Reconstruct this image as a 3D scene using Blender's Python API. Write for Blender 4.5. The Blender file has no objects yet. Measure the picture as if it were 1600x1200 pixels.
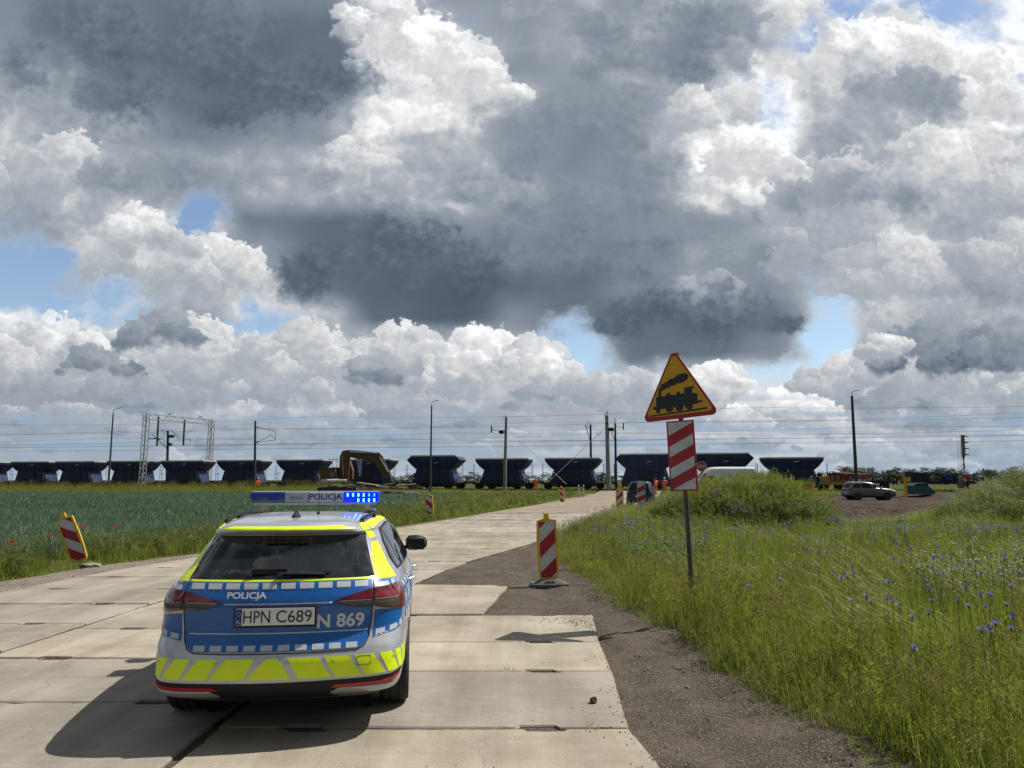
import bpy, bmesh, math, random
import numpy as np
from mathutils import Vector, Matrix, Euler
SC = bpy.context.scene; COL = SC.collection
R = math.radians; PI = math.pi
random.seed(7)
FPX = 1202.0; PITCH = R(7.11); CAMH = 1.75          # camera: focal length in photo pixels, upward tilt, eye height

# ---------------------------------------------------------------- helpers
def link(o):
    COL.objects.link(o); return o
def tag(o, label=None, cat=None, group=None, kind=None):
    if label: o['label'] = label
    if cat: o['category'] = cat
    if group: o['group'] = group
    if kind: o['kind'] = kind
    return o
def empty(name, loc=(0, 0, 0), rz=0, label=None, cat=None, group=None):
    o = link(bpy.data.objects.new(name, None)); o.location = loc; o.rotation_euler = (0, 0, rz); o.empty_display_size = .2
    return tag(o, label, cat, group)
def copy_tree(o, parent=None):
    c = o.copy(); link(c); c.parent = parent
    for ch in o.children: copy_tree(ch, c)
    return c
def ray(px, py):
    x = (px-800)/FPX; y = -(py-600)/FPX
    return (x, math.cos(PITCH)-y*math.sin(PITCH), math.sin(PITCH)+y*math.cos(PITCH))
def gnd(px, py, z=0.0):                               # the point of the ground that the photo shows at (px, py)
    r = ray(px, py); t = (z-CAMH)/r[2]; return (r[0]*t, r[1]*t)
def at(px, py, Y):                                    # the point at distance Y seen at (px, py): x, z
    r = ray(px, py); t = Y/r[1]; return (r[0]*t, CAMH+r[2]*t)
def interp(x, xs, ys): return float(np.interp(x, xs, ys))

class MB:
    """collects faces and links them as one mesh object"""
    def __init__(s): s.v = []; s.f = []; s.m = []
    def add(s, vs, fs, mi=0):
        b = len(s.v); s.v += [tuple(p) for p in vs]; s.f += [tuple(i+b for i in f) for f in fs]; s.m += [mi]*len(fs); return s
    def box(s, c, d, rot=None, mi=0, taper=1.0):
        x, y, z = d[0]/2, d[1]/2, d[2]/2; vs = []
        for sz in (-1, 1):
            k = taper if sz > 0 else 1
            for sx, sy in ((-1, -1), (1, -1), (1, 1), (-1, 1)):
                vs.append(Vector((sx*x*k, sy*y*k, sz*z)))
        if rot is not None: vs = [rot @ p for p in vs]
        vs = [p+Vector(c) for p in vs]
        return s.add(vs, [(3, 2, 1, 0), (4, 5, 6, 7), (0, 1, 5, 4), (1, 2, 6, 5), (2, 3, 7, 6), (3, 0, 4, 7)], mi)
    def tube(s, p0, p1, r0, r1=None, n=8, mi=0, caps=True):
        r1 = r0 if r1 is None else r1
        p0, p1 = Vector(p0), Vector(p1); d = (p1-p0).normalized()
        a = d.orthogonal().normalized(); b = d.cross(a)
        vs = [p0+(a*math.cos(2*PI*k/n)+b*math.sin(2*PI*k/n))*r0 for k in range(n)]+[p1+(a*math.cos(2*PI*k/n)+b*math.sin(2*PI*k/n))*r1 for k in range(n)]
        fs = [(k, (k+1) % n, n+(k+1) % n, n+k) for k in range(n)]
        if caps: fs += [tuple(range(n-1, -1, -1)), tuple(range(n, 2*n))]
        return s.add(vs, fs, mi)
    def bar(s, p0, p1, w, h=None, mi=0):
        return s.tube(p0, p1, w*.7071, None, 4, mi)
    def path(s, pts, r, n=6, mi=0):
        for a, b in zip(pts[:-1], pts[1:]): s.tube(a, b, r, None, n, mi)
        return s
    def prism(s, poly, t0, t1, fn=None, mi=0):       # 2-D polygon (u,v) extruded from t0 to t1; fn(u,v,t) -> xyz
        n = len(poly); fn = fn or (lambda u, v, t: (u, t, v))
        vs = [fn(u, v, t0) for u, v in poly]+[fn(u, v, t1) for u, v in poly]
        fs = [tuple(range(n)), tuple(range(2*n-1, n-1, -1))]+[(k, n+k, n+(k+1) % n, (k+1) % n) for k in range(n)]
        return s.add(vs, fs, mi)
    def loft(s, rings, closed=True, caps=True, mi=0):
        n = len(rings[0]); vs = [p for r in rings for p in r]; fs = []
        for i in range(len(rings)-1):
            for k in range(n if closed else n-1):
                k2 = (k+1) % n; fs.append((i*n+k, i*n+k2, (i+1)*n+k2, (i+1)*n+k))
        if caps and closed: fs += [tuple(range(n-1, -1, -1)), tuple(range((len(rings)-1)*n, len(rings)*n))]
        return s.add(vs, fs, mi)
    def lathe(s, prof, c=(0, 0, 0), n=16, axis='z', mi=0):
        rings = []
        for r, z in prof:
            ring = []
            for k in range(n):
                a = 2*PI*k/n; p = (r*math.cos(a), r*math.sin(a), z)
                if axis == 'x': p = (z, r*math.cos(a), r*math.sin(a))
                if axis == 'y': p = (r*math.cos(a), -z, r*math.sin(a)) if False else (r*math.sin(a), z, r*math.cos(a))
                ring.append((p[0]+c[0], p[1]+c[1], p[2]+c[2]))
            rings.append(ring)
        return s.loft(rings, mi=mi)
    def ball(s, c, r, n=10, m=6, mi=0):
        r = (r, r, r) if not hasattr(r, '__len__') else r
        rings = []
        for i in range(m+1):
            t = PI*(i/m); k = max(math.sin(t), .02)
            rings.append([(c[0]+r[0]*k*math.cos(2*PI*j/n), c[1]+r[1]*k*math.sin(2*PI*j/n), c[2]-r[2]*math.cos(t)) for j in range(n)])
        return s.loft(rings, mi=mi)
    def build(s, name, mats, parent=None, smooth=False, bevel=0, seg=2, recalc=True, angle=None, loc=None):
        me = bpy.data.meshes.new(name); me.from_pydata(s.v, [], s.f)
        mats = mats if isinstance(mats, (list, tuple)) else [mats]
        for m in mats: me.materials.append(m)
        for p, mi in zip(me.polygons, s.m): p.material_index = mi
        if bevel or recalc:
            bm = bmesh.new(); bm.from_mesh(me)
            if recalc: bmesh.ops.recalc_face_normals(bm, faces=bm.faces)
            if bevel:
                es = [e for e in bm.edges if len(e.link_faces) == 2 and e.calc_face_angle(0) > R(25)]
                bmesh.ops.bevel(bm, geom=es, offset=bevel, segments=seg, affect='EDGES', profile=.6, clamp_overlap=True)
            bm.to_mesh(me); bm.free()
        if smooth:
            for p in me.polygons: p.use_smooth = True
            if angle or smooth == 'angle':
                me.set_sharp_from_angle(angle=R(angle or 35))
        o = link(bpy.data.objects.new(name, me)); o.parent = parent
        if loc: o.location = loc
        return o

def _each(s, name, mats, parent=None, **kw):
    """links every connected piece as an object of its own"""
    p = list(range(len(s.v)))
    def fd(i):
        while p[i] != i: p[i] = p[p[i]]; i = p[i]
        return i
    for f in s.f:
        a = fd(f[0])
        for i in f[1:]: p[fd(i)] = a
    g = {}
    for f, m in zip(s.f, s.m): g.setdefault(fd(f[0]), []).append((f, m))
    out = []
    for fs in g.values():
        q = MB(); ids = {}
        for f, m in fs:
            for i in f:
                if i not in ids: ids[i] = len(q.v); q.v.append(s.v[i])
            q.f.append(tuple(ids[i] for i in f)); q.m.append(m)
        out.append(q.build(name, mats, parent, **kw))
    return out
MB.each = _each
def nt(m): return m.node_tree.nodes, m.node_tree.links
def mat(name, col, rough=.6, metal=0.0, var=.15, scale=3.0, bump=0.0, bscale=None, spec=.5, emit=None, estr=0, coat=0, col2=None, detail=6, trans=0, coord='Object', stretch=None):
    """principled material whose colour is broken up by noise"""
    m = bpy.data.materials.new(name); m.use_nodes = True; N, L = nt(m)
    b = N['Principled BSDF']; b.inputs['Roughness'].default_value = rough; b.inputs['Metallic'].default_value = metal
    b.inputs['Specular IOR Level'].default_value = spec
    if coat: b.inputs['Coat Weight'].default_value = coat; b.inputs['Coat Roughness'].default_value = .04
    c = tuple(col)+(1,)
    tc = N.new('ShaderNodeTexCoord'); src = tc.outputs[coord]
    if stretch:
        mp = N.new('ShaderNodeMapping'); mp.inputs['Scale'].default_value = stretch; L.new(src, mp.inputs[0]); src = mp.outputs[0]
    if var or col2:
        n = N.new('ShaderNodeTexNoise'); n.inputs['Scale'].default_value = scale; n.inputs['Detail'].default_value = detail; n.inputs['Roughness'].default_value = .62
        L.new(src, n.inputs['Vector'])
        r = N.new('ShaderNodeValToRGB'); r.color_ramp.elements[0].position = .32; r.color_ramp.elements[1].position = .68
        a = tuple(max(0, x*(1-var)) for x in col)+(1,); d = (tuple(col2) if col2 else tuple(min(1, x*(1+var)) for x in col))+(1,)
        r.color_ramp.elements[0].color = a; r.color_ramp.elements[1].color = d
        L.new(n.outputs['Fac'], r.inputs[0]); L.new(r.outputs[0], b.inputs['Base Color'])
    else: b.inputs['Base Color'].default_value = c
    if bump:
        n2 = N.new('ShaderNodeTexNoise'); n2.inputs['Scale'].default_value = bscale or scale*6; n2.inputs['Detail'].default_value = 5
        L.new(src, n2.inputs['Vector'])
        bp = N.new('ShaderNodeBump'); bp.inputs['Strength'].default_value = bump; bp.inputs['Distance'].default_value = .02
        L.new(n2.outputs['Fac'], bp.inputs['Height']); L.new(bp.outputs[0], b.inputs['Normal'])
    if emit:
        b.inputs['Emission Color'].default_value = tuple(emit)+(1,); b.inputs['Emission Strength'].default_value = estr
    return m
def text_mesh(txt, size, font_shear=0, bold=0.0, spacing=1.0):
    """letters as a flat triangulated outline mesh: verts (u, v), faces; u starts at 0, v at the base line"""
    cu = bpy.data.curves.new('letters', 'FONT'); cu.body = txt; cu.size = size; cu.offset = bold; cu.space_character = spacing; cu.resolution_u = 4
    o = link(bpy.data.objects.new('letters', cu)); dg = bpy.context.evaluated_depsgraph_get(); dg.update()
    me = bpy.data.meshes.new_from_object(o.evaluated_get(dg))
    vs = [(v.co.x, v.co.y) for v in me.vertices]; fs = [tuple(p.vertices) for p in me.polygons]
    bpy.data.objects.remove(o); bpy.data.curves.remove(cu); bpy.data.meshes.remove(me)
    xs = [v[0] for v in vs]; ys = [v[1] for v in vs]; x0, y0 = min(xs), min(ys)
    return [(x-x0, y-y0) for x, y in vs], fs, max(xs)-x0, max(ys)-y0
def vnoise(x, y, seed=0):
    return float(perlin(np.array([x], dtype=np.float32), np.array([y], dtype=np.float32), seed)[0])

# ---------------------------------------------------------------- render, camera
SC.view_settings.view_transform = 'Standard'; SC.view_settings.look = 'None'; SC.view_settings.gamma = 1
SC.view_settings.exposure = EXPOSURE = 0.30
cam = bpy.data.cameras.new('camera'); cam.sensor_fit = 'HORIZONTAL'; cam.sensor_width = 36; cam.lens = 36*FPX/1600
cam.clip_start = .05; cam.clip_end = 9000
co = link(bpy.data.objects.new('camera', cam)); co.location = (0, 0, CAMH+.05); co.rotation_euler = (PI/2+PITCH, 0, 0)
SC.camera = co
SC.cycles.max_bounces = 6; SC.cycles.diffuse_bounces = 3; SC.cycles.glossy_bounces = 3; SC.cycles.transmission_bounces = 4; SC.cycles.transparent_max_bounces = 6
SC.cycles.use_denoising = True
# ---------------------------------------------------------------- sky
# Sky Texture (blue) with a layer of broken cumulus computed here as a direction map (azimuth x elevation).
def _perm(seed):
    r = np.random.RandomState(seed); a = r.permutation(256); return np.concatenate([a, a, a])
def perlin(x, y, seed=0):
    p = _perm(seed); ang = np.linspace(0, 2*np.pi, 256, endpoint=False)
    gx, gy = np.cos(ang).astype(np.float32), np.sin(ang).astype(np.float32)
    xi = np.floor(x).astype(np.int32); yi = np.floor(y).astype(np.int32)
    xf = (x-xi).astype(np.float32); yf = (y-yi).astype(np.float32)
    u = xf*xf*xf*(xf*(xf*6-15)+10); v = yf*yf*yf*(yf*(yf*6-15)+10)
    xa = xi & 255; ya = yi & 255; xb = (xi+1) & 255; yb = (yi+1) & 255
    def g(a, b, dx, dy):
        h = p[p[a]+b]; return gx[h]*dx+gy[h]*dy
    n00 = g(xa, ya, xf, yf); n10 = g(xb, ya, xf-1, yf); n01 = g(xa, yb, xf, yf-1); n11 = g(xb, yb, xf-1, yf-1)
    a = n00+u*(n10-n00); b = n01+u*(n11-n01)
    return (a+v*(b-a))*1.5
def fbm(x, y, octv=5, seed=0, gain=.5, billow=False):
    s = 0; a = 1; t = 0
    for k in range(octv):
        n = perlin(x, y, seed+k)
        s = s+a*(1-2*np.abs(n) if billow else n); t += a
        a *= gain; x = x*2.03+17.3; y = y*2.03+5.1
    return s/t
def sstep(a, b, x):
    t = np.clip((x-a)/(b-a), 0, 1); return t*t*(3-2*t)
GX = np.arange(0, 1601, 100)
GY = np.arange(0, 751, 50)
LUM = np.array([
 [46,40,38,38,42,42,84,52,52,56,60,60,64,82,80,74,85],
 [48,40,37,36,38,39,86,72,52,56,58,55,58,82,85,88,86],
 [52,42,36,36,37,39,85,85,50,53,52,50,76,80,56,80,86],
 [60,54,44,38,38,43,85,88,66,49,55,60,88,70,57,76,82],
 [64,58,53,43,43,48,80,76,50,45,52,82,92,62,60,76,80],
 [70,66,56,56,58,66,72,60,52,44,52,86,90,62,62,76,76],
 [60,66,62,50,60,62,64,58,60,48,48,78,76,56,56,76,62],
 [52,58,72,72,40,38,40,45,50,43,47,50,56,58,68,62,62],
 [60,66,70,80,50,36,35,37,42,40,46,50,48,56,74,72,66],
 [62,64,76,66,74,40,33,32,36,36,45,62,46,62,72,68,62],
 [86,82,72,48,76,66,34,33,46,36,37,36,38,70,68,60,60],
 [74,62,56,58,70,62,78,70,74,66,37,37,44,70,58,40,48],
 [60,54,50,50,62,70,54,64,76,70,72,76,72,72,70,64,64],
 [54,54,58,52,60,60,62,58,64,62,68,76,80,70,74,66,70],
 [58,57,60,58,60,58,62,60,62,66,70,70,72,74,70,68,72],
 [68,68,68,68,66,66,68,68,70,72,74,74,76,76,74,74,76]], dtype=np.float32)/100
COV = np.array([
 [9,9,9,9,9,9,7,9,9,9,9,9,9,4,5,2,8],
 [9,9,9,9,9,9,9,7,9,9,9,9,9,3,9,5,8],
 [9,9,9,9,9,9,9,8,9,9,9,9,7,9,9,9,7],
 [9,9,9,9,9,9,9,9,9,9,9,9,5,9,9,9,7],
 [9,9,9,9,9,9,9,9,9,9,9,9,6,9,9,9,9],
 [9,8,9,9,9,9,9,9,9,9,9,9,9,9,9,9,9],
 [9,9,9,7,9,9,9,9,9,9,9,9,9,9,9,9,9],
 [6,9,9,2,9,9,9,9,9,9,9,9,9,9,9,9,9],
 [0,1,8,9,9,9,9,9,9,9,9,9,9,8,9,9,9],
 [0,0,3,9,6,9,9,9,9,9,9,9,9,5,9,9,9],
 [6,4,4,9,2,7,9,9,9,4,9,9,9,3,9,9,9],
 [9,9,8,9,9,9,9,9,9,1,8,9,9,2,8,9,9],
 [9,9,9,9,9,9,9,9,9,8,5,8,3,7,9,9,9],
 [9,9,9,9,9,9,9,9,9,9,9,9,9,9,9,9,9],
 [9,9,9,9,9,9,9,9,9,9,9,9,9,9,9,9,9],
 [9,9,9,9,9,9,9,9,9,9,9,9,9,9,9,9,9]], dtype=np.float32)/9
def gridsample(G, X, Y):
    fx = np.clip(X/100, 0, 15.999); fy = np.clip(Y/50, 0, 14.999)
    xi = fx.astype(np.int32); yi = fy.astype(np.int32); u = fx-xi; v = fy-yi
    u = u*u*(3-2*u); v = v*v*(3-2*v)
    return (G[yi, xi]*(1-u)+G[yi, xi+1]*u)*(1-v)+(G[yi+1, xi]*(1-u)+G[yi+1, xi+1]*u)*v
def make_clouds(W=2000, Hh=740, AZ=56.0, EL=41.5):
    az = np.radians(np.linspace(-AZ, AZ, W, dtype=np.float32))[None, :]
    el = np.radians(np.linspace(0, EL, Hh, dtype=np.float32))[:, None]
    dx = np.cos(el)*np.sin(az); dy = np.cos(el)*np.cos(az); dz = np.sin(el)+0*az
    f = dy*math.cos(PITCH)+dz*math.sin(PITCH); u = -dy*math.sin(PITCH)+dz*math.cos(PITCH)
    X = 800+FPX*dx/f; Y = 600-FPX*u/f
    Y0 = np.clip(Y, -400, 760)
    # reflect coordinates outside the surveyed sector so the sky simply carries on
    Xr = np.abs(X); Xr = np.where(Xr > 1600, 3200-Xr, Xr); Xr = np.clip(np.abs(Xr), 0, 1600)
    Yr = np.abs(Y0)
    sc = .35+.65*np.clip((760-Y0)/620, 0, 1)          # clouds get smaller towards the horizon
    ns = lambda s, sd, o=5, b=False, g=.5: fbm(X/s+sd*3.7, Y0/s*1.25+sd*1.9, o, sd, g, b)
    w1x = ns(190, 1, 3); w1y = ns(190, 11, 3)
    w2x = ns(60, 21, 6, g=.62); w2y = ns(60, 31, 6, g=.62)
    A1 = 62*sc; A2 = 34*sc
    xs = Xr+A1*w1x+A2*w2x; ys = Yr+.7*A1*w1y+.8*A2*w2y
    lums = gridsample(LUM, Xr+.8*A1*w1x+10*w2x, Yr+.6*A1*w1y+8*w2y); lum = gridsample(LUM, xs, ys); cov = gridsample(COV, xs, ys)
    near = np.clip((760-Y0)/760, 0, 1); low = sstep(420, 600, Y0)
    fine = ns(40, 61, 6, g=.6); mid = ns(110, 71, 5, g=.55)
    bA = fbm(X/130+.25*w2x, Y0/100+.25*w2y, 4, 41, .5, True)
    h = bA*(1-low)
    def shift(a, k):                                    # towards the sun: right and up
        return np.roll(np.roll(a, -k, 1), -int(k*.8), 0)
    slope = (h-shift(h, 6))*.5+(h-shift(h, 14))*.5
    # optical edge contrast: bright towers in front of dark bases, crisp where the noise says so
    v = lum+.16*mid*sc+.08*fine*sc+.05*(h-.2)
    w = .05+.10*np.clip(.5+1.4*w1y, 0, 1)
    dark = sstep(.59+w*.5, .59-w, v)
    Lb = .66+1.18*(lum-.64)+.11*mid+.07*fine
    Ld = .462+.92*(lums-.43)+.05*w1x+.012*mid+.004*fine
    Lb = Lb+slope*.2+(h-.25)*.06*(1-low)
    Ld = Ld+slope*.012
    cont = .515+.95*(lum-.50)+(.10*mid+.055*fine)*(.35+.65*sstep(.42, .66, lum))+slope*.16+.05*(h-.25)*(1-low)
    L = .30*(cont*(1-dark)+(.46+.95*(lums-.44)+.03*mid)*dark)+.70*(Lb*(1-dark)+Ld*dark)
    wisp = sstep(.10, .42, fbm(X/260+.6*w1x, Y0/120+.5*w2y*.4, 5, 131, .55)+.15*fine)   # paler veils drifting under the dark decks
    L = L+.05*wisp*(1-low)*sstep(.40, .56, L)*sstep(.70, .56, L)
    rim = np.exp(-((v-.66)/.05)**2)*(1-low)
    L = L+.09*rim*np.clip(.4+fine+.5*mid, 0, 1.2)*sstep(.5, .75, lum)
    c = cov+.34*fine*(.5+.5*sc)+.2*mid+.24*(h-.25)
    soft = .20+.22*near
    alpha = np.maximum(sstep(.30, .30+1.8*soft, c), sstep(.86, .97, gridsample(COV, Xr+.6*A1*w1x, Yr+.5*A1*w1y)))
    thin = sstep(.40, .85, c)
    L = L*thin+(.5*L+.5*.84)*(1-thin)
    # separate cumulus heads, the far ones first: each a lumpy dome, lit from the upper right, with a soft grey base
    rs = np.random.RandomState(5)
    heads = []
    def bank(cx, cy, wid, hei, n, r, tone, sf=0.):
        for k in range(n):
            t = rs.rand()*2-1
            top = (1-t*t)**.6
            yy = cy-hei*top*rs.rand()**.7
            rr = r*(.55+.9*rs.rand())*(1-.35*abs(t))
            heads.append((cx+wid*t, yy, rr*(1.3+.8*(r < 20)), rr, tone+(.10-.05*(sf > 0))*(rs.rand()-.5)+(.15-.10*(sf > 0))*((cy-yy)/hei-.6), sf))
    for k in range(34):                                 # far bank near the horizon
        bank(rs.rand()*1900-150, 690+50*rs.rand(), 70+90*rs.rand(), 20, 8, 13, .60+.14*rs.rand())
    for k in range(20):
        bank(rs.rand()*1900-150, 640+40*rs.rand(), 80+60*rs.rand(), 34, 11, 19, .58+.20*rs.rand())
    for k in range(5):
        bank(-60+95*k+30*rs.rand(), 612, 85, 95, 26, 27, .76)
    bank(60, 585, 120, 80, 40, 30, .84); bank(170, 600, 60, 62, 18, 24, .80)
    bank(330, 640, 110, 115, 40, 31, .76); bank(470, 630, 120, 100, 46, 30, .78); bank(620, 628, 130, 105, 46, 31, .80)
    bank(760, 612, 120, 85, 46, 30, .84); bank(850, 610, 50, 55, 20, 24, .84); bank(600, 600, 45, 34, 12, 18, .62); bank(150, 585, 60, 30, 14, 20, .58)
    bank(980, 650, 120, 60, 26, 24, .74); bank(1120, 645, 90, 62, 36, 24, .84); bank(1210, 690, 100, 62, 36, 22, .84); bank(1270, 660, 30, 34, 10, 15, .86)
    bank(1330, 612, 90, 46, 30, 22, .82); bank(1450, 625, 140, 50, 30, 25, .76); bank(1580, 650, 120, 60, 26, 25, .76)
    bank(1470, 585, 100, 70, 36, 30, .54); bank(1390, 560, 40, 30, 12, 20, .80); bank(1600, 575, 90, 60, 24, 28, .56)
    bank(1420, 130, 70, 95, 26, 36, .88); bank(1330, 140, 70, 80, 20, 34, .86); bank(1540, 190, 60, 90, 20, 32, .88)
    bank(560, 270, 45, 60, 14, 26, .80); bank(700, 160, 110, 60, 26, 30, .90)
    bank(330, 470, 90, 90, 26, 28, .82); bank(220, 455, 110, 80, 30, 30, .78); bank(250, 540, 55, 50, 16, 26, .58)
    for (a_, b_, w_, h_, n_, r_, t_) in ((1290, 420, 70, 150, 26, 44, .74), (1500, 330, 110, 110, 26, 46, .80), (1420, 470, 130, 80, 26, 36, .78), (1560, 470, 90, 90, 18, 36, .72), (1180, 300, 70, 90, 20, 36, .90), (1120, 200, 60, 60, 12, 34, .84), (660, 130, 100, 90, 22, 34, .92), (590, 60, 50, 60, 12, 28, .88), (80, 330, 130, 90, 26, 38, .74), (230, 400, 90, 60, 18, 30, .82), (560, 300, 60, 60, 14, 30, .78), (780, 310, 60, 40, 10, 28, .66), (1100, 455, 60, 30, 10, 20, .72), (1250, 60, 50, 70, 12, 30, .88)):
        bank(a_, b_, w_, h_, n_, r_, t_)
    bank(250, 190, 330, 190, 34, 62, .43, .8); bank(620, 465, 175, 100, 30, 44, .41, .7); bank(900, 460, 150, 330, 40, 52, .51, .9); bank(1090, 520, 150, 70, 26, 36, .42, .6); bank(1040, 120, 130, 130, 20, 60, .52, .9); bank(1400, 190, 90, 90, 12, 46, .60, .9); bank(1330, 330, 110, 60, 14, 44, .56, .9); bank(250, 300, 130, 50, 14, 40, .56, .9); bank(470, 300, 90, 40, 10, 36, .60, .9)
    lfine = fbm(X/15, Y0/13, 5, 81, .6); lmid = fbm(X/34, Y0/28, 4, 91, .55)
    lfine2 = fbm(X/15+40, Y0/13, 5, 181, .6); lmid2 = fbm(X/34+31, Y0/28, 4, 191, .55)
    rAZ, rEL = math.radians(AZ), math.radians(EL)
    for (hx, hy, rx, ry, tone, sf) in heads:
        a_ = (hx-800)/FPX; b_ = -(hy-600)/FPX
        vy = math.cos(PITCH)-b_*math.sin(PITCH); vz = math.sin(PITCH)+b_*math.cos(PITCH)
        ci = int((math.atan2(a_, vy)/rAZ+1)*.5*(W-1)); cj = int(math.atan2(vz, math.hypot(a_, vy))/rEL*(Hh-1))
        ex = int(rx*1.25*1.7)+4; ey = int(ry*1.25*1.7)+4
        i0, i1, j0, j1 = max(0, ci-ex), min(W, ci+ex), max(0, cj-ey), min(Hh, cj+ey)
        if i1-i0 < 4 or j1-j0 < 4: continue
        S = np.s_[j0:j1, i0:i1]
        kn = min(1., 16/ry)**.5
        qx = (X[S]-hx)/rx+.62*lmid[S]*kn+.40*lfine[S]+.5*w2x[S]; qy = (Y[S]-hy)/ry+.55*lmid2[S]*kn+.42*lfine2[S]+.5*w2y[S]
        d = 1-np.sqrt(qx*qx+qy*qy)
        dn = np.clip(qy+.25, 0, 1)
        al = sstep(0, .14+.9*dn+.7*sf, d)*(1-.75*sstep(-.1, .75, qy))
        nz = np.sqrt(np.clip(1-qx*qx-qy*qy, 0, 1))
        lit = .46*qx-.70*qy+.1*nz
        sh = tone*(.90+.15*lit)+.11*np.exp(-np.clip(d, 0, 1)/.14)*np.clip(.15+lit, 0, 1)*(tone-.2)/.5+.05*lfine[S]+.05*lmid[S]
        amp = .9 if sf == 0 else .62
        if hy < 500 and sf == 0: amp = .72
        al = al*amp*(.55+.45*sstep(.2, .7, alpha[S]) if hy < 500 else 1)
        L[S] = L[S]*(1-al)+sh*al; alpha[S] = 1-(1-alpha[S])*(1-al)
    st = fbm(X/240+.4*w1x, Y0/17, 5, 141, .55); lo2 = sstep(590, 680, Y0)
    L = L+.12*st*lo2*(1-.4*sstep(720, 760, Y0))
    gapc = .75*lo2*sstep(.0, .32, -st)
    alpha = np.maximum(alpha, .97*sstep(560, 640, Y0))
    haze = sstep(600, 765, Y0)
    L = L*(1-.45*haze)+.72*.45*haze
    L = L+.05*sstep(.36, .48, L)*sstep(.72, .56, L)
    L = np.clip(.068+.93*L+.05*sstep(.62, .85, L), .27, .985)
    lin = L**2.25*(1+.10*sstep(.88, .98, L))
    g = np.clip((L-.42)/.42, 0, 1)
    hz = .55*haze
    lin = lin*(1-.0*gapc)
    col = np.stack([lin*(.76+.23*g)*(1-.16*hz), lin*(.99+.01*g)*(1-.02*hz), lin*(1.28-.26*g)*(1+.12*hz), alpha], -1)
    gp = gapc[..., None]*np.array([1, 1, 1, 0], dtype=np.float32); col = col*(1-gp)+gp*np.array([.36, .47, .61, 0], dtype=np.float32)
    return col.astype(np.float32)
SUN = Vector((.665, .27, 1.0)).normalized(); SUN_EL = math.asin(SUN.z); SUN_AZ = math.atan2(SUN.x, SUN.y)
def build_sky():
    w = bpy.data.worlds.new('World'); SC.world = w; w.use_nodes = True
    N, L = w.node_tree.nodes, w.node_tree.links
    bg = N['Background']; bg.inputs['Strength'].default_value = .11
    sky = N.new('ShaderNodeTexSky'); sky.sky_type = 'NISHITA'; sky.sun_disc = False
    sky.sun_elevation = SUN_EL; sky.sun_rotation = SUN_AZ; sky.air_density = 1.0; sky.dust_density = .6; sky.ozone_density = 1.2
    data = make_clouds(); h, wd = data.shape[:2]
    im = bpy.data.images.new('cloud_field', wd, h, alpha=True, float_buffer=True, is_data=True)
    im.alpha_mode = 'CHANNEL_PACKED'
    im.pixels.foreach_set(np.ascontiguousarray(data).ravel()); im.update(); im.pack()
    tc = N.new('ShaderNodeTexCoord'); sx = N.new('ShaderNodeSeparateXYZ'); L.new(tc.outputs['Generated'], sx.inputs[0])
    def mth(op, a, b=None, c=None):
        n = N.new('ShaderNodeMath'); n.operation = op
        for k, q in enumerate((a, b, c)):
            if q is None: continue
            if isinstance(q, (int, float)): n.inputs[k].default_value = q
            else: L.new(q, n.inputs[k])
        return n.outputs[0]
    az = mth('ARCTAN2', sx.outputs[0], sx.outputs[1]); el = mth('ARCSINE', mth('MINIMUM', mth('MAXIMUM', sx.outputs[2], -1.0), 1.0))
    u = mth('MULTIPLY_ADD', az, .5/R(56), .5); v = mth('DIVIDE', mth('MAXIMUM', el, 0.0), R(41.5))
    cb = N.new('ShaderNodeCombineXYZ'); L.new(u, cb.inputs[0]); L.new(v, cb.inputs[1])
    tx = N.new('ShaderNodeTexImage'); tx.image = im; tx.extension = 'MIRROR'; tx.interpolation = 'Linear'; L.new(cb.outputs[0], tx.inputs[0])
    k = N.new('ShaderNodeVectorMath'); k.operation = 'SCALE'; k.inputs[3].default_value = CLOUD_GAIN; L.new(tx.outputs[0], k.inputs[0])
    mr = N.new('ShaderNodeMapRange'); mr.inputs[1].default_value = -.35; mr.inputs[2].default_value = .3; mr.inputs[3].default_value = CLOUD_GAIN*.60; mr.inputs[4].default_value = CLOUD_GAIN   # unseen clouds behind the camera dimmed to deepen shade on the car's tail
    L.new(sx.outputs[1], mr.inputs[0]); L.new(mr.outputs[0], k.inputs[3])
    mx = N.new('ShaderNodeMix'); mx.data_type = 'RGBA'; L.new(tx.outputs[1], mx.inputs[0]); L.new(sky.outputs[0], mx.inputs[6]); L.new(k.outputs[0], mx.inputs[7])
    L.new(mx.outputs[2], bg.inputs[0])
    sl = bpy.data.lights.new('sun', 'SUN'); sl.energy = 4.8; sl.angle = R(.5); sl.color = (1.0, .95, .88)
    so = link(bpy.data.objects.new('sun', sl)); so.rotation_euler = SUN.to_track_quat('Z', 'Y').to_euler(); so.location = (40, 15, 60)
CLOUD_GAIN = 1.0/.11/2**EXPOSURE*.96
build_sky()
# ---------------------------------------------------------------- terrain
def smooth(a, b, x): t = min(1, max(0, (x-a)/(b-a))); return t*t*(3-2*t)
def npsm(a, b, x): t = np.clip((x-a)/(b-a), 0, 1); return t*t*(3-2*t)
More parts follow.
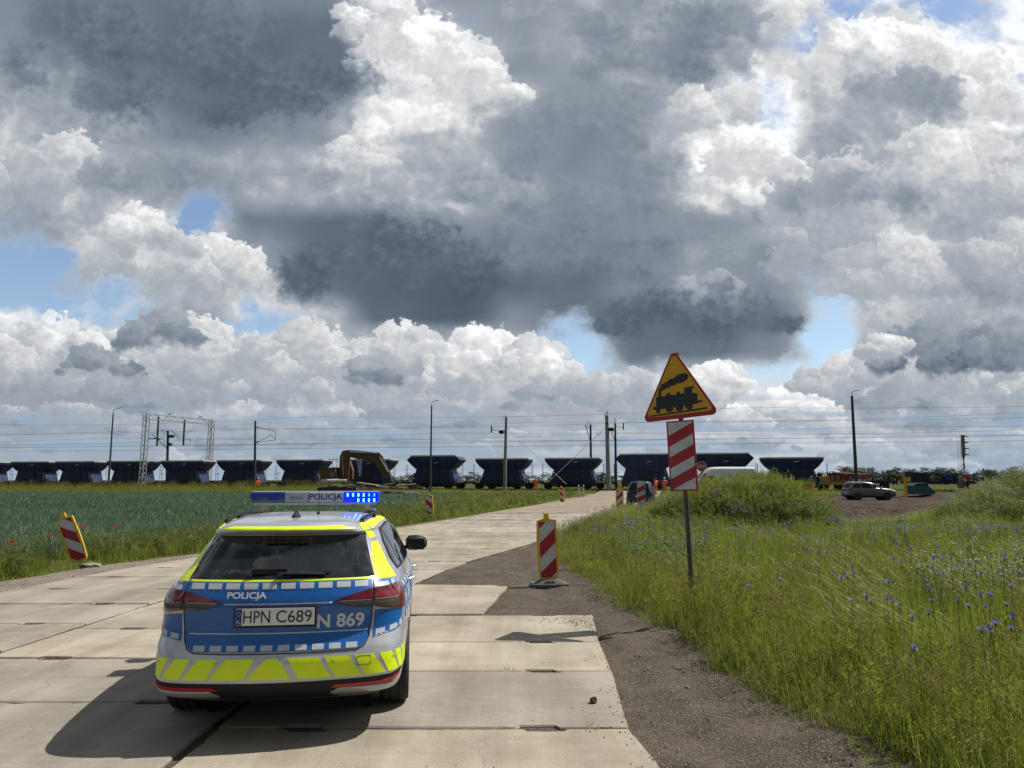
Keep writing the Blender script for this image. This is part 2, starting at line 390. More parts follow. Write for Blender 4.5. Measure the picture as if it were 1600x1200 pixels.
# the railway line: 1/Y falls linearly across the view
def rail_pt(px, off=0.0):
    Y = 1/(.00821+1.98e-6*px); x = ray(px, 750)[0]/ray(px, 750)[1]*Y; return x, Y
RA = Vector(rail_pt(0)); RB = Vector(rail_pt(1600)); RD = (RB-RA).normalized(); RN = Vector((-RD.y, RD.x))   # along, away from camera
RAIL_Z = .62
def rail(s, off=0.0, z=0.0):
    p = RA+RD*s+RN*off; return Vector((p.x, p.y, z))
def rail_s(px):
    x, y = rail_pt(px); return (Vector((x, y))-RA).dot(RD)
MOUNDS = [(7.5, 26.6, 2.3, 3.0, 1.02), (9.3, 26.2, 1.7, 2.8, .62), (5.6, 25.5, 1.6, 2.6, .22), (20.3, 26.0, 4.6, 5.0, 1.28), (16.0, 23.0, 2.2, 3.0, .25), (22.5, 28.0, 5, 5, .9)]
DIRT = [(25, 52, 14, 12)]
def Hn(x, y):
    x = np.asarray(x, dtype=np.float64); y = np.asarray(y, dtype=np.float64)
    z = np.zeros(np.broadcast(x, y).shape)+0.0
    for mx, my, rx, ry, h in MOUNDS:
        q = ((x-mx)/rx)**2+((y-my)/ry)**2; z = z+h*np.exp(-q**1.15*1.1)
    # gentle swell of the fields, embankment of the line
    d = (x-RA.x)*RN.x+(y-RA.y)*RN.y
    z = z+.42*npsm(-16, -4, d)*(1-npsm(9, 24, d))+.10*npsm(14, 30, d)
    fade = npsm(14, 30, y)
    z = z+fade*(.05*np.sin(x*.31+1)*np.sin(y*.23)+.03*np.sin(x*.9)*np.sin(y*.71+2))*npsm(4, 12, np.abs(x-road_mid(y))-3)
    return z
def H(x, y): return float(Hn(x, y))
RY = [-30, 0, 8, 11, 13.4, 16.6, 21.5, 27, 34.6, 57.9, 75, 97, 130]
RR = [-2.1, -2.1, -2.1, -2.0, -1.62, -1.05, .5, 1.65, 3.3, 8.9, 12.6, 17.6, 26]
RL = [-8.25, -8.25, -8.25, -8.2, -8.0, -7.6, -6.0, -4.5, -2.75, 2.85, 6.4, 11.6, 20]
def road_r(y): return np.interp(y, RY, RR)
def road_l(y): return np.interp(y, RY, RL)
def road_mid(y): return (road_r(y)+road_l(y))/2
def grid_mesh(name, xs, ys, fn, material):
    xs = np.asarray(xs); ys = np.asarray(ys); X, Y = np.meshgrid(xs, ys); Z = fn(X, Y)
    v = np.stack([X, Y, Z], -1).reshape(-1, 3); nx, ny = len(xs), len(ys)
    i = np.arange(nx*ny).reshape(ny, nx); f = np.stack([i[:-1, :-1], i[:-1, 1:], i[1:, 1:], i[1:, :-1]], -1).reshape(-1, 4)
    me = bpy.data.meshes.new(name); me.from_pydata(v.tolist(), [], f.tolist()); me.materials.append(material)
    for p in me.polygons: p.use_smooth = True
    return link(bpy.data.objects.new(name, me))

def ground_material():
    m = bpy.data.materials.new('ground_soil'); m.use_nodes = True; N, L = nt(m); b = N['Principled BSDF']; b.inputs['Roughness'].default_value = .95; b.inputs['Specular IOR Level'].default_value = .1
    tc = N.new('ShaderNodeTexCoord')
    n1 = N.new('ShaderNodeTexNoise'); n1.inputs['Scale'].default_value = .35; n1.inputs['Detail'].default_value = 8; L.new(tc.outputs['Object'], n1.inputs[0])
    n2 = N.new('ShaderNodeTexNoise'); n2.inputs['Scale'].default_value = 6; n2.inputs['Detail'].default_value = 8; L.new(tc.outputs['Object'], n2.inputs[0])
    r1 = N.new('ShaderNodeValToRGB'); e = r1.color_ramp.elements; e[0].position = .35; e[0].color = (.030, .042, .014, 1); e[1].position = .65; e[1].color = (.055, .075, .022, 1)
    L.new(n1.outputs[0], r1.inputs[0])
    r2 = N.new('ShaderNodeValToRGB'); e = r2.color_ramp.elements; e[0].position = .40; e[0].color = (.035, .028, .018, 1); e[1].position = .6; e[1].color = (.060, .070, .024, 1)
    L.new(n2.outputs[0], r2.inputs[0])
    mx = N.new('ShaderNodeMix'); mx.data_type = 'RGBA'; mx.inputs[0].default_value = .5; L.new(r1.outputs[0], mx.inputs[6]); L.new(r2.outputs[0], mx.inputs[7])
    L.new(mx.outputs[2], b.inputs['Base Color'])
    bp = N.new('ShaderNodeBump'); bp.inputs['Strength'].default_value = .6; bp.inputs['Distance'].default_value = .05; L.new(n2.outputs[0], bp.inputs['Height']); L.new(bp.outputs[0], b.inputs['Normal'])
    return m
def gspace(a, b, d0, g):                              # graded spacing
    out = [a]; d = d0
    while out[-1] < b: out.append(out[-1]+d); d *= g
    return out
xp = gspace(0, 4000, .45, 1.035); xs = [-x for x in xp[:0:-1]]+xp
ys = [-400, -150, -60, -30, -15, -6]+gspace(-2, 5500, .45, 1.018)
g = grid_mesh('ground', xs, ys, lambda X, Y: Hn(X, Y)-.03, ground_material()); tag(g, kind='structure')

def stony(name, c0, c1, c2, sc=40., bump=.9, big=1.2, dist=.02):
    """loose gravelly surface: stones of several sizes over packed soil"""
    m = bpy.data.materials.new(name); m.use_nodes = True; N, L = nt(m); b = N['Principled BSDF']; b.inputs['Roughness'].default_value = .92; b.inputs['Specular IOR Level'].default_value = .2
    tc = N.new('ShaderNodeTexCoord')
    n1 = N.new('ShaderNodeTexNoise'); n1.inputs['Scale'].default_value = big; n1.inputs['Detail'].default_value = 9; n1.inputs['Roughness'].default_value = .65; L.new(tc.outputs['Object'], n1.inputs[0])
    r1 = N.new('ShaderNodeValToRGB'); e = r1.color_ramp.elements; e[0].position = .33; e[0].color = c0+(1,); e[1].position = .66; e[1].color = c1+(1,); L.new(n1.outputs[0], r1.inputs[0])
    vo = N.new('ShaderNodeTexVoronoi'); vo.inputs['Scale'].default_value = sc; vo.inputs['Randomness'].default_value = 1; L.new(tc.outputs['Object'], vo.inputs[0])
    sp = N.new('ShaderNodeSeparateColor'); L.new(vo.outputs['Color'], sp.inputs[0])
    r2 = N.new('ShaderNodeValToRGB'); e = r2.color_ramp.elements; e[0].position = .68; e[0].color = (0, 0, 0, 1); e[1].position = 1.0; e[1].color = (.8, .8, .8, 1); L.new(sp.outputs[0], r2.inputs[0])
    mx = N.new('ShaderNodeMix'); mx.data_type = 'RGBA'; L.new(r2.outputs[0], mx.inputs[0]); L.new(r1.outputs[0], mx.inputs[6]); mx.inputs[7].default_value = c2+(1,)
    n3 = N.new('ShaderNodeTexNoise'); n3.inputs['Scale'].default_value = sc*2.5; n3.inputs['Detail'].default_value = 4; L.new(tc.outputs['Object'], n3.inputs[0])
    mm = N.new('ShaderNodeMix'); mm.data_type = 'RGBA'; mm.blend_type = 'MULTIPLY'; mm.inputs[0].default_value = .8; L.new(mx.outputs[2], mm.inputs[6])
    r3 = N.new('ShaderNodeValToRGB'); e = r3.color_ramp.elements; e[0].position = .3; e[0].color = (.55, .55, .55, 1); e[1].position = .7; e[1].color = (1.3, 1.3, 1.3, 1); L.new(n3.outputs[0], r3.inputs[0]); L.new(r3.outputs[0], mm.inputs[7])
    L.new(mm.outputs[2], b.inputs['Base Color'])
    ad = N.new('ShaderNodeMath'); ad.operation = 'MULTIPLY_ADD'; L.new(n3.outputs[0], ad.inputs[0]); ad.inputs[1].default_value = .6; L.new(vo.outputs['Distance'], ad.inputs[2])
    bp = N.new('ShaderNodeBump'); bp.inputs['Strength'].default_value = bump; bp.inputs['Distance'].default_value = dist; L.new(ad.outputs[0], bp.inputs['Height']); L.new(bp.outputs[0], b.inputs['Normal'])
    return m
GRAVEL = stony('packed_gravel', (.068, .054, .041), (.150, .124, .095), (.26, .23, .19), 85, 1.0, 1.6, .02)
DIRTM = stony('churned_dirt', (.016, .011, .008), (.090, .060, .041), (.12, .09, .065), 7, 1.0, .8, .15)
SAND = stony('sandy_track', (.17, .135, .10), (.31, .26, .195), (.36, .31, .24), 14, .6, .5, .04)

# edge of the grass on the right, from the near corner to the crossing
GE_Y = [-3, 0, 3, 4.96, 5.36, 5.84, 6.32, 6.79, 7.85, 8.94, 9.71, 11.2, 13.2, 14.6, 17, 21.5, 27, 34, 46, 58, 75, 82]
GE_X = [3.2, 2.9, 2.5, 2.30, 2.22, 2.14, 2.02, 1.98, 1.92, 1.80, 1.66, 1.46, 1.38, 1.12, 1.0, 1.15, 2.1, 3.7, 6.4, 9.3, 13.2, 15]
def grass_r(y): return np.interp(y, GE_Y, GE_X)
# the right-hand gravel shoulder: a fine sheet with ruts and lumps
def shoulder():
    ys = np.concatenate([np.arange(-3, 14, .06), np.arange(14, 27, .25)]); n = 62; V = []; F = []
    t = np.linspace(0, 1, n)
    X = []; Y = []
    for y in ys:
        xl = -2.35 if y < 10.2 else float(road_r(y))-.25; xr = float(grass_r(y))+.65
        X.append(xl+(xr-xl)*t); Y.append(np.full(n, y))
    X = np.array(X); Y = np.array(Y)
    z = Hn(X, Y)+.012+.016*fbm(X*1.6, Y*.8, 5, 301)+.012*fbm(X*7, Y*6, 4, 311)
    gx = grass_r(Y); e = gx-X
    z += .05*np.exp(-((e-.10)/.22)**2)*np.maximum(0, .5+fbm(X*2.5, Y*2.5, 3, 317)*2) - .03*np.exp(-((e-.85)/.16)**2)+.02*np.exp(-((e-.55)/.10)**2)*(.6+2*fbm(X*5, Y*3, 3, 323))+.02*np.maximum(0, fbm(X*9, Y*7, 4, 331))
    z += .02*npsm(.25, -.5, e)
    V = np.stack([X, Y, z], -1).reshape(-1, 3); i = np.arange(V.shape[0]).reshape(len(ys), n)
    F = np.stack([i[:-1, :-1], i[:-1, 1:], i[1:, 1:], i[1:, :-1]], -1).reshape(-1, 4)
    me = bpy.data.meshes.new('gravel_shoulder'); me.from_pydata(V.tolist(), [], F.tolist()); me.materials.append(GRAVEL)
    for p in me.polygons: p.use_smooth = True
    return tag(link(bpy.data.objects.new('gravel_shoulder', me)), kind='structure')
shoulder()
def strip(name, ys, lf, rf, dz, m, n=14, rough=.02, sc=1.5):
    X = []; Y = []; t = np.linspace(0, 1, n)
    for y in ys: X.append(lf(y)+(rf(y)-lf(y))*t); Y.append(np.full(n, y))
    X = np.array(X); Y = np.array(Y); z = Hn(X, Y)+dz+rough*fbm(X*sc, Y*sc, 4, 401)
    V = np.stack([X, Y, z], -1).reshape(-1, 3); i = np.arange(V.shape[0]).reshape(len(ys), n)
    F = np.stack([i[:-1, :-1], i[:-1, 1:], i[1:, 1:], i[1:, :-1]], -1).reshape(-1, 4)
    me = bpy.data.meshes.new(name); me.from_pydata(V.tolist(), [], F.tolist()); me.materials.append(m)
    for p in me.polygons: p.use_smooth = True
    return tag(link(bpy.data.objects.new(name, me)), kind='structure')
def left_edge(y): return float(road_l(y))-float(np.interp(y, [0, 12, 16, 20, 30, 37, 60, 90], [1.3, 1.2, 1.1, .95, .6, .5, .9, 1.5]))
strip('gravel_verge', np.arange(-2, 90, .4), left_edge, lambda y: float(road_l(y))+.3, .005, stony('verge_gravel', (.14, .115, .09), (.24, .20, .16), (.33, .30, .26), 30), 8)
# the sandy bed under the far part of the road
strip('sandy_track', np.arange(41, 100, .6), lambda y: float(road_l(y))-.2, lambda y: float(road_r(y))+1.2, .045+.022, SAND, 30, .03)
# crossing apron and churned dirt on the right, before the line
def dirt_patch():
    xs = np.linspace(11, 48, 150); ys = np.linspace(33, 84, 190); X, Y = np.meshgrid(xs, ys)
    Z = Hn(X, Y)+.02+.28*np.maximum(0, fbm(X*.45, Y*.22, 5, 501))+.26*fbm(X*1.5, Y*.9, 4, 511)*npsm(62, 50, Y)
    left = 14.2+(Y-35)*.22+1.2*fbm(Y*.2, X*0, 3, 521); near = 34.2+1.2*fbm(X*.3, Y*0, 3, 531)+np.maximum(0, X-20.5)*1.5
    keep = (X > left) & (Y > near)
    Z = np.where(keep, Z, Hn(X, Y)-.25)
    V = np.stack([X, Y, Z], -1).reshape(-1, 3); i = np.arange(V.shape[0]).reshape(len(ys), len(xs))
    F = np.stack([i[:-1, :-1], i[:-1, 1:], i[1:, 1:], i[1:, :-1]], -1).reshape(-1, 4)
    kk = keep.reshape(-1)[F].any(1); F = F[kk]
    me = bpy.data.meshes.new('dirt_patch'); me.from_pydata(V.tolist(), [], F.tolist()); me.materials.append(DIRTM)
    for p in me.polygons: p.use_smooth = True
    tag(link(bpy.data.objects.new('dirt_patch', me)), kind='structure')
dirt_patch()

# ---------------------------------------------------------------- the road of precast concrete slabs
def concrete():
    m = bpy.data.materials.new('slab_concrete'); m.use_nodes = True; N, L = nt(m); b = N['Principled BSDF']; b.inputs['Roughness'].default_value = .88; b.inputs['Specular IOR Level'].default_value = .25
    tc = N.new('ShaderNodeTexCoord'); O = tc.outputs['Object']
    def noise(sc, det=6, rough=.6, vec=None):
        n = N.new('ShaderNodeTexNoise'); n.inputs['Scale'].default_value = sc; n.inputs['Detail'].default_value = det; n.inputs['Roughness'].default_value = rough; L.new(vec or O, n.inputs[0]); return n.outputs[0]
    def ramp(s, p0, c0, p1, c1):
        r = N.new('ShaderNodeValToRGB'); e = r.color_ramp.elements; e[0].position = p0; e[0].color = c0; e[1].position = p1; e[1].color = c1; L.new(s, r.inputs[0]); return r.outputs[0]
    def mix(f, a, bb, mode='MIX'):
        x = N.new('ShaderNodeMix'); x.data_type = 'RGBA'; x.blend_type = mode
        for k, q in ((0, f), (6, a), (7, bb)):
            if isinstance(q, (int, float)): x.inputs[k].default_value = q
            elif isinstance(q, tuple): x.inputs[k].default_value = q
            else: L.new(q, x.inputs[k])
        return x.outputs[2]
    at_ = N.new('ShaderNodeAttribute'); at_.attribute_name = 'slab'; at_.attribute_type = 'GEOMETRY'
    base = ramp(noise(.8, 9, .62), .34, (.240, .218, .180, 1), .68, (.372, .342, .288, 1))
    per = ramp(at_.outputs['Fac'], 0, (.84, .84, .85, 1), 1, (1.10, 1.06, .99, 1))
    base = mix(1.0, base, per, 'MULTIPLY')
    mp = N.new('ShaderNodeMapping'); mp.inputs['Scale'].default_value = (.6, 5, 1); L.new(O, mp.inputs[0])
    base = mix(.38, base, ramp(noise(2.2, 8, .7, mp.outputs[0]), .3, (.74, .74, .74, 1), .7, (1.2, 1.19, 1.17, 1)), 'MULTIPLY')
    mp2 = N.new('ShaderNodeMapping'); mp2.inputs['Scale'].default_value = (3.0, .25, 1); L.new(O, mp2.inputs[0])
    base = mix(.6, base, ramp(noise(.9, 6, .6, mp2.outputs[0]), .34, (.72, .69, .64, 1), .60, (1.1, 1.1, 1.09, 1)), 'MULTIPLY')
    base = mix(.6, base, ramp(noise(70, 5, .7), .3, (.75, .75, .75, 1), .7, (1.18, 1.18, 1.18, 1)), 'MULTIPLY')
    vo = N.new('ShaderNodeTexVoronoi'); vo.inputs['Scale'].default_value = 14; L.new(O, vo.inputs[0])
    pit = ramp(vo.outputs['Distance'], .05, (1, 1, 1, 1), .10, (0, 0, 0, 1))
    gate = ramp(noise(1.1, 3), .5, (0, 0, 0, 1), .6, (1, 1, 1, 1)); pg = mix(1.0, pit, gate, 'MULTIPLY')
    base = mix(pg, base, (.07, .062, .052, 1))
    vo2 = N.new('ShaderNodeTexVoronoi'); vo2.inputs['Scale'].default_value = 1.15; L.new(O, vo2.inputs[0])
    st = ramp(vo2.outputs['Distance'], .02, (.5, .5, .5, 1), .16, (0, 0, 0, 1)); base = mix(st, base, (.20, .165, .12, 1))
    # hairline cracks in some slabs, grey scuffs
    vc = N.new('ShaderNodeTexVoronoi'); vc.feature = 'DISTANCE_TO_EDGE'; vc.inputs['Scale'].default_value = .42
    wv = N.new('ShaderNodeVectorMath'); wv.operation = 'ADD'; nz = N.new('ShaderNodeTexNoise'); nz.inputs['Scale'].default_value = 3; nz.inputs['Detail'].default_value = 5; L.new(O, nz.inputs[0]); sc_ = N.new('ShaderNodeVectorMath'); sc_.operation = 'SCALE'; sc_.inputs[3].default_value = .35; L.new(nz.outputs[1], sc_.inputs[0]); L.new(O, wv.inputs[0]); L.new(sc_.outputs[0], wv.inputs[1]); L.new(wv.outputs[0], vc.inputs[0])
    ck = ramp(vc.outputs['Distance'], .0015, (.42, .42, .42, 1), .0045, (0, 0, 0, 1)); ck = mix(1.0, ck, ramp(noise(.35, 2), .52, (0, 0, 0, 1), .58, (1, 1, 1, 1)), 'MULTIPLY')
    base = mix(ck, base, (.10, .09, .075, 1))
    base = mix(ramp(noise(1.7, 7, .7), .60, (0, 0, 0, 1), .80, (.65, .65, .65, 1)), base, (.17, .150, .125, 1))
    L.new(base, b.inputs['Base Color'])
    ad = N.new('ShaderNodeMath'); ad.operation = 'MULTIPLY_ADD'; L.new(noise(60, 5), ad.inputs[0]); ad.inputs[1].default_value = 1; L.new(noise(7, 4), ad.inputs[2])
    bp = N.new('ShaderNodeBump'); bp.inputs['Strength'].default_value = .35; bp.inputs['Distance'].default_value = .012; L.new(ad.outputs[0], bp.inputs['Height']); L.new(bp.outputs[0], b.inputs['Normal'])
    return m
CONC = concrete(); SLAB_TOP = .055
rs_ = random.Random(3)
def clipped(a, b, lo, hi): return max(a, lo), min(b, hi)
class Slabs:
    def __init__(s): s.mb = MB(); s.val = []
    def slab(s, quad, notches=(), dz=0.0):
        """quad: four ground corners anticlockwise (near-left, near-right, far-right, far-left)"""
        tilt = [rs_.uniform(-.006, .006) for _ in range(4)]; g = .021
        c = Vector((sum(q[0] for q in quad)/4, sum(q[1] for q in quad)/4))
        P = []
        for q in quad:
            d = (Vector(q)-c); k = max(.5, 1-g*1.6/max(d.length, .2)); P.append(c+d*k)
        # outline with small dowel pockets cut into near and far edges
        def edge(a, b, na, nb, z0, z1, cut):
            out = [(a.x, a.y, z0)]
            for t in cut:
                p = a+(b-a)*t; d = (b-a).normalized(); n = Vector((-d.y, d.x))*.05; wv = .13
                for q in (p-d*(wv+.03), p-d*wv+n, p+d*wv+n, p+d*(wv+.03)): out.append((q.x, q.y, z0+(z1-z0)*t))
            if c.y > 16: return out
            full = out+[(b.x, b.y, z1)]; res = []; inw = (b-a).normalized(); inw = Vector((-inw.y, inw.x))
            for (ax, ay, az), (bx, by, bz) in zip(full[:-1], full[1:]):
                L_ = math.hypot(bx-ax, by-ay); m = max(1, int(L_/.09)); res.append((ax, ay, az))
                for i in range(1, m):
                    t = i/m; j = abs(rs_.gauss(0, .004))+(rs_.uniform(.01, .03) if rs_.random() < .05 else 0); res.append((ax+(bx-ax)*t+inw.x*j, ay+(by-ay)*t+inw.y*j, az+(bz-az)*t))
            return res
        zt = [SLAB_TOP+dz+t for t in tilt]; cuts = notches if notches else ((), ())
        top = edge(P[0], P[1], 0, 0, zt[0], zt[1], cuts[0])+edge(P[1], P[2], 0, 0, zt[1], zt[2], ())+edge(P[2], P[3], 0, 0, zt[2], zt[3], cuts[1])+edge(P[3], P[0], 0, 0, zt[3], zt[0], ())
        n = len(top); cc = c.to_3d()
        ch = .012; top2 = []
        for x, y, z in top:
            d = Vector((c.x-x, c.y-y)); d = d.normalized()*ch if d.length > 0 else d
            top2.append((x+d.x, y+d.y, z+.0))
        low = [(x, y, z-ch) for x, y, z in top]; bot = [(x, y, -.12) for x, y, z in top]
        vs = top2+low+bot; fs = [tuple(range(n))]
        fs += [(n+k, n+(k+1) % n, (k+1) % n, k) for k in range(n)]+[(2*n+k, 2*n+(k+1) % n, n+(k+1) % n, n+k) for k in range(n)]
        s.mb.add(vs, fs); s.val += [rs_.random()]*len(fs)
SL = Slabs()
# right column of slabs beside the main carriageway: ends in two stepped slabs
jy = [-1.2, .3, 1.8, 3.1, 4.35, 5.72, 7.35, 8.62, 10.32]
jy_x = [(-2.12, 1.5), (-2.12, 1.45), (-2.12, 1.35), (-2.12, 1.18), (-2.12, 1.04), (-2.12, .86), (-2.12, .95), (-2.12, .98), (-2.1, 1.08)]
for k in range(len(jy)-1):
    a, b = jy_x[k], jy_x[k+1]
    xr0, xr1 = (a[1], b[1])
    SL.slab([(a[0], jy[k]), (xr0, jy[k]), (xr1, jy[k+1]), (b[0], jy[k+1])], ((.2, .78), (.2, .78)) if k > 2 else ())
SL.slab([(-2.1, 10.36), (-.38, 10.40), (-.04, 13.2), (-1.75, 13.3)], ((), ()))
# the two columns of the carriageway
def column(x0f, x1f, y0, y1, first, step=1.52, skew=0.0):
    y = first
    while y < y1:
        ya, yb = y, y+step
        if yb > y0:
            SL.slab([(x0f(ya), ya+skew), (x1f(ya), ya), (x1f(yb), yb), (x0f(yb), yb+skew)], ((.22, .78), (.22, .78)) if ya < 40 else ())
        y = yb
midx = lambda y: float(road_mid(y))-.05
column(lambda y: midx(y), lambda y: float(road_r(y))-.02, -1.5, 34, -1.24)
column(lambda y: float(road_l(y)), lambda y: midx(y)-.015, -1.5, 34, -.92)
column(lambda y: midx(y), lambda y: float(road_r(y))-.02, 34, 88, 34.2, 1.52)
column(lambda y: float(road_l(y)), lambda y: midx(y)-.015, 34, 88, 34.5, 1.52)
for i, (x, y, z) in enumerate(SL.mb.v):                   # the far slabs rise with the ground
    if y > 14: SL.mb.v[i] = (x, y, z+H(x, y))
road = SL.mb.build('road', CONC, recalc=True); tag(road, kind='structure')
a_ = road.data.attributes.new('slab', 'FLOAT', 'FACE'); a_.data.foreach_set('value', SL.val)
# packed soil in the joints
def joint_bed():
    ys = np.arange(-2, 90, .5); mb = MB()
    rows = []
    for y in ys:
        r = 1.0 if y < 10 else float(road_r(y))
        rows.append([(float(road_l(y))+.02, y), (float(road_mid(y)), y), (float(road_r(y))-.05, y)]+([(min(.78, r), y)] if y < 10.2 else [(float(road_r(y))-.04, y)]))
    for a, b in zip(rows[:-1], rows[1:]):
        for k in range(3):
            q = [a[k], a[k+1], b[k+1], b[k]]
            mb.add([(x, y, H(x, y)+.034) for x, y in q], [(0, 1, 2, 3)])
    o = mb.build('road_bed', stony('joint_soil', (.06, .05, .038), (.12, .10, .075), (.18, .15, .12), 60)); tag(o, kind='structure')
joint_bed()
# ---------------------------------------------------------------- car bodies: a shell of level outlines, wrapped by patches
class Shell:
    """T: rows (z, half width, rear y, front y, rear bow, rear corner depth, front corner depth, rear narrowing)"""
    NR, NC, NS, NF = 14, 12, 44, 14
    def __init__(s, rows, ymid=2.3, flat=.62):
        s.Z = [r[0] for r in rows]; s.C = list(zip(*rows)); s.ymid = ymid; s.flat = flat; s._c = {}
    def par(s, z):
        # monotone smooth interpolation of the table
        Z = s.Z; k = max(0, min(len(Z)-2, int(np.searchsorted(Z, z))-1)); h = Z[k+1]-Z[k]; t = min(1, max(0, (z-Z[k])/h)); out = []
        for c in s.C[1:]:
            def sl(i):
                if i <= 0 or i >= len(Z)-1:
                    i0 = 0 if i <= 0 else len(Z)-2; return (c[i0+1]-c[i0])/(Z[i0+1]-Z[i0])
                a = (c[i]-c[i-1])/(Z[i]-Z[i-1]); b = (c[i+1]-c[i])/(Z[i+1]-Z[i])
                return 0 if a*b <= 0 else 2*a*b/(a+b)
            m0, m1 = sl(k)*h, sl(k+1)*h; t2, t3 = t*t, t*t*t
            out.append((2*t3-3*t2+1)*c[k]+(t3-2*t2+t)*m0+(-2*t3+3*t2)*c[k+1]+(t3-t2)*m1)
        return out
    def contour(s, z):
        key = round(z, 4)
        if key in s._c: return s._c[key]
        w, yr, yf, bow, rc, fc, nar = s.par(z)
        pts = []
        y3 = yr+bow+rc; wr = w-nar; xc = s.flat*wr
        side = lambda y: w-nar*max(0, (s.ymid-y)/(s.ymid-y3))**2 if y < s.ymid else w-.06*max(0, (y-s.ymid)/max(.1, (yf-fc-s.ymid)))**2
        for k in range(s.NR):
            t = k/s.NR; x = xc*t; pts.append((x, yr+bow*t*t))
        sx = 2*bow/max(xc, .01); p0 = Vector((xc, yr+bow)); p3 = Vector((wr, y3))
        tx = 2*nar/max(.1, (s.ymid-y3))
        p1 = p0+Vector((1, sx)).normalized()*(wr-xc)*.72; p2 = p3-Vector((tx, 1)).normalized()*rc*.72
        for k in range(s.NC):
            t = k/s.NC; pts.append(tuple(p0*(1-t)**3+p1*3*t*(1-t)**2+p2*3*t*t*(1-t)+p3*t**3))
        y4 = max(yf-fc, y3+.05)
        for k in range(s.NS):
            t = k/s.NS; y = y3+(y4-y3)*t; pts.append((side(y), y))
        w4 = side(y4); q0 = Vector((w4, y4)); q3 = Vector((w4*.55, yf-.02)); q1 = q0+Vector((0, fc*.6)); q2 = q3+Vector((w4*.3, -.01))
        for k in range(s.NC):
            t = k/s.NC; pts.append(tuple(q0*(1-t)**3+q1*3*t*(1-t)**2+q2*3*t*t*(1-t)+q3*t**3))
        for k in range(s.NF+1):
            t = k/s.NF; pts.append((w4*.55*(1-t), yf-.02*(1-t)**2))
        a = np.array(pts); L = np.concatenate([[0], np.cumsum(np.hypot(*(a[1:]-a[:-1]).T))])
        s._c[key] = (a, L); return s._c[key]
    def at(s, l, z):                                  # l: distance along the outline from the middle of the tail (+ = right)
        a, L = s.contour(z); q = abs(l); x = np.interp(q, L, a[:, 0]); y = np.interp(q, L, a[:, 1])
        return Vector((x if l >= 0 else -x, y, z))
    def side_l(s, y, z, sgn=1):
        a, L = s.contour(z); i0 = s.NR+s.NC; i1 = i0+s.NS+s.NC; seg = a[s.NR:i1]
        return sgn*float(np.interp(y, seg[:, 1], L[s.NR:i1]))
    def rear_l(s, x, z):
        a, L = s.contour(z); n = s.NR+s.NC; q = float(np.interp(abs(x), a[:n+1, 0], L[:n+1])); return q if x >= 0 else -q
    def normal(s, l, z):
        e = .012; a = s.at(l+e, z)-s.at(l-e, z); b = s.at(l, min(z+e, s.Z[-1]))-s.at(l, z-e)
        n = a.cross(b); n.normalize()
        c = Vector((0, s.ymid, z)); p = s.at(l, z)
        return n if n.dot(p-c) > 0 else -n
    def off(s, l, z, d): return s.at(l, z)+s.normal(l, z)*d
    def mesh(s, mb, zs, mi=0):
        n = None; rings = []
        for z in zs:
            a, L = s.contour(z); r = [(x, y, z) for x, y in a]; r += [(-x, y, z) for x, y in a[-2:0:-1]]; rings.append(r)
        return mb.loft(rings, mi=mi)
def quadgrid(c, n, m):                                 # bilinear grid over four corners (u,v)
    out = []
    for j in range(m+1):
        v = j/m
        for i in range(n+1):
            u = i/n
            out.append(tuple(c[0][k]*(1-u)*(1-v)+c[1][k]*u*(1-v)+c[2][k]*u*v+c[3][k]*(1-u)*v for k in (0, 1)))
    return out
def patch(mb, fn, corners, d=.003, n=8, m=4, skirt=True, mi=0):
    """a thin skin over the shell: corners in (u,v), fn(u,v,d) -> point"""
    g = quadgrid(corners, n, m); vs = [fn(u, v, d) for u, v in g]
    fs = [(j*(n+1)+i, j*(n+1)+i+1, (j+1)*(n+1)+i+1, (j+1)*(n+1)+i) for j in range(m) for i in range(n)]
    if skirt:
        ring = [i for i in range(n+1)]+[j*(n+1)+n for j in range(1, m+1)]+[m*(n+1)+i for i in range(n-1, -1, -1)]+[j*(n+1) for j in range(m-1, 0, -1)]
        b = len(vs); vs += [fn(*g[k], -.012) for k in ring]; r = len(ring)
        fs += [(ring[k], ring[(k+1) % r], b+(k+1) % r, b+k) for k in range(r)]
    return mb.add(vs, fs, mi)
def polypatch(mb, fn, poly, d=.003, mi=0, step=.04):
    """any polygon: cut into a fan of small triangles by bmesh and wrapped"""
    bm = bmesh.new(); vs = [bm.verts.new((u, v, 0)) for u, v in poly]; bm.faces.new(vs)
    bmesh.ops.triangulate(bm, faces=bm.faces[:])
    for _ in range(5):
        es = [e for e in bm.edges if e.calc_length() > step]
        if not es: break
        bmesh.ops.subdivide_edges(bm, edges=es, cuts=1); bmesh.ops.triangulate(bm, faces=[f for f in bm.faces if len(f.verts) > 3])
    bm.verts.index_update(); V = [fn(v.co.x, v.co.y, d) for v in bm.verts]; F = [tuple(v.index for v in f.verts) for f in bm.faces]
    bd = [e for e in bm.edges if len(e.link_faces) == 1]
    b = len(V); m = {}
    for e in bd:
        for v in e.verts:
            if v.index not in m: m[v.index] = len(V); V.append(fn(v.co.x, v.co.y, -.010))
    F += [(e.verts[0].index, e.verts[1].index, m[e.verts[1].index], m[e.verts[0].index]) for e in bd]
    bm.free(); return mb.add(V, F, mi)
def letters(mb, fn, txt, u0, v0, height, width=None, d=.006, bold=.0, mi=0, flip=False):
    vs, fs, w, h = text_mesh(txt, 1.0, bold=bold); k = height/h; kx = (width/w) if width else k
    mb.add([fn(u0+x*kx*(-1 if flip else 1), v0+y*k, d) for x, y in vs], fs, mi)
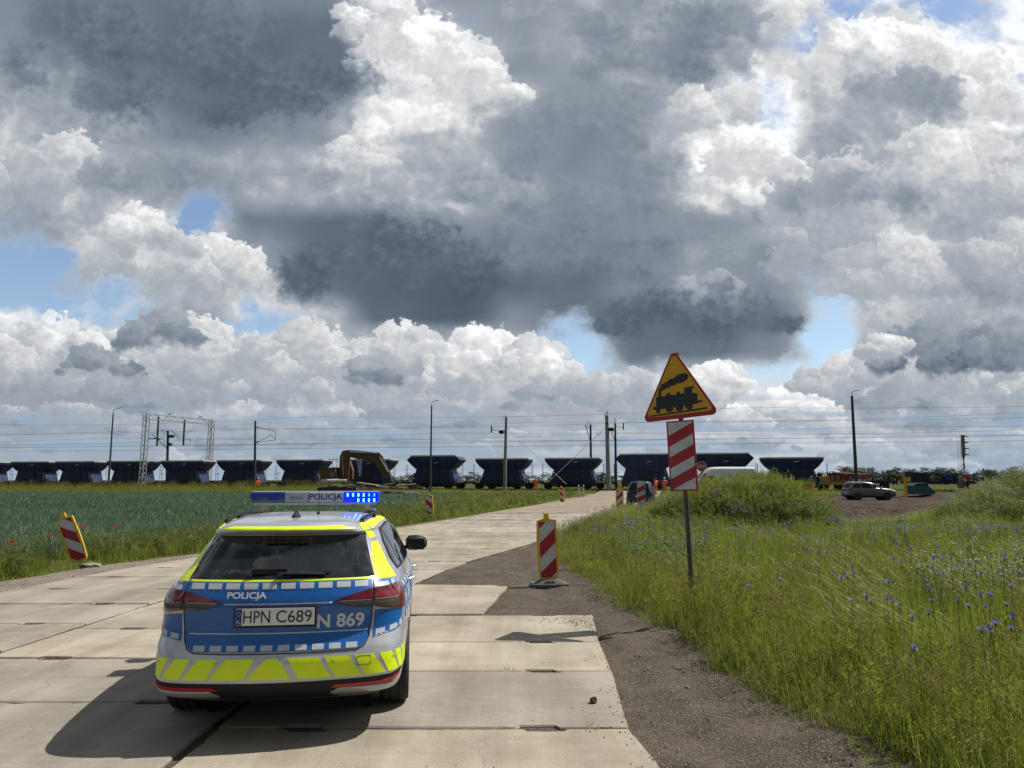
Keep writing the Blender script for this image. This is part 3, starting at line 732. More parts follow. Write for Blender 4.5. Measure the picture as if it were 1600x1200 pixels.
def arch_cut(body, ys, r, zc, x0, x1):
    mb = MB()
    for y in ys:
        for sg in (-1, 1): mb.tube((sg*x0, y, zc), (sg*x1, y, zc), r, None, 40)
    c = mb.build('cutter', body.data.materials[0]); md = body.modifiers.new('arches', 'BOOLEAN'); md.operation = 'DIFFERENCE'; md.object = c; md.solver = 'EXACT'
    dg = bpy.context.evaluated_depsgraph_get(); me = bpy.data.meshes.new_from_object(body.evaluated_get(dg)); body.modifiers.clear()
    body.data = me; bpy.data.objects.remove(c)
    for p in me.polygons: p.use_smooth = True
    me.set_sharp_from_angle(angle=R(38))
TYRE = mat('tyre_rubber', (.018, .018, .019), .82, var=.3, scale=20, bump=.2)
RIMM = mat('alloy', (.42, .43, .44), .35, .9, var=.1)
DARKP = mat('black_plastic', (.008, .008, .009), .55, var=.25, scale=30, bump=.1, bscale=300, spec=.3)
GLASS = mat('dark_glass', (.010, .012, .014), .04, var=0, spec=.5, coat=.3)
def wheel(parent, x, y, r, w, sg, spokes=5):
    t = MB(); hw = w/2
    t.lathe([(r*.66, -hw), (r*.80, -hw*1.02), (r*.93, -hw), (r*.985, -hw*.82), (r, -hw*.6), (r, -hw*.36), (r*.975, -hw*.34), (r*.975, -hw*.26), (r, -hw*.24), (r, hw*.24), (r*.975, hw*.26), (r*.975, hw*.34), (r, hw*.36), (r, hw*.6), (r*.985, hw*.82), (r*.93, hw), (r*.80, hw*1.02), (r*.66, hw)], n=40, axis='x')
    wo = t.build('wheel', TYRE, parent, smooth=True, angle=30, loc=(x, y, r))
    q = MB(); q.lathe([(r*.68, -hw*.9), (r*.68, hw*.95), (r*.63, hw*.95), (r*.60, hw*.55), (r*.60, -hw*.9)], n=32, axis='x')
    q.lathe([(.01, hw*.2), (r*.16, hw*.2), (r*.16, hw*.75), (.01, hw*.8)], n=16, axis='x')
    for k in range(spokes):
        a = 2*PI*k/spokes
        for da in (-.16, .16):
            q.tube((hw*.62, math.cos(a+da*.4)*r*.12, math.sin(a+da*.4)*r*.12), (hw*.72, math.cos(a+da)*r*.63, math.sin(a+da)*r*.63), r*.055, r*.05, 5)
    if sg < 0: q.v = [(-a, b, c) for a, b, c in q.v]
    q.build('rim', RIMM, wo, smooth=True, angle=40)
    return wo

# ---------------------------------------------------------------- the police estate car
PAINT = mat('silver_paint', (.43, .45, .48), .30, .4, var=.03, scale=2, coat=.6)
BLUE = mat('blue_film', (.0, .088, .33), .35, var=.06, scale=4, coat=.3)
YELLOW = mat('fluorescent_film', (.64, .80, .008), .42, var=.06, scale=6)
WHITEF = mat('reflective_white_film', (.40, .425, .46), .38, var=.06, scale=8)
SHUT = mat('panel_gap', (.006, .006, .007), .8, var=0)
REDL = mat('red_lamp_lens', (.085, .004, .008), .10, var=.2, scale=9, coat=.6)
REDB = mat('bright_red_lens', (.17, .005, .014), .14, var=.2, scale=30, coat=.6)
SMOKE = mat('smoked_lens', (.055, .045, .042), .10, var=.2, coat=.6)
AMBER = mat('pale_lens_strip', (.35, .33, .25), .2, var=.1)
REDR = mat('red_reflector', (.40, .012, .02), .3, var=.15, scale=60)
PLATEW = mat('number_plate_white', (.62, .63, .63), .4, var=.04)
PLATEB = mat('plate_blue', (.005, .03, .25), .4, var=0)
BLACKL = mat('black_lettering', (.010, .010, .012), .5, var=0)
def police_car():
    root = empty('police_car', (CX, CY, SLAB_TOP), YAW, 'silver police estate car with blue and fluorescent yellow livery and a lit roof lightbar', 'police car')
    rows = [ # z, w, yr, yf, bow, rc, fc, nar
     (.19, .70, .42, 4.30, .03, .20, .5, .02), (.24, .78, .30, 4.45, .03, .24, .6, .02), (.29, .845, .12, 4.56, .04, .30, .7, .03), (.345, .878, .035, 4.63, .05, .36, .75, .04),
     (.42, .896, .005, 4.67, .05, .40, .75, .045), (.52, .908, .0, 4.68, .055, .42, .75, .05), (.60, .914, .025, 4.68, .055, .42, .75, .05), (.655, .915, .055, 4.66, .055, .42, .75, .055),
     (.72, .915, .085, 4.64, .055, .42, .75, .06), (.80, .914, .085, 4.58, .055, .42, .75, .065), (.885, .912, .075, 4.40, .055, .42, .8, .07), (.935, .905, .085, 4.05, .055, .42, .8, .075),
     (.985, .885, .105, 3.62, .055, .42, .7, .08), (1.02, .868, .118, 3.36, .06, .42, .55, .085), (1.06, .848, .145, 3.22, .06, .42, .5, .09), (1.13, .812, .215, 3.05, .06, .42, .45, .10),
     (1.21, .772, .295, 2.86, .06, .40, .42, .10), (1.29, .726, .365, 2.66, .06, .38, .40, .10), (1.345, .686, .405, 2.50, .06, .36, .38, .10), (1.362, .672, .345, 2.45, .06, .38, .36, .09),
     (1.385, .650, .325, 2.38, .06, .40, .36, .09), (1.410, .615, .36, 2.28, .06, .40, .36, .08), (1.432, .560, .47, 2.15, .06, .36, .36, .07), (1.450, .46, .66, 2.0, .06, .30, .36, .06), (1.462, .33, .90, 1.82, .05, .2, .3, .04), (1.468, .12, 1.25, 1.6, .02, .08, .1, .01)]
    S = Shell(rows)
    mb = MB(); zs = sorted(set([r[0] for r in rows]+[round(.19+.02*k, 3) for k in range(1, 64) if .19+.02*k < 1.465]))
    S.mesh(mb, zs)
    body = mb.build('body', PAINT, root, smooth=True, angle=50)
    arch_cut(body, (1.03, 3.74), .365, .335, .58, 1.1)
    for y in (1.03, 3.74):
        for sg in (-1, 1): wheel(root, sg*.782, y, .328, .222, sg)
    wl = MB()
    for y in (1.03, 3.74):
        for sg in (-1, 1): wl.tube((sg*.56, y, .335), (sg*.60, y, .335), .38, None, 28)
    wl.each('wheel_well', DARKP, root)
    F = lambda l, z, d: S.off(l, z, d)
    def FX(x, z, d): return S.off(S.rear_l(x, z), z, d)
    def FS(y, z, d, sg=1): return S.off(S.side_l(y, z, sg), z, d)
    # --- glass
    g = MB(); polypatch(g, FX, [(-.635, 1.062), (.635, 1.062), (.60, 1.16), (.565, 1.27), (.545, 1.343), (-.545, 1.343), (-.565, 1.27), (-.60, 1.16)], .004)
    rw = g.build('rear_window', GLASS, root, smooth=True, angle=30)
    g = MB()
    for k in range(7): polypatch(g, FX, [(-.16+.055*k, 1.285), (-.156+.055*k, 1.285), (-.156+.055*k, 1.335), (-.16+.055*k, 1.335)], .0055)
    for k in range(3): polypatch(g, FX, [(-.17, 1.292+.016*k), (.18, 1.292+.016*k), (.18, 1.2945+.016*k), (-.17, 1.2945+.016*k)], .0055, step=.08)
    g.build('window_grille', mat('grille_wire', (.10, .11, .12), .6, var=.2), rw)
    for sg in (-1, 1):
        fs = lambda y, z, d: FS(y, z, d, sg)
        g = MB()
        polypatch(g, fs, [(.83, 1.045), (2.55, 1.03), (3.10, 1.03), (2.78, 1.19), (2.40, 1.352), (1.7, 1.372), (1.15, 1.350), (.93, 1.26), (.84, 1.15)], .003, step=.08)
        g.each('window_trim', DARKP, root, smooth=True, angle=40)
        for poly in ([(.88, 1.06), (1.13, 1.058), (1.17, 1.325), (1.10, 1.315), (.965, 1.245), (.89, 1.15)], [(1.17, 1.056), (1.98, 1.05), (1.99, 1.352), (1.70, 1.355), (1.21, 1.335)], [(2.06, 1.05), (2.98, 1.048), (2.73, 1.18), (2.38, 1.335), (2.07, 1.350)]):
            g = MB(); polypatch(g, fs, poly, .007, step=.08); g.build('side_window', GLASS, root, smooth=True, angle=40)
    # windscreen (front)
    g = MB(); a_, L_ = S.contour(1.2)
    for z0, z1 in ((1.04, 1.12), (1.12, 1.2), (1.2, 1.28), (1.28, 1.335)):
        def fw(u, z, d):
            ct, LL = S.contour(z); l = LL[-1]-abs(u)*.80*S.par(z)[0]; return S.off(l if u >= 0 else -l, z, d)
        patch(g, fw, [(.02, z0), (1, z0), (1, z1), (.02, z1)], .004, 10, 3); patch(g, fw, [(-1, z0), (-.02, z0), (-.02, z1), (-1, z1)], .004, 10, 3)
    g.build('windscreen', GLASS, root, smooth=True, angle=40)
    # --- livery
    blue = MB()
    lb, lt = .625, .650
    polypatch(blue, F, [(-.54, .602), (.54, .602), (.585, .625), (.612, .67), (.622, .74), (.632, .82), (.640, .92), (.640, 1.043), (-.640, 1.043), (-.640, .92), (-.632, .82), (-.622, .74), (-.612, .67), (-.585, .625)], .003)
    for sg in (-1, 1):
        polypatch(blue, F, [(sg*.645, .668), (sg*.80, .680), (sg*1.0, .715), (sg*1.0, .81), (sg*.655, .845)], .003)
        polypatch(blue, F, [(sg*.655, .985), (sg*.98, .985), (sg*.98, 1.012), (sg*.65, 1.043)], .003)
    for sg in (-1, 1):
        fs = lambda y, z, d: FS(y, z, d, sg)
        polypatch(blue, fs, [(.62, .715), (1.2, .728), (3.2, .735), (3.2, .955), (1.2, .965), (.62, .965)], .003, step=.12)
    blue.each('livery_band', BLUE, root, smooth=True, angle=40)
    wf = MB()
    for k in range(10):                                # dashes under the window and along the foot of the tailgate
        x = -.61+k*.1245; patch(wf, F, [(x, 1.000), (x+.095, 1.000), (x+.095, 1.037), (x, 1.037)], .0052, 4, 2)
        x = -.545+k*.112
        if k < 10: patch(wf, F, [(x, .606), (x+.078, .606), (x+.078, .640), (x, .640)], .0052, 4, 2)
    for sg in (-1, 1):
        for a, b in ((.665, .735), (.775, .855), (.895, .965)):
            za, zb = .672+(a-.645)*.12, .672+(b-.645)*.12
            patch(wf, F, [(sg*a, za), (sg*b, zb), (sg*b, zb+.034), (sg*a, za+.034)], .0052, 4, 2)
        for k in range(14):
            y = .66+k*.19
            for z in (.722+.0008*k, .935): patch(wf, lambda u, v, d: FS(u, v, d, sg), [(y, z), (y+.11, z), (y+.11, z+.032), (y, z+.032)], .0052, 3, 2)
        for a, b in ((.70, .80), (.84, .93)): patch(wf, F, [(sg*a, .99), (sg*b, .99), (sg*b, 1.018), (sg*a, 1.018)], .0052, 4, 2)
    wf.each('checker_dash', WHITEF, root, smooth=True, angle=40)
    ye = MB()
    # slanting bars on the bumper: /// left of the middle, a triangle, \\\ to the right
    zb, zt = .428, .560
    edges_b = [-1.12, -.975, -.84, -.655, -.485, -.315, -.055]
    polypatch(ye, F, [(-.18, zb), (.112, zb), (.024, zt), (-.058, zt)], .003)
    for a, b in ((-.423, -.202), (-.609, -.443), (-.768, -.629), (-.908, -.793), (-1.022, -.929), (-1.132, -1.044)):
        sh = .085; polypatch(ye, F, [(a, zb), (b, zb), (b+sh*.85, zt), (a+sh*1.25, zt)], .003)
    for a, b in ((.162, .377), (.402, .578), (.602, .748), (.777, .892), (.914, 1.007), (1.029, 1.102), (1.124, 1.19)):
        sh = .085; polypatch(ye, F, [(a, zb), (b, zb), (b-sh*1.1, zt), (a-sh*.9, zt)], .003)
    # sweep up the rear pillars and along the roof edge, strip under the window, strip over the spoiler
    for sg in (-1, 1):
        polypatch(ye, F, [(sg*.665, 1.046), (sg*1.06, 1.02), (sg*.985, 1.10), (sg*.905, 1.20), (sg*.86, 1.275), (sg*.665, 1.275), (sg*.64, 1.20), (sg*.655, 1.10)], .003)
        polypatch(ye, F, [(sg*.66, 1.302), (sg*.84, 1.302), (sg*.82, 1.352), (sg*.63, 1.352)], .003)
        polypatch(ye, F, [(sg*.62, 1.366), (sg*.80, 1.366), (sg*.74, 1.418), (sg*.60, 1.414)], .003)
        polypatch(ye, lambda u, v, d: FS(u, v, d, sg), [(.84, 1.362), (1.3, 1.385), (2.2, 1.385), (2.2, 1.410), (1.2, 1.420), (.70, 1.410)], .003, step=.1)
    polypatch(ye, F, [(-.63, 1.0465), (.63, 1.0465), (.63, 1.0585), (-.63, 1.0585)], .003)
    polypatch(ye, F, [(-.52, 1.384), (.52, 1.384), (.40, 1.408), (-.40, 1.408)], .003)
    ye.each('yellow_bar', YELLOW, root, smooth=True, angle=40)
    LF = mat('lettering_film', (.50, .53, .57), .4, var=.03); BO = .026
    for args, kw in (((FX, 'POLICJA', -.342, .928, .055, .264, .0055, BO), {}), ((FX, 'N 869', .262, .736, .096, .316, .0055, BO), {}),
        ((lambda y, z, d: FS(y, z, d, 1), 'N 869', .70, .80, .115, .5, .0055, BO), {}), ((lambda y, z, d: FS(y, z, d, 1), 'POLICJA', 1.55, .80, .12, 1.2, .0055, BO), {}),
        ((lambda y, z, d: FS(y, z, d, -1), 'N 869', 1.2, .80, .115, .5, .0055, BO), {'flip': True}), ((lambda y, z, d: FS(y, z, d, -1), 'POLICJA', 2.75, .80, .12, 1.2, .0055, BO), {'flip': True})):
        lt = MB(); letters(lt, *args, **kw); lt.build('lettering', LF, root)
    # --- shut lines, mouldings
    sh = MB()
    line = [(-.648, 1.05), (-.645, .92), (-.638, .82), (-.628, .74), (-.618, .67), (-.590, .618), (-.54, .594), (-.3, .590), (.3, .590), (.54, .594), (.590, .618), (.618, .67), (.628, .74), (.638, .82), (.645, .92), (.648, 1.05)]
    sub = []
    for a, b in zip(line[:-1], line[1:]):
        n = max(1, int(math.hypot(b[0]-a[0], b[1]-a[1])/.05)); sub += [(a[0]+(b[0]-a[0])*t/n, a[1]+(b[1]-a[1])*t/n) for t in range(n)]
    sub.append(line[-1]); sh.path([F(l, z, .001) for l, z in sub], .0045, 5)
    for sg in (-1, 1):
        sh.path([FS(.50+.02*k, .66+.0*k, .001, sg) for k in range(3)], .003, 4)
        for ys in ([(1.20, 1.05), (1.10, .9), (1.30, .7), (1.46, .45)], [(2.02, 1.05), (2.02, .7), (2.0, .32)], [(3.02, 1.03), (3.12, .8), (3.10, .35)]):
            pts = []
            for (ya, za), (yb, zb_) in zip(ys[:-1], ys[1:]): pts += [(ya+(yb-ya)*t/5, za+(zb_-za)*t/5) for t in range(6)]
            sh.path([FS(y, z, .001, sg) for y, z in pts], .003, 4)
    sh.each('shut_line', SHUT, root)
    mo = MB(); polypatch(mo, F, [(-.605, .708), (.605, .708), (.605, .716), (-.605, .716)], .005); polypatch(mo, F, [(-.36, .9015), (.36, .9015), (.36, .9085), (-.36, .9085)], .005)
    for sg in (-1, 1): mo.path([F(sg*(.645+.04*k), .664+.0036*k+.0009*k*k, .001) for k in range(10)], .004, 5)
    mo.each('moulding', PAINT, root, smooth=True)
    # --- tail lamps: dark red lens wrapped round the corner, brighter pieces inside
    for sg in (-1, 1):
        lm = MB(); q = lambda p: [(sg*a, b) for a, b in p]
        polypatch(lm, F, q([(.375, .912), (.43, .885), (.52, .872), (.636, .866), (.636, .984), (.52, .958), (.43, .932)]), .012)
        polypatch(lm, F, q([(.652, .866), (.80, .842), (1.00, .812), (1.045, .815), (1.05, .90), (1.03, .985), (.90, .992), (.652, .986)]), .012)
        la = lm.build('tail_lamp', REDL, root, smooth=True, angle=40)
        lm = MB(); polypatch(lm, F, q([(.40, .905), (.52, .876), (.634, .870), (.634, .905), (.52, .905)]), .0135); polypatch(lm, F, q([(.654, .870), (.80, .848), (.90, .842), (.90, .895), (.654, .905)]), .0135)
        lm.build('smoked_lens', SMOKE, la, smooth=True, angle=40)
        lm = MB(); polypatch(lm, F, q([(.44, .921), (.634, .924), (.634, .950), (.53, .940)]), .0138); polypatch(lm, F, q([(.654, .924), (.90, .922), (.985, .875), (.99, .845), (1.035, .835), (1.035, .90), (.985, .962), (.86, .955), (.654, .952)]), .0138)
        lm.build('lens_element', REDB, la, smooth=True, angle=40)
        lm = MB(); lm.path([F(sg*(.41+.024*k), .9085+.0004*k, .0135) for k in range(10)], .0028, 4); lm.path([F(sg*(.655+.024*k), .912, .0135) for k in range(10)], .0028, 4)
        lm.each('light_strip', AMBER, la)
    # --- bumper foot: black strip, red reflectors, dark undertray
    bl = MB(); polypatch(bl, F, [(-.93, .398), (-.80, .352), (.80, .352), (1.0, .425), (.97, .428), (.80, .412), (0, .404), (-.80, .405), (-.97, .424)], .004)
    polypatch(bl, F, [(-.42, .352), (-.36, .318), (-.40, .215), (.40, .215), (.36, .318), (.42, .352)], .004); bl.build('bumper_strip', DARKP, root, smooth=True, angle=40)
    for sg in (-1, 1):
        rr = MB(); polypatch(rr, F, [(sg*.37, .360), (sg*.80, .356), (sg*.93, .392), (sg*.90, .393), (sg*.78, .380), (sg*.40, .378)], .008); rr.build('reflector', REDR, root, smooth=True, angle=40)
        ex = MB(); ex.path([F(sg*(.42+.05*k), .349-.0008*k, .004) for k in range(9)], .005, 5); ex.build('bumper_trim', PAINT, root)
    un = MB(); un.box((0, 2.4, .215), (1.3, 3.7, .05)); un.build('undertray', DARKP, root)
    pk = MB()
    for x in (-.83, -.385, .385, .83): 
        p = F(x, .53, .004); nn = S.normal(x, .53); pk.tube(p-nn*.004, p+nn*.003, .0125, .0115, 12)
    pk.each('parking_sensor', mat('sensor_yellow', (.45, .56, .02), .5, var=.1), root)
    tp = MB(); l0, l1, z0, z1 = .545, .635, .495, .552; tp.path([F(l0, z0, .004), F(l1, z0, .004), F(l1, z1, .004), F(l0, z1, .004), F(l0, z0, .004)], .0018, 4); tp.build('tow_cover', SHUT, root)
    # --- number plate
    yp = S.at(0, .823).y-.016; pl = empty('plate_holder'); pr = MB(); pr.box((-.012, yp+.004, .823), (.545, .02, .138)); bpy.data.objects.remove(pl)
    ph = pr.build('plate_holder', DARKP, root, bevel=.006)
    pr = MB(); pr.box((-.012, yp-.008, .826), (.520, .004, .112)); npl = pr.build('number_plate', PLATEW, ph)
    pr = MB(); pr.box((-.2505, yp-.0105, .826), (.040, .003, .108)); pr.build('country_strip', PLATEB, npl)
    PF = lambda u, v, d: (u, yp-.0125-d, v)
    pr = MB(); letters(pr, PF, 'HPN', -.220, .787, .079, .175, 0, 0); letters(pr, PF, 'C689', -.005, .787, .079, .235, 0, 0); pr.build('plate_text', BLACKL, npl)
    pr = MB(); letters(pr, PF, 'PL', -.263, .784, .020, .025, 0, 0)
    for k in range(12):
        a = 2*PI*k/12; pr.add([(-.2505+.012*math.cos(a)+.0022*math.cos(b), yp-.0125, .846+.012*math.sin(a)+.0022*math.sin(b)) for b in (0, 1.57, 3.14, 4.71)], [(0, 1, 2, 3)])
    pr.build('country_mark', mat('plate_mark', (.55, .50, .25), .5, var=0), npl)
    # --- wiper
    w = MB(); w.tube(FX(.0, 1.075, .0), FX(.0, 1.075, .035), .022, .018, 12); w.path([FX(.0, 1.078, .032), FX(.12, 1.082, .026), FX(.30, 1.078, .016)], .010, 6)
    w.path([FX(-.02+.05*k, 1.088+.0005*k, .016) for k in range(8)], .0065, 5); w.box(FX(-.08, 1.10, .018), (.24, .02, .035)); w.build('wiper', DARKP, root, smooth=True, angle=40)
    hb = MB(); hb.box(FX(0, 1.358, .03), (.30, .02, .012)); hb.build('brake_lamp', REDL, root)
    # --- roof rails, fin, whip aerial
    for sg in (-1, 1):
        rl = MB()
        def rp(y, d): p = FS(y, 1.416, 0, sg); return Vector((p.x-sg*.012, p.y, 1.416+d))
        rl.path([rp(.72, -.004), rp(.80, .026), rp(1.0, .036), rp(1.3, .040), rp(1.7, .040), rp(2.0, .034), rp(2.16, .020), rp(2.24, -.01)], .014, 8)
        for y in (.80, 1.5, 2.15): rl.box(rp(y, .008), (.026, .10, .04))
        rl.build('roof_rail', DARKP, root, smooth=True, angle=40)
    fn = MB(); fn.loft([[(x*k, .80+y*j, z) for x, y in ((-.036, -.02), (0, -.06), (.036, -.02), (.03, .09), (0, .13), (-.03, .09))] for k, j, z in ((1, 1, 1.445), (.85, .95, 1.465), (.45, .6, 1.485), (.16, .28, 1.512), (.06, .1, 1.524))]); fn.build('roof_fin', DARKP, root, smooth=True, angle=50)
    an = MB(); an.tube((.13, 1.15, 1.455), (.13, 1.15, 1.485), .016, .010, 10); an.tube((.13, 1.15, 1.485), (.14, 1.10, 1.70), .003, .002, 6); an.build('whip_aerial', DARKP, root)
    # --- mirrors
    for sg in (-1, 1):
        m_ = MB(); rings = []
        for (dx, wy, hz, dy) in ((0, .045, .05, 0), (.03, .085, .085, .0), (.10, .10, .092, -.01), (.17, .09, .082, -.01), (.215, .06, .055, 0), (.225, .02, .02, .01)):
            rings.append([(sg*(.845+dx), 2.93+dy+wy*math.cos(a), 1.075+hz*math.sin(a)*(1.0 if math.sin(a) > 0 else .75)) for a in [2*PI*k/14 for k in range(14)]])
        m_.loft(rings); m_.box((sg*.825, 2.96, 1.035), (.09, .06, .03)); mr = m_.build('wing_mirror', DARKP, root, smooth=True, angle=50)
        m_ = MB(); m_.box((sg*.955, 2.824, 1.078), (.165, .012, .118)); m_.build('mirror_glass', GLASS, mr, bevel=.005)
        hd = MB()
        for y in (1.42, 2.36): hd.path([FS(y-.09, .905, -.002, sg), FS(y-.05, .908, .036, sg), FS(y+.06, .906, .036, sg), FS(y+.10, .904, -.002, sg)], .013, 8)
        hd.each('door_handle', mat('chrome_handle', (.72, .73, .74), .18, .9, var=.05), root, smooth=True, angle=60)
    # front lamps and grille (out of sight from behind, but there)
    fr = MB()
    for sg in (-1, 1):
        ct, LL = S.contour(.7); patch(fr, lambda u, v, d: S.off(sg*(S.contour(v)[1][-1]-u), v, d), [(.50, .64), (.86, .68), (.90, .74), (.50, .75)], .006, 8, 3)
    fr.each('headlamp', mat('headlamp_lens', (.5, .52, .54), .08, var=.1), root, smooth=True)
    gr = MB()
    for sg in (-1, 1): patch(gr, lambda u, v, d: S.off(sg*(S.contour(v)[1][-1]-u), v, d), [(0, .50), (.40, .52), (.44, .74), (0, .76)], .006, 8, 4)
    gr.each('grille', DARKP, root)
    # --- lightbar
    bx, by, bz, bw = -.045, 2.50, 1.572, 1.24
    bar = MB(); bar.box((bx, by, bz-.058), (bw*.94, .26, .02)); bar.box((bx, by, bz+.056), (bw*.99, .22, .010))
    for sg in (-1, 1): bar.box((bx+sg*.50, by, 1.492), (.05, .16, .07)); bar.bar((bx+sg*.50, by, 1.49), (bx+sg*.585, by, 1.43), .03)
    lb_ = bar.build('lightbar', mat('lightbar_shell', (.36, .38, .41), .3, var=.05), root, bevel=.006)
    BLENS = mat('blue_lens', (.004, .030, .26), .22, var=.15, scale=12, coat=.5)
    LIT = mat('lit_blue_lens', (.004, .02, .35), .2, var=0, emit=(.0, .012, 1.0), estr=.9)
    LED = mat('led', (.1, .3, 1), .3, var=0, emit=(.05, .42, 1.0), estr=9)
    def seg(name, x0, x1, m, z0=-.048, z1=.051, dd=.25):
        q = MB(); q.box((bx+(x0+x1)/2, by, bz+(z0+z1)/2), (x1-x0-.004, dd, z1-z0)); return q.build(name, m, lb_, bevel=.010, smooth=False)
    seg('blue_lens', -.62, -.295, BLENS, -.014, .051); seg('lower_lens', -.615, -.295, mat('pale_lens', (.09, .13, .20), .2, var=.2, scale=15), -.048, -.016, .246)
    c = seg('centre_cover', -.295, -.065, mat('cover_silver', (.27, .31, .37), .35, var=.1))
    q = MB(); q.box((bx-.18, by-.127, bz-.005), (.12, .006, .022)); q.build('lamp_slot', mat('slot_grey', (.16, .18, .20), .5, var=.1), c)
    pn = seg('sign_panel', -.065, .275, WHITEF)
    q = MB(); letters(q, lambda u, v, d: (u, by-.1285-d, v), 'POLICJA', bx-.055, bz-.037, .074, .318, 0, .018); q.build('sign_text', mat('sign_blue', (.004, .02, .20), .5, var=0), pn)
    ll = seg('lit_lens', .275, .62, LIT)
    for k in range(6):
        for j in (0, 1):
            if j == 1 and k < 2: continue
            q = MB(); q.box((bx+.315+k*.052, by-.127, bz+.026-.052*j), (.013, .008, .030)); q.build('led', LED if k not in (4, 5) or j else mat('led_dim', (.1, .3, 1), .3, var=0, emit=(.02, .25, 1.0), estr=3.5), ll)
    return root
CX, CY, YAW = -1.585, 5.31, R(7.5)
police_car()
# ---------------------------------------------------------------- road signs and barrier boards
ROADRED = mat('sign_red', (.30, .010, .018), .42, var=.28, scale=5, bump=.06, bscale=90)
ROADWHITE = mat('sign_white', (.46, .48, .50), .45, var=.16, scale=5, bump=.06, bscale=90)
ROADYEL = mat('sign_yellow', (.56, .30, .008), .45, var=.08, scale=3)
SIGNBLACK = mat('sign_black', (.010, .014, .022), .5, var=.1)
YPLAST = mat('yellow_plastic', (.62, .38, .02), .45, var=.2, scale=9, bump=.1)
RUBBER = mat('recycled_plastic', (.10, .10, .098), .85, var=.4, scale=14, bump=.4, bscale=60)
GALV = mat('galvanised', (.33, .34, .34), .45, .7, var=.25, scale=8)
RUSTP = mat('weathered_post', (.075, .06, .046), .75, .2, var=.55, scale=9, bump=.3, stretch=(1, 1, .5))
def clip_band(w, h, a, b, slope):
    """part of a w x h rectangle (centred in u, v from 0) with a < v - slope*u < b"""
    poly = [(-w/2, 0), (w/2, 0), (w/2, h), (-w/2, h)]
    for lim, sg in ((a, 1), (b, -1)):
        out = []
        for (p, q) in zip(poly, poly[1:]+poly[:1]):
            dp, dq = sg*(p[1]-slope*p[0]-lim), sg*(q[1]-slope*q[0]-lim)
            if dp >= 0: out.append(p)
            if dp*dq < 0:
                t = dp/(dp-dq); out.append((p[0]+(q[0]-p[0])*t, p[1]+(q[1]-p[1])*t))
        poly = out
        if len(poly) < 3: return None
    return poly
def barrier_board(loc, yaw, lean, dirn, label, base=True, w=.27, h=.95, leany=0.0):
    root = empty('barrier_board', loc, yaw, label, 'barrier board', 'red and white barrier boards along the road')
    z0 = .13; rot = Euler((R(leany), R(lean), 0)).to_matrix(); piv = Vector((0, 0, .10))
    T = lambda p: (rot @ (Vector(p)-piv))+piv
    mb = MB(); hw = w/2+.03                            # bulging yellow body with a neck
    prof = [(-hw*.75, z0-.03), (hw*.75, z0-.03), (hw*.98, z0+.03), (hw*1.10, z0+h*.3), (hw*1.12, z0+h*.6), (hw*1.02, z0+h+.015), (hw*.92, z0+h+.03), (.045, z0+h+.05), (.040, z0+h+.14), (-.040, z0+h+.14), (-.045, z0+h+.05), (-hw*.92, z0+h+.03), (-hw*1.02, z0+h+.015), (-hw*1.12, z0+h*.6), (-hw*1.10, z0+h*.3), (-hw*.98, z0+.03)]
    mb.prism(prof, -.032, .032, lambda u, v, t: T((u, t, v)))
    mb.build('board_frame', YPLAST, root, bevel=.008)
    for sd in (-1, 1):
        fm = MB(); fm.prism([(-w/2, z0+.02), (w/2, z0+.02), (w/2, z0+h), (-w/2, z0+h)], sd*.033, sd*.036, lambda u, v, t: T((u, t, v)))
        face = fm.build('board_face', ROADWHITE, root)
        rm = MB(); P = .245
        for k in range(-2, 6):
            pl = clip_band(w, h-.02, k*2*P-.04, k*2*P+P-.04, dirn*.92)
            if pl: rm.prism([(u, v+z0+.02) for u, v in pl], sd*.0362, sd*.0385, lambda u, v, t: T((u, t, v)))
        for o in rm.each('red_stripe', ROADRED, face): pass
    if base:
        b = MB(); b.box((0, 0, .028), (.62, .42, .056)); b.box((0, .0, .085), (.50, .32, .058), taper=.66); b.build('base', RUBBER, root, bevel=.012)
        b = MB(); b.box((.0, -.149, .082), (.16, .012, .042), rot=Matrix.Rotation(R(-35), 3, 'X')); b.build('base_slot', SHUT, root)
    return root
gx, gy = gnd(858, 912); barrier_board((gx, gy, H(gx, gy)+.012), R(4), -2.5, 1, 'upright red and white barrier board on a grey plastic base at the gravel corner')
gx, gy = gnd(126, 877); barrier_board((gx, gy, H(gx, gy)-.06), R(12), -22, -1, 'barrier board leaning far over on the gravel verge at the edge of the wheat', False)
gx, gy = gnd(672, 810); barrier_board((gx, gy, H(gx, gy)-.02), R(-8), -4, -1, 'barrier board standing on the grass verge just right of the police car roof', False)
gx, gy = gnd(879, 784.5); barrier_board((gx, gy, H(gx, gy)-.05), R(-18), -6, -1, 'faded tilting barrier board beside the two white posts near the railway', True, w=.30, h=1.12)
gx, gy = 6.35, 46.0; barrier_board((gx, gy, H(gx, gy)+.14), R(3), 1.5, 1, 'short barrier board at the road edge left of the dark blue car', False, w=.36)
gx, gy = 10.5, 76.0; barrier_board((gx, gy, H(gx, gy)+.40), R(-15), 2, -1, 'small distant barrier board by the crossing above the dark blue car', False, w=.30)
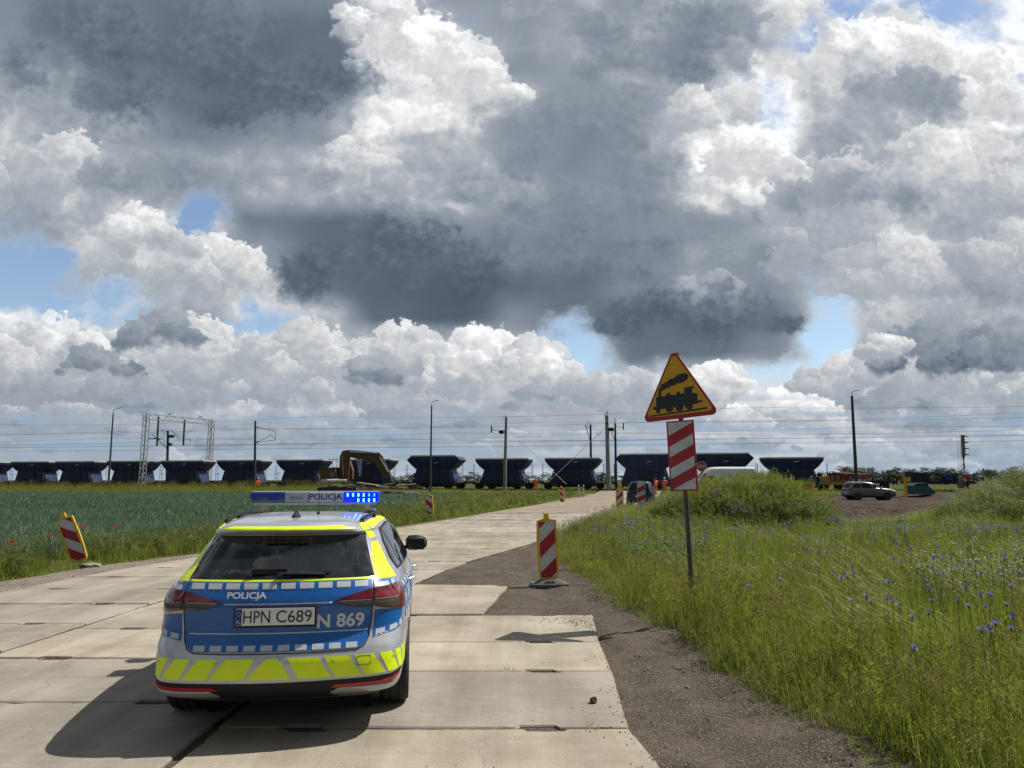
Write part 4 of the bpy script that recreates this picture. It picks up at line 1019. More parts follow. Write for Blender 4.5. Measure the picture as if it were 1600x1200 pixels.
# broken concrete lump at the foot of the leaning board
def lump(loc, r, name, m, label, cat, seed=1, sq=.6, group=None):
    rr = random.Random(seed); bm = bmesh.new(); bmesh.ops.create_icosphere(bm, subdivisions=2, radius=r)
    for v in bm.verts:
        k = 1+.35*vnoise(v.co.x/r*1.3+seed*7, v.co.y/r*1.3+v.co.z/r, 5+seed)+.1*rr.uniform(-1, 1); v.co *= k; v.co.z *= sq
    me = bpy.data.meshes.new(name); bm.to_mesh(me); bm.free(); me.materials.append(m); o = link(bpy.data.objects.new(name, me)); o.location = loc
    return tag(o, label, cat, group)
STONE = mat('broken_stone', (.20, .175, .14), .9, var=.3, scale=6, bump=.6)
gx, gy = gnd(140, 882); lump((gx+.05, gy-.0, .01), .20, 'concrete_lump', STONE, 'broken concrete lump at the foot of the leaning barrier board', 'rubble', 3, .45)
gx, gy = gnd(927, 1088, .055); lump((gx, gy, .075), .032, 'stone', mat('dark_stone', (.05, .04, .03), .9, var=.3, scale=20), 'small dark stone lying alone on the pale concrete slab', 'stone', 5, .9)
# --- warning sign on its post
def rounded_tri(s, r, n=6):
    h = s*math.sqrt(3)/2; P = [(-s/2, 0), (s/2, 0), (0, h)]; out = []; cen = (0, h/3)
    for k, (x, y) in enumerate(P):
        d = math.hypot(x-cen[0], y-cen[1]); c = (x+(cen[0]-x)/d*2*r, y+(cen[1]-y)/d*2*r); a0 = [-150, -30, 90][k]
        for j in range(n+1):
            a = R(a0-60+120*j/n); out.append((c[0]+r*math.cos(a), c[1]+r*math.sin(a)))
    return out
def warning_sign():
    X, Y = 2.20, 9.62; root = empty('warning_sign', (X, Y, H(X, Y)), 0, 'yellow triangular steam train warning sign above a striped board on a rusty post', 'road sign')
    lean = Matrix.Rotation(R(-2.1), 3, 'Y'); yaw = Matrix.Rotation(R(-34), 3, 'Z')
    T = lambda p: lean @ (yaw @ Vector(p))
    m = MB(); m.tube(T((0, .03, -.1)), T((0, .03, 3.40)), .030, .030, 14); m.build('post', RUSTP, root, smooth=True, angle=40)
    z0 = 2.565; roll = Matrix.Rotation(R(-2.0), 3, 'Y')
    def TT(u, v, t): q = roll @ Vector((u, 0, v)); return T((q.x+.005, -.012+t, q.z+z0))
    m = MB(); m.prism(rounded_tri(1.03, .058), -.006, .006, TT); tr = m.build('sign_plate', ROADRED, root)
    m = MB(); m.prism([(x*.885, .052+y*.885-.0) for x, y in rounded_tri(1.03, .052)], -.0085, -.0062, TT); fc = m.build('sign_face', ROADYEL, tr)
    # the locomotive, measured on the sign's own face
    def L_(x, y):
        dx, dy = x-653, y-447; e1, e2 = (417, -45), (-28, -405); det = e1[0]*e2[1]-e1[1]*e2[0]
        a = (dx*e2[1]-dy*e2[0])/det; b = (e1[0]*dy-e1[1]*dx)/det; return (a*1.0+.0, b*.875+.0)
    m = MB(); PT = lambda poly, k: m.prism([L_(*p) for p in poly], -.0115-.0003*k, -.0088, TT)
    PT([(487, 437), (803, 394), (800, 384), (485, 428)], 0)
    PT([(525, 394), (752, 362), (755, 358), (777, 353), (776, 341), (752, 346), (750, 302), (724, 300), (722, 276), (735, 272), (732, 261), (680, 268), (681, 300), (658, 303), (655, 289), (641, 291), (638, 306), (607, 309), (600, 296), (582, 300), (577, 314), (522, 319), (523, 375), (504, 378), (506, 394)], 1)
    PT([(537, 319), (536, 288), (551, 286), (553, 318)], 2)
    for k, (cx, cy, r) in enumerate(((534, 402, 13), (597, 388, 21), (652, 382, 22), (705, 375, 21))): PT([(cx+r*math.cos(-a), cy+r*math.sin(-a)) for a in [2*PI*j/20 for j in range(20)]], 3+k)
    for k, (cx, cy, rx, ry, ro) in enumerate(((548, 278, 10, 12, 0), (567, 258, 17, 19, 0), (590, 247, 19, 19, 0), (616, 233, 26, 22, -15), (663, 213, 44, 25, -22))):
        PT([(cx+rx*math.cos(-a)*math.cos(R(ro))-ry*math.sin(-a)*math.sin(R(ro)), cy+rx*math.cos(-a)*math.sin(R(ro))+ry*math.sin(-a)*math.cos(R(ro))) for a in [2*PI*j/20 for j in range(20)]], 8+k)
    m.build('locomotive_symbol', SIGNBLACK, fc)
    # striped board
    w, h, zb = .362, .87, 1.668
    BT = lambda u, v, t: T((u, -.012+t, v+zb))
    m = MB(); m.prism([(-w/2, 0), (w/2, 0), (w/2, h), (-w/2, h)], -.005, .005, BT); bd = m.build('striped_board', ROADRED, root, bevel=.001)
    m = MB(); iw, ih = w-.044, h-.036
    for a, b in ((-.9, .068), (.207, .335), (.475, .605), (.745, 1.9)):
        pl = clip_band(iw, ih, a+.0, b+.0, .47)
        if pl: m.prism([(u, v+.018) for u, v in pl], -.0075, -.0052, BT)
    m.each('white_stripe', ROADWHITE, bd)
    m = MB()
    for z in (1.85, 2.38, 2.70, 3.10): m.box(T((0, .012, z)), (.10, .05, .035), rot=yaw)
    m.each('clamp', GALV, root)
warning_sign()
# --- second, shorter marker board on its post in front of the dark car
def marker(X, Y, zb, label):
    root = empty('marker_sign', (X, Y, H(X, Y)), R(-12), label, 'road sign')
    m = MB(); m.tube((0, .03, -.1), (0, .03, zb+.85), .03, .03, 10); m.build('post', GALV, root)
    w, h = .30, .88; m = MB(); m.box((0, 0, zb+h/2), (w, .008, h)); bd = m.build('striped_board', ROADWHITE, root)
    m = MB()
    for a, b in ((.16, .34), (.50, .68)):
        m.prism([(u, v+zb) for u, v in clip_band(w-.03, h, a, b, .45)], -.0068, -.0042)
    m.each('red_stripe', ROADRED, bd)
marker(4.86, 29.2, .78, 'short white board with two slanting red stripes in front of the dark blue car')
# --- STOP sign beyond the grass mound
def stop_sign():
    x, z = at(1096, 728, 66); root = empty('stop_sign', (x, 66, H(x, 66)), R(-5), 'red octagonal stop sign beside the white van behind the grass mound', 'road sign'); z -= H(x, 66)
    m = MB(); m.tube((0, .04, -.1), (0, .04, z+.35), .03, .03, 10); m.build('post', GALV, root)
    oc = lambda r: [(r*math.cos(R(22.5+45*k)), z+r*math.sin(R(22.5+45*k))) for k in range(8)]
    m = MB(); m.prism(oc(.46), -.006, .006); pl = m.build('sign_plate', ROADWHITE, root)
    m = MB(); m.prism(oc(.42), -.010, -.007); fc = m.build('sign_face', ROADRED, pl)
    m = MB(); letters(m, lambda u, v, d: (u, -.012-d, v), 'STOP', -.31, z-.125, .25, .62, 0, .02); m.build('sign_text', ROADWHITE, fc)
stop_sign()
# --- white guide posts by the crossing
WPOST = mat('white_post', (.56, .56, .54), .7, var=.2, scale=4)
for px, dz, lb in ((905, 0, 'left'), (913, 0, 'right')):
    x, y = 105/1202*80+(px-905)*.065, 80.0+(px-905)*.2
    o = empty('guide_post', (x, y, H(x, y)-.05), R(10), 'white guide post by the track, the %s of the two' % lb, 'guide post', 'white posts by the crossing')
    m = MB(); m.loft([[(sx*.075*k+q, sy*.06*k, z) for sx, sy in ((-1, -1), (1, -1), (1, 1), (-1, 1))] for z, k, q in ((0, 1, 0), (1.28, .95, -.10 if px == 905 else .02), (1.36, .6, -.105 if px == 905 else .02))]); m.build('post', WPOST, o)
    m = MB(); m.box((-.08 if px == 905 else .02, -.06, 1.06), (.11, .02, .16)); m.build('reflector', ROADRED, o)
# ---------------------------------------------------------------- the railway
RAILROT = math.atan2(RD.y, RD.x)
BALLAST = stony('ballast_stone', (.10, .09, .08), (.20, .18, .16), (.28, .26, .24), 9, 1, .4, .1)
def track():
    mb = MB(); ss = np.arange(-40, 240, 2.0)
    for off, zz in ((0, 0), (4.6, 0)):
        prof = [(off-2.6, RAIL_Z-.62), (off-1.7, RAIL_Z-.20), (off+1.7, RAIL_Z-.20), (off+2.6, RAIL_Z-.62)]
        rows = [[rail(s, o, z) for o, z in prof] for s in ss]
        mb.loft(rows, closed=False, caps=False)
    tag(mb.build('ballast', BALLAST), kind='structure')
    mb = MB()
    for off in (0, 4.6):
        for r in (-.75, .75):
            for a, b in zip(ss[:-1], ss[1:]): mb.bar(rail(a, off+r, RAIL_Z-.07), rail(b, off+r, RAIL_Z-.07), .11)
        for s in np.arange(20, 190, .65):
            c = rail(s, off, RAIL_Z-.17); mb.box(c, (.24, 2.5, .12), rot=Matrix.Rotation(RAILROT, 3, 'Z'))
    tag(mb.build('railway_track', mat('rail_steel', (.12, .085, .06), .6, .3, var=.3, scale=3)), kind='structure')
track()
NAVY = mat('wagon_blue', (.008, .022, .078), .5, .05, var=.45, scale=1.2, spec=.4, stretch=(1, 1, .4))
NAVYD = mat('wagon_dark', (.005, .008, .019), .6, .1, var=.3, scale=2)
UNDER = mat('underframe_black', (.012, .012, .013), .8, var=.3, scale=5)
RIMT = mat('dusty_rim', (.50, .47, .33), .8, var=.3, scale=2)
PALE = mat('pale_marking', (.28, .30, .32), .6, var=.2)
VALVE = mat('grey_box', (.16, .17, .18), .6, var=.2)
def wagon(kind):
    root = empty('hopper_wagon', (0, 0, 0))
    b = MB(); rect = lambda hl, hw, z: [(-hl, -hw, z), (hl, -hw, z), (hl, hw, z), (-hl, hw, z)]
    if kind == 'flared':
        b.loft([rect(2.55, 1.25, 2.0), rect(3.00, 1.38, 2.28), rect(3.50, 1.5, 2.72), rect(3.56, 1.5, 2.95)])
        top = 2.95; hl = 3.56
    else:
        b.loft([rect(2.60, 1.25, 2.12), rect(3.10, 1.38, 2.45), rect(3.75, 1.5, 2.92), rect(3.15, 1.5, 3.28)]); top = 3.28; hl = 3.15
    hop = b.build('hopper', NAVY, root)
    b = MB()
    for sx in (-1, 1): b.box((sx*(hl-.03), 0, top+.03), (.10, 3.04, .09))
    for sy in (-1, 1): b.box((0, sy*1.5, top+.03), (hl*2-.16, .10, .12))
    b.build('rim', RIMT, hop)
    b = MB()                                              # ribs on the flare
    for k in range(-3, 4): b.bar((k*.82, -1.30, 2.05), (k*.98, -1.53, 2.70), .06)
    b.each('rib', NAVY, hop)
    b = MB(); b.prism([(-.05, 2.60), (.5, 2.72), (.95, 2.70), (.45, 2.60)], -1.535, -1.50, lambda u, v, t: (u, t, v)); b.build('marking', PALE, hop)
    b = MB(); wz = 2.04 if kind == 'flared' else 2.15
    b.loft([rect(3.02, 1.10, .82), rect(2.42, 1.16, wz)]); low = b.build('chute_housing', NAVY, root)
    b = MB(); b.box((-.1, -1.19, 1.38), (1.9, .10, .95)); b.build('discharge_door', NAVYD, low)
    b = MB()
    for z in (1.0, 1.72): b.box((0, -1.20, z), (4.6, .07, .05))
    b.each('stiffener', NAVYD, low)
    b = MB(); b.box((0, 0, .72), (8.3, 2.2, .22)); b.box((0, 0, .48), (2.6, 1.8, .5)); b.build('underframe', UNDER, root)
    for sx in (-1, 1):
        b = MB()
        for dx in (-.85, .85):
            for sy in (-1, 1): b.tube((sx*2.55+dx, sy*.78, .42), (sx*2.55+dx, sy*.66, .42), .42, None, 20)
        b.box((sx*2.55, -.98, .46), (2.4, .12, .22)); b.box((sx*2.55, .98, .46), (2.4, .12, .22)); b.box((sx*2.55, 0, .46), (.5, 2.0, .25))
        b.build('bogie', UNDER, root)
        b = MB()
        for sy in (-.85, .85): b.tube((sx*4.1, sy, .86), (sx*4.5, sy, .86), .09, None, 8); b.tube((sx*4.5, sy, .86), (sx*4.54, sy, .86), .2, None, 10)
        b.each('buffer', UNDER, root)
        b = MB(); x = sx*3.95
        for sy in (-1.05, -.6): b.tube((x, sy, .8), (x, sy, 2.5), .022, None, 5)
        for z in (1.2, 1.6, 2.0, 2.4): b.tube((x, -1.05, z), (x, -.6, z), .018, None, 5)
        b.tube((x, -1.05, 1.7), (sx*3.2, -1.05, 1.7), .02, None, 5); b.tube((sx*3.45, -1.05, .8), (sx*3.45, -1.05, 1.7), .018, None, 5)
        b.build('ladder', UNDER, root)
    b = MB(); b.box((3.25, -1.22, .98), (.34, .2, .42)); b.build('valve_box', VALVE, root)
    b = MB(); b.bar((2.30, -1.22, 1.95), (2.62, -1.22, 1.0), .05); b.build('pull_rod', PALE, root)
    for ch in list(root.children)+[g for c in root.children for g in c.children]:
        if ch.name.split('.')[0] in ('bogie', 'underframe', 'buffer'): continue
        for v in ch.data.vertices: v.co.z = .8+(v.co.z-.8)*1.42 if v.co.z > .8 else v.co.z
    return root
WA = wagon('flared'); WB = wagon('roofed')
wl = [(-20, 'A', 'dark hopper wagon cut by the left edge of the photo'), (57, 'A', 'dark hopper wagon second from the left end of the train'), (127, 'A', 'dark blue hopper wagon just left of the leftmost lamp pole'),
 (208, 'A', 'dark blue hopper wagon between the leftmost lamp pole and the steel portal leg'), (293, 'A', 'dark blue hopper wagon inside the steel catenary portal'), (381, 'A', 'dark blue hopper wagon behind the slim mast and crouching worker'),
 (475, 'A', 'dark blue hopper wagon just left of the excavator'), (578, 'A', 'dark blue hopper wagon hidden behind the excavator boom'), (682, 'B', 'taller blue hopper wagon behind the dark pole right of the excavator'),
 (788, 'A', 'blue hopper wagon behind the concrete mast with guy wire'), (897, 'A', 'blue hopper wagon above the two white guide posts'), (1010, 'B', 'taller blue hopper wagon behind the dark car and striped sign'),
 (1129, 'B', 'blue hopper wagon rising behind the white van and stop sign'), (1237, 'A', 'rightmost blue hopper wagon beside the yellow track machine')]
wprev = {'A': WA, 'B': WB}; used_w = set()
for px, k, lb in wl:
    o = wprev[k] if k not in used_w else copy_tree(wprev[k]); used_w.add(k)
    p = rail(rail_s(px)); o.location = (p.x, p.y, RAIL_Z+.02); o.rotation_euler = (0, 0, RAILROT); tag(o, lb, 'hopper wagon', 'wagons of the ballast train')
    if px == 1237: o.location.z -= .1
# ---------------------------------------------------------------- poles, masts, portal
POLE_D = mat('dark_pole', (.045, .05, .05), .7, .2, var=.35, scale=1.5, stretch=(1, 1, .3))
POLE_C = mat('concrete_mast', (.20, .20, .19), .85, var=.25, scale=2, stretch=(1, 1, .4))
STEEL = mat('grey_steel', (.36, .38, .38), .55, .4, var=.2, scale=2)
INSUL = mat('insulator', (.05, .03, .025), .3, var=.2)
def gz(x, y): return H(x, y)
def lamp_pole(pxb, pxt, pyt, Y, label, m, r0=.14, r1=.085):
    x0 = ray(pxb, 750)[0]/ray(pxb, 750)[1]*Y; x1, z1 = at(pxt, pyt, Y); zb = gz(x0, Y); o = empty('lamp_pole', (x0, Y, zb), 0, label, 'lamp pole', 'tall lamp poles')
    d = x1-x0; b = MB(); n = 6
    b.loft([[(d*k/n+r*math.cos(a), r*math.sin(a), (z1-zb)*k/n) for a in [2*PI*j/12 for j in range(12)]] for k, r in [(k, r0+(r1-r0)*k/n) for k in range(n+1)]]); b.build('pole', m, o, smooth=True, angle=50)
    b = MB(); h = z1-zb; b.path([(d, 0, h-.1), (d+.03, 0, h+.35), (d+.15, 0, h+.5), (d+.55, 0, h+.62)], .03, 6); b.build('arm', m, o)
    b = MB(); b.ball((d+.7, 0, h+.64), (.22, .08, .06)); b.build('lamp_head', STEEL, o)
lamp_pole(170, 177, 645, 104, 'slim dark lamp pole standing before the wagons, leftmost of the three', POLE_D)
lamp_pole(672.5, 674.5, 633, 95, 'dark lamp pole with pale foot right of the excavator', POLE_D)
lamp_pole(1338, 1331, 618, 83, 'thick dark lamp pole rising behind the silver SUV', POLE_D, .20, .13)
def lattice(b, p0, p1, w, n, r=.03, upax=Vector((0, 0, 1))):
    p0, p1 = Vector(p0), Vector(p1); d = (p1-p0).normalized(); a = d.cross(upax if abs(d.dot(upax)) < .9 else Vector((RD.x, RD.y, 0))).normalized(); c = d.cross(a)
    cs = [a*w/2+c*w/2, -a*w/2+c*w/2, -a*w/2-c*w/2, a*w/2-c*w/2]
    for q in cs: b.bar(p0+q, p1+q, r*1.7)
    L = (p1-p0).length
    for k in range(n):
        u, v = p0+d*L*k/n, p0+d*L*(k+1)/n
        for i in range(4):
            q, s = cs[i], cs[(i+1) % 4]; b.tube(u+(q if k % 2 else s), v+(s if k % 2 else q), r*.6, None, 4)
def portal():
    Y0, Y1 = 110.0, 121.5
    xa0 = ray(222, 750)[0]/ray(222, 750)[1]*Y0; xa1 = ray(229, 650)[0]/ray(229, 650)[1]*Y0; z0 = at(229, 647, Y0)[1]
    xb0 = ray(325, 750)[0]/ray(325, 750)[1]*Y1; xb1 = ray(331, 658)[0]/ray(331, 658)[1]*Y1; z1 = z0
    o = empty('catenary_portal', (xa0, Y0, gz(xa0, Y0)), 0, 'silver lattice catenary portal spanning over the wagons', 'portal'); zb = gz(xa0, Y0)
    P = lambda x, y, z: Vector((x-xa0, y-Y0, z-zb))
    b = MB(); lattice(b, P(xa0, Y0, zb), P(xa1, Y0, z0), .62, 16, .05); b.build('portal_leg', STEEL, o)
    b = MB(); lattice(b, P(xb0, Y1, zb), P(xb1, Y1, z1), .62, 16, .05); b.build('portal_leg', STEEL, o)
    b = MB(); lattice(b, P(xa1-.3, Y0, z0-.3), P(xb1+.3, Y1, z1-.3), .72, 18, .045); b.build('portal_beam', STEEL, o)
    for t, dz in ((.17, 4.4), (.56, 4.2)):
        x, y = xa1+(xb1-xa1)*t, Y0+(Y1-Y0)*t; b = MB(); b.bar(P(x, y, z0-.2), P(x, y, z0-dz), .20); b.build('dropper_post', POLE_D, o)
        b = MB(); q = P(x, y, z0-dz+.9); b.path([q, q+Vector((1.1, -.2, .1)), q+Vector((1.15, -.2, -.7)), q+Vector((0, 0, -.6))], .035, 5); b.path([q+Vector((0, 0, 1.4)), q+Vector((1.2, 0, 1.3))], .03, 5); b.build('cantilever', POLE_D, o)
    b = MB()
    for t in (.33, .80):
        x, y = xa1+(xb1-xa1)*t, Y0+(Y1-Y0)*t; q = P(x, y, z0+.05); b.tube(q, q+Vector((0, 0, .3)), .05, None, 6); b.bar(q+Vector((-.3, 0, .32)), q+Vector((.3, 0, .36)), .08)
    b.each('insulator', INSUL, o)
portal()
def mast(pxb, pxt, pyt, Y, m, r, label, parts, base=None):
    x0 = ray(pxb, 750)[0]/ray(pxb, 750)[1]*Y; x1, z1 = at(pxt, pyt, Y); zb = gz(x0, Y); o = empty('catenary_mast', (x0, Y, zb), 0, label, 'catenary mast', 'masts carrying the overhead wires'); h = z1-zb; d = x1-x0
    b = MB(); b.loft([[(d*k+rr*math.cos(a), rr*math.sin(a), h*k) for a in [2*PI*j/12 for j in range(12)]] for k, rr in ((0, r*1.15), (.5, r), (1, r*.8))]); b.build('post', m, o, smooth=True, angle=50)
    Q = lambda px, py: Vector((at(px, py, Y)[0]-x0, -.05, at(px, py, Y)[1]-zb))
    for nm, kind, pts, w, mm in parts:
        b = MB()
        if kind == 'path': b.path([Q(*p) for p in pts], w, 6)
        elif kind == 'coil':
            c = Q(*pts[0])
            for k in range(3): b.lathe([(w*.9, -.10+k*.16), (w, -.05+k*.16), (w*.9, 0+k*.16)], (c.x, c.y, c.z-.15), 14, 'z')
            b.tube(c+Vector((-w, 0, 0)), c+Vector((w, 0, .05)), .10, None, 8); b.ball(c, (w*.95, w*.5, .22))
        elif kind == 'ins': b.tube(Q(*pts[0]), Q(*pts[1]), w, None, 8)
        b.build(nm, mm, o, smooth=True, angle=50)
    return o
D = POLE_D
mast(398.5, 399, 657, 107, D, .17, 'slim dark mast with a single bracket arm beside the crouching worker', [('cantilever', 'path', [(400, 667), (431, 673), (431, 687)], .035, D), ('cantilever', 'path', [(400, 692), (415, 684), (424, 679), (431, 687), (400, 691)], .03, D), ('insulator', 'ins', [(401, 667), (405, 667.5)], .07, INSUL), ('insulator', 'ins', [(401, 691), (404, 689)], .08, INSUL)])
mast(261.5, 262.5, 672, 127, D, .22, 'dark mast with forked arms seen inside the steel portal', [('cantilever', 'path', [(261, 700), (246, 685), (238, 678)], .06, D), ('crossarm', 'path', [(232, 685), (250, 685)], .10, D), ('cantilever', 'path', [(280, 686), (268, 671)], .05, D), ('coil', 'coil', [(268, 681)], .50, INSUL), ('coil', 'coil', [(266, 693.5)], .42, INSUL), ('stay', 'path', [(262, 672), (246, 690)], .025, D)])
mast(788.5, 791, 651, 97, POLE_C, .20, 'concrete mast with a coil and guy wire behind the barrier boards', [('coil', 'coil', [(784.5, 674)], .44, INSUL), ('crossarm', 'path', [(790, 676), (772, 671), (769, 671)], .035, D), ('insulator', 'ins', [(768, 664.5), (768, 675.5)], .09, INSUL), ('top_horn', 'path', [(791, 652), (788, 649), (786, 652)], .03, D)])
mast(923.5, 922.8, 663, 112, D, .17, 'thin dark mast with a hooked top behind the wagons', [('cantilever', 'path', [(922, 688), (914.5, 662)], .05, D), ('crossarm', 'path', [(922, 667), (914, 666)], .05, D), ('top_horn', 'path', [(923, 664), (920, 658.5), (917.5, 661), (918, 665)], .03, D)])
mast(951, 948, 649, 96, POLE_C, .27, 'thick concrete mast, tallest by the crossing, carrying a coil and guy wire', [('coil', 'coil', [(955.5, 670)], .46, INSUL), ('top_horn', 'path', [(948, 649), (949, 642)], .06, D), ('top_horn', 'path', [(945, 646), (948, 655)], .03, D), ('collar', 'ins', [(947.5, 659.5), (949.7, 659.5)], .30, D)])
mast(962.5, 961.2, 661, 108, D, .17, 'thin dark mast with a bracket to the right beside the thick concrete one', [('cantilever', 'path', [(961.5, 690), (955.5, 675)], .05, D), ('crossarm', 'path', [(961, 666), (974, 667)], .035, D), ('insulator', 'ins', [(974, 660.5), (974, 671)], .09, INSUL), ('top_horn', 'path', [(961, 662), (960.5, 653)], .05, D)])
# ---------------------------------------------------------------- wires
WIRE = mat('wire', (.03, .032, .034), .6, .3, var=0)
def wire(off, z, sag, r, label, ph=0.0, span=58.0):
    cu = MB(); pts = []
    for s in np.arange(-60, 260, 4.0):
        t = ((s+ph) % span)/span; pts.append(rail(s, off, z-sag*4*t*(1-t)))
    cu.path(pts, r, 4); o = cu.build('overhead_wire', WIRE, recalc=False); tag(o, label, 'wire', 'overhead wires along the railway'); return o
Wd = [(-2.5, 10.5, .55, .015, 'topmost overhead wire strung on the mast tops', 3), (6.5, 9.9, .5, .015, 'overhead wire second from the top', 30), (-2.0, 9.05, .35, .015, 'overhead wire third from the top', 12), (5.0, 8.45, .35, .015, 'overhead wire fourth from the top', 44),
 (0, 7.75, .45, .015, 'carrier cable above the contact wire of the nearer track', 20), (4.6, 7.55, .45, .015, 'carrier cable above the contact wire of the farther track', 50), (0, 6.85, .02, .025, 'thick contact wire over the nearer track', 0), (4.6, 6.45, .02, .023, 'lowest contact wire over the farther track', 0)]
for off, z, sag, r, lb, ph in Wd: wire(off, z, sag, r, lb, ph)
def guy(p0, Y0, p1, Y1, label):
    x0, z0 = at(p0[0], p0[1], Y0); x1, z1 = at(p1[0], p1[1], Y1); z1 = max(z1, H(x1, Y1)); b = MB(); b.tube((x0, Y0, z0), (x1, Y1, z1), .030, None, 6); m_ = Vector((x0, Y0, z0)).lerp(Vector((x1, Y1, z1)), .1)
    o = b.build('guy_wire', STEEL, None); tag(o, label, 'guy wire')
guy((792, 669), 96.9, (885, 756), 92, 'straight guy wire running down right from the concrete mast')
guy((946, 668), 95.9, (856, 753), 92, 'straight guy wire running down left from the thick concrete mast')
# ---------------------------------------------------------------- colour light signal on the right
def signal():
    Y = 86.0; x0 = ray(1507, 750)[0]/ray(1507, 750)[1]*Y; x1, zt = at(1503.5, 678, Y); zb = gz(x0, Y); o = empty('railway_signal', (x0, Y, zb), 0, 'red and white railway signal mast with four hooded lamps and ladder', 'signal'); h = zt-zb; d = x1-x0
    W2 = mat('signal_white', (.55, .55, .54), .6, var=.15); b = MB(); n = 8; P = lambda t: Vector((d*t, 0, h*t))
    b.tube(P(0), P(.62), .085, None, 10); ps = b.build('post', W2, o)
    for a, c in ((.10, .20), (.24, .31), (.40, .50), (.56, .62)):
        b = MB(); b.tube(P(a), P(c), .092, None, 10); b.build('red_band', ROADRED, ps)
    b = MB(); b.box(P(.04)+Vector((0, 0, .1)), (.5, .4, .5)); b.build('foot_box', UNDER, o)
    b = MB(); b.box(P(.81)+Vector((.02, 0, 0)), (.34, .22, h*.36), rot=Matrix.Rotation(math.atan2(d, h), 3, 'Y')); hd = b.build('signal_head', mat('signal_grey', (.14, .15, .15), .6, var=.2), o, bevel=.03)
    b = MB(); b.tube(P(.60), P(.66), .16, .10, 8); b.build('head_bracket', UNDER, o)
    for k in range(4):
        b = MB(); q = P(.955-.105*k); b.loft([[(q.x+dx, q.y-.05+rr*math.cos(a), q.z+rr*math.sin(a)) for a in [PI*j/8 for j in range(9)]]+[(q.x+dx, q.y-.05+(rr-.02)*math.cos(a), q.z+(rr-.02)*math.sin(a)) for a in [PI*j/8 for j in range(8, -1, -1)]] for dx, rr in ((.15, .17), (.62, .11))]); b.build('lamp_hood', UNDER, hd)
    b = MB()
    for dx in (-.62, -.28):
        b.tube((dx-.0, .0, h*.10), (dx+d*.85, 0, h*.90), .018, None, 5)
    for k in range(24):
        t = .12+.77*k/23; b.tube((-.62+d*.85*(t-.1)/.8, 0, h*t), (-.28+d*.85*(t-.1)/.8, 0, h*t), .014, None, 5)
    b.build('ladder', STEEL, o)
signal()
# ---------------------------------------------------------------- excavator
def excavator():
    Y = 88.0; X = lambda px: ray(px, 750)[0]/ray(px, 750)[1]*Y; x0 = X(540); zb = gz(x0, Y); o = empty('excavator', (x0, Y, zb), 0, 'orange yellow tracked excavator with raised boom working beside the wagons', 'excavator')
    YL = mat('excavator_paint', (.105, .050, .014), .5, var=.3, scale=2, spec=.4); DK = mat('excavator_dark', (.03, .028, .03), .6, var=.3); CYL = mat('hydraulic_rod', (.30, .33, .42), .25, .8, var=.1)
    Q = lambda px, py: ((at(px, py, Y)[0]-x0), at(px, py, Y)[1]-zb)
    pr = lambda poly, a, c, m, n, par=o: (lambda b: b.build(n, m, par, bevel=.03))(MB().prism([Q(*p) for p in poly], a, c))
    for sy in (-1.1, 1.1):
        b = MB(); pts = []
        for k in range(24):
            a = 2*PI*k/24; pts.append((math.cos(a)*.45+(1.55 if math.cos(a) > 0 else -1.55)-.9, .48+math.sin(a)*.45))
        b.prism(pts, sy-.28, sy+.28); b.build('crawler_track', DK, o)
    b = MB(); b.box((-.9, 0, .85), (1.8, 1.8, .35)); b.build('undercarriage', DK, o)
    pr([(503, 734), (528, 733), (531, 747), (505, 748)], -1.35, 1.35, YL, 'engine_housing'); pr([(506, 731), (528, 729.5), (528, 733.5), (505, 734.5)], -1.1, 1.1, DK, 'engine_deck')
    c = pr([(528, 748), (528, 735), (534, 720), (545, 719), (550, 735), (549, 748)], .35, 1.35, YL, 'cab')
    b = MB(); b.prism([Q(*p) for p in [(531, 735), (536, 722), (544, 721), (548, 735)]], .30, .34); b.build('cab_window', GLASS, c)
    b = MB(); b.prism([Q(*p) for p in [(520, 738), (526, 738), (526, 744), (520, 744)]], -1.37, -1.34); b.build('vent_panel', VALVE, o)
    pr([(530, 748), (532, 712), (536, 704), (544, 702.5), (553, 703), (551, 712), (547, 714), (546, 728), (545, 748)], -.35, .25, YL, 'boom')
    pr([(548, 702.8), (563, 703.5), (585, 706), (592, 710.5), (588, 721), (578, 719), (560, 717), (549, 714)], -.32, .22, YL, 'boom_extension')
    pr([(583, 706.5), (592, 706), (598, 712), (607, 734), (613, 748), (605, 751), (594, 736), (584, 720)], -.25, .15, mat('stick_paint', (.085, .05, .014), .6, var=.35, scale=2), 'stick')
    pr([(602, 743), (611, 744), (613, 751), (609, 756), (599, 757), (598, 752)], -.55, .45, DK, 'bucket')
    for a, c2, r in (((560, 716), (563.5, 743), .13), ((566, 716), (564, 744), .11), ((548, 706), (570, 707), .12), ((570, 707), (590, 708), .07), ((594, 714), (607, 737), .11), ((536, 712), (538, 742), .07)):
        b = MB(); u, v = Q(*a); s, t = Q(*c2); b.tube((u, -.45, v), (s, -.45, t), r, None, 10); b.build('hydraulic_cylinder', CYL, o, smooth=True, angle=40)
    b = MB()
    for px in (518, 523, 530): u, v = Q(px, 731); b.tube((u, -1.2, v), (u, -1.2, v+1.1), .025, None, 5)
    u, v = Q(517, 717.5); s, t = Q(531, 717.5); b.tube((u, -1.2, v), (s, -1.2, t), .025, None, 5); b.build('handrail', DK, o)
excavator()
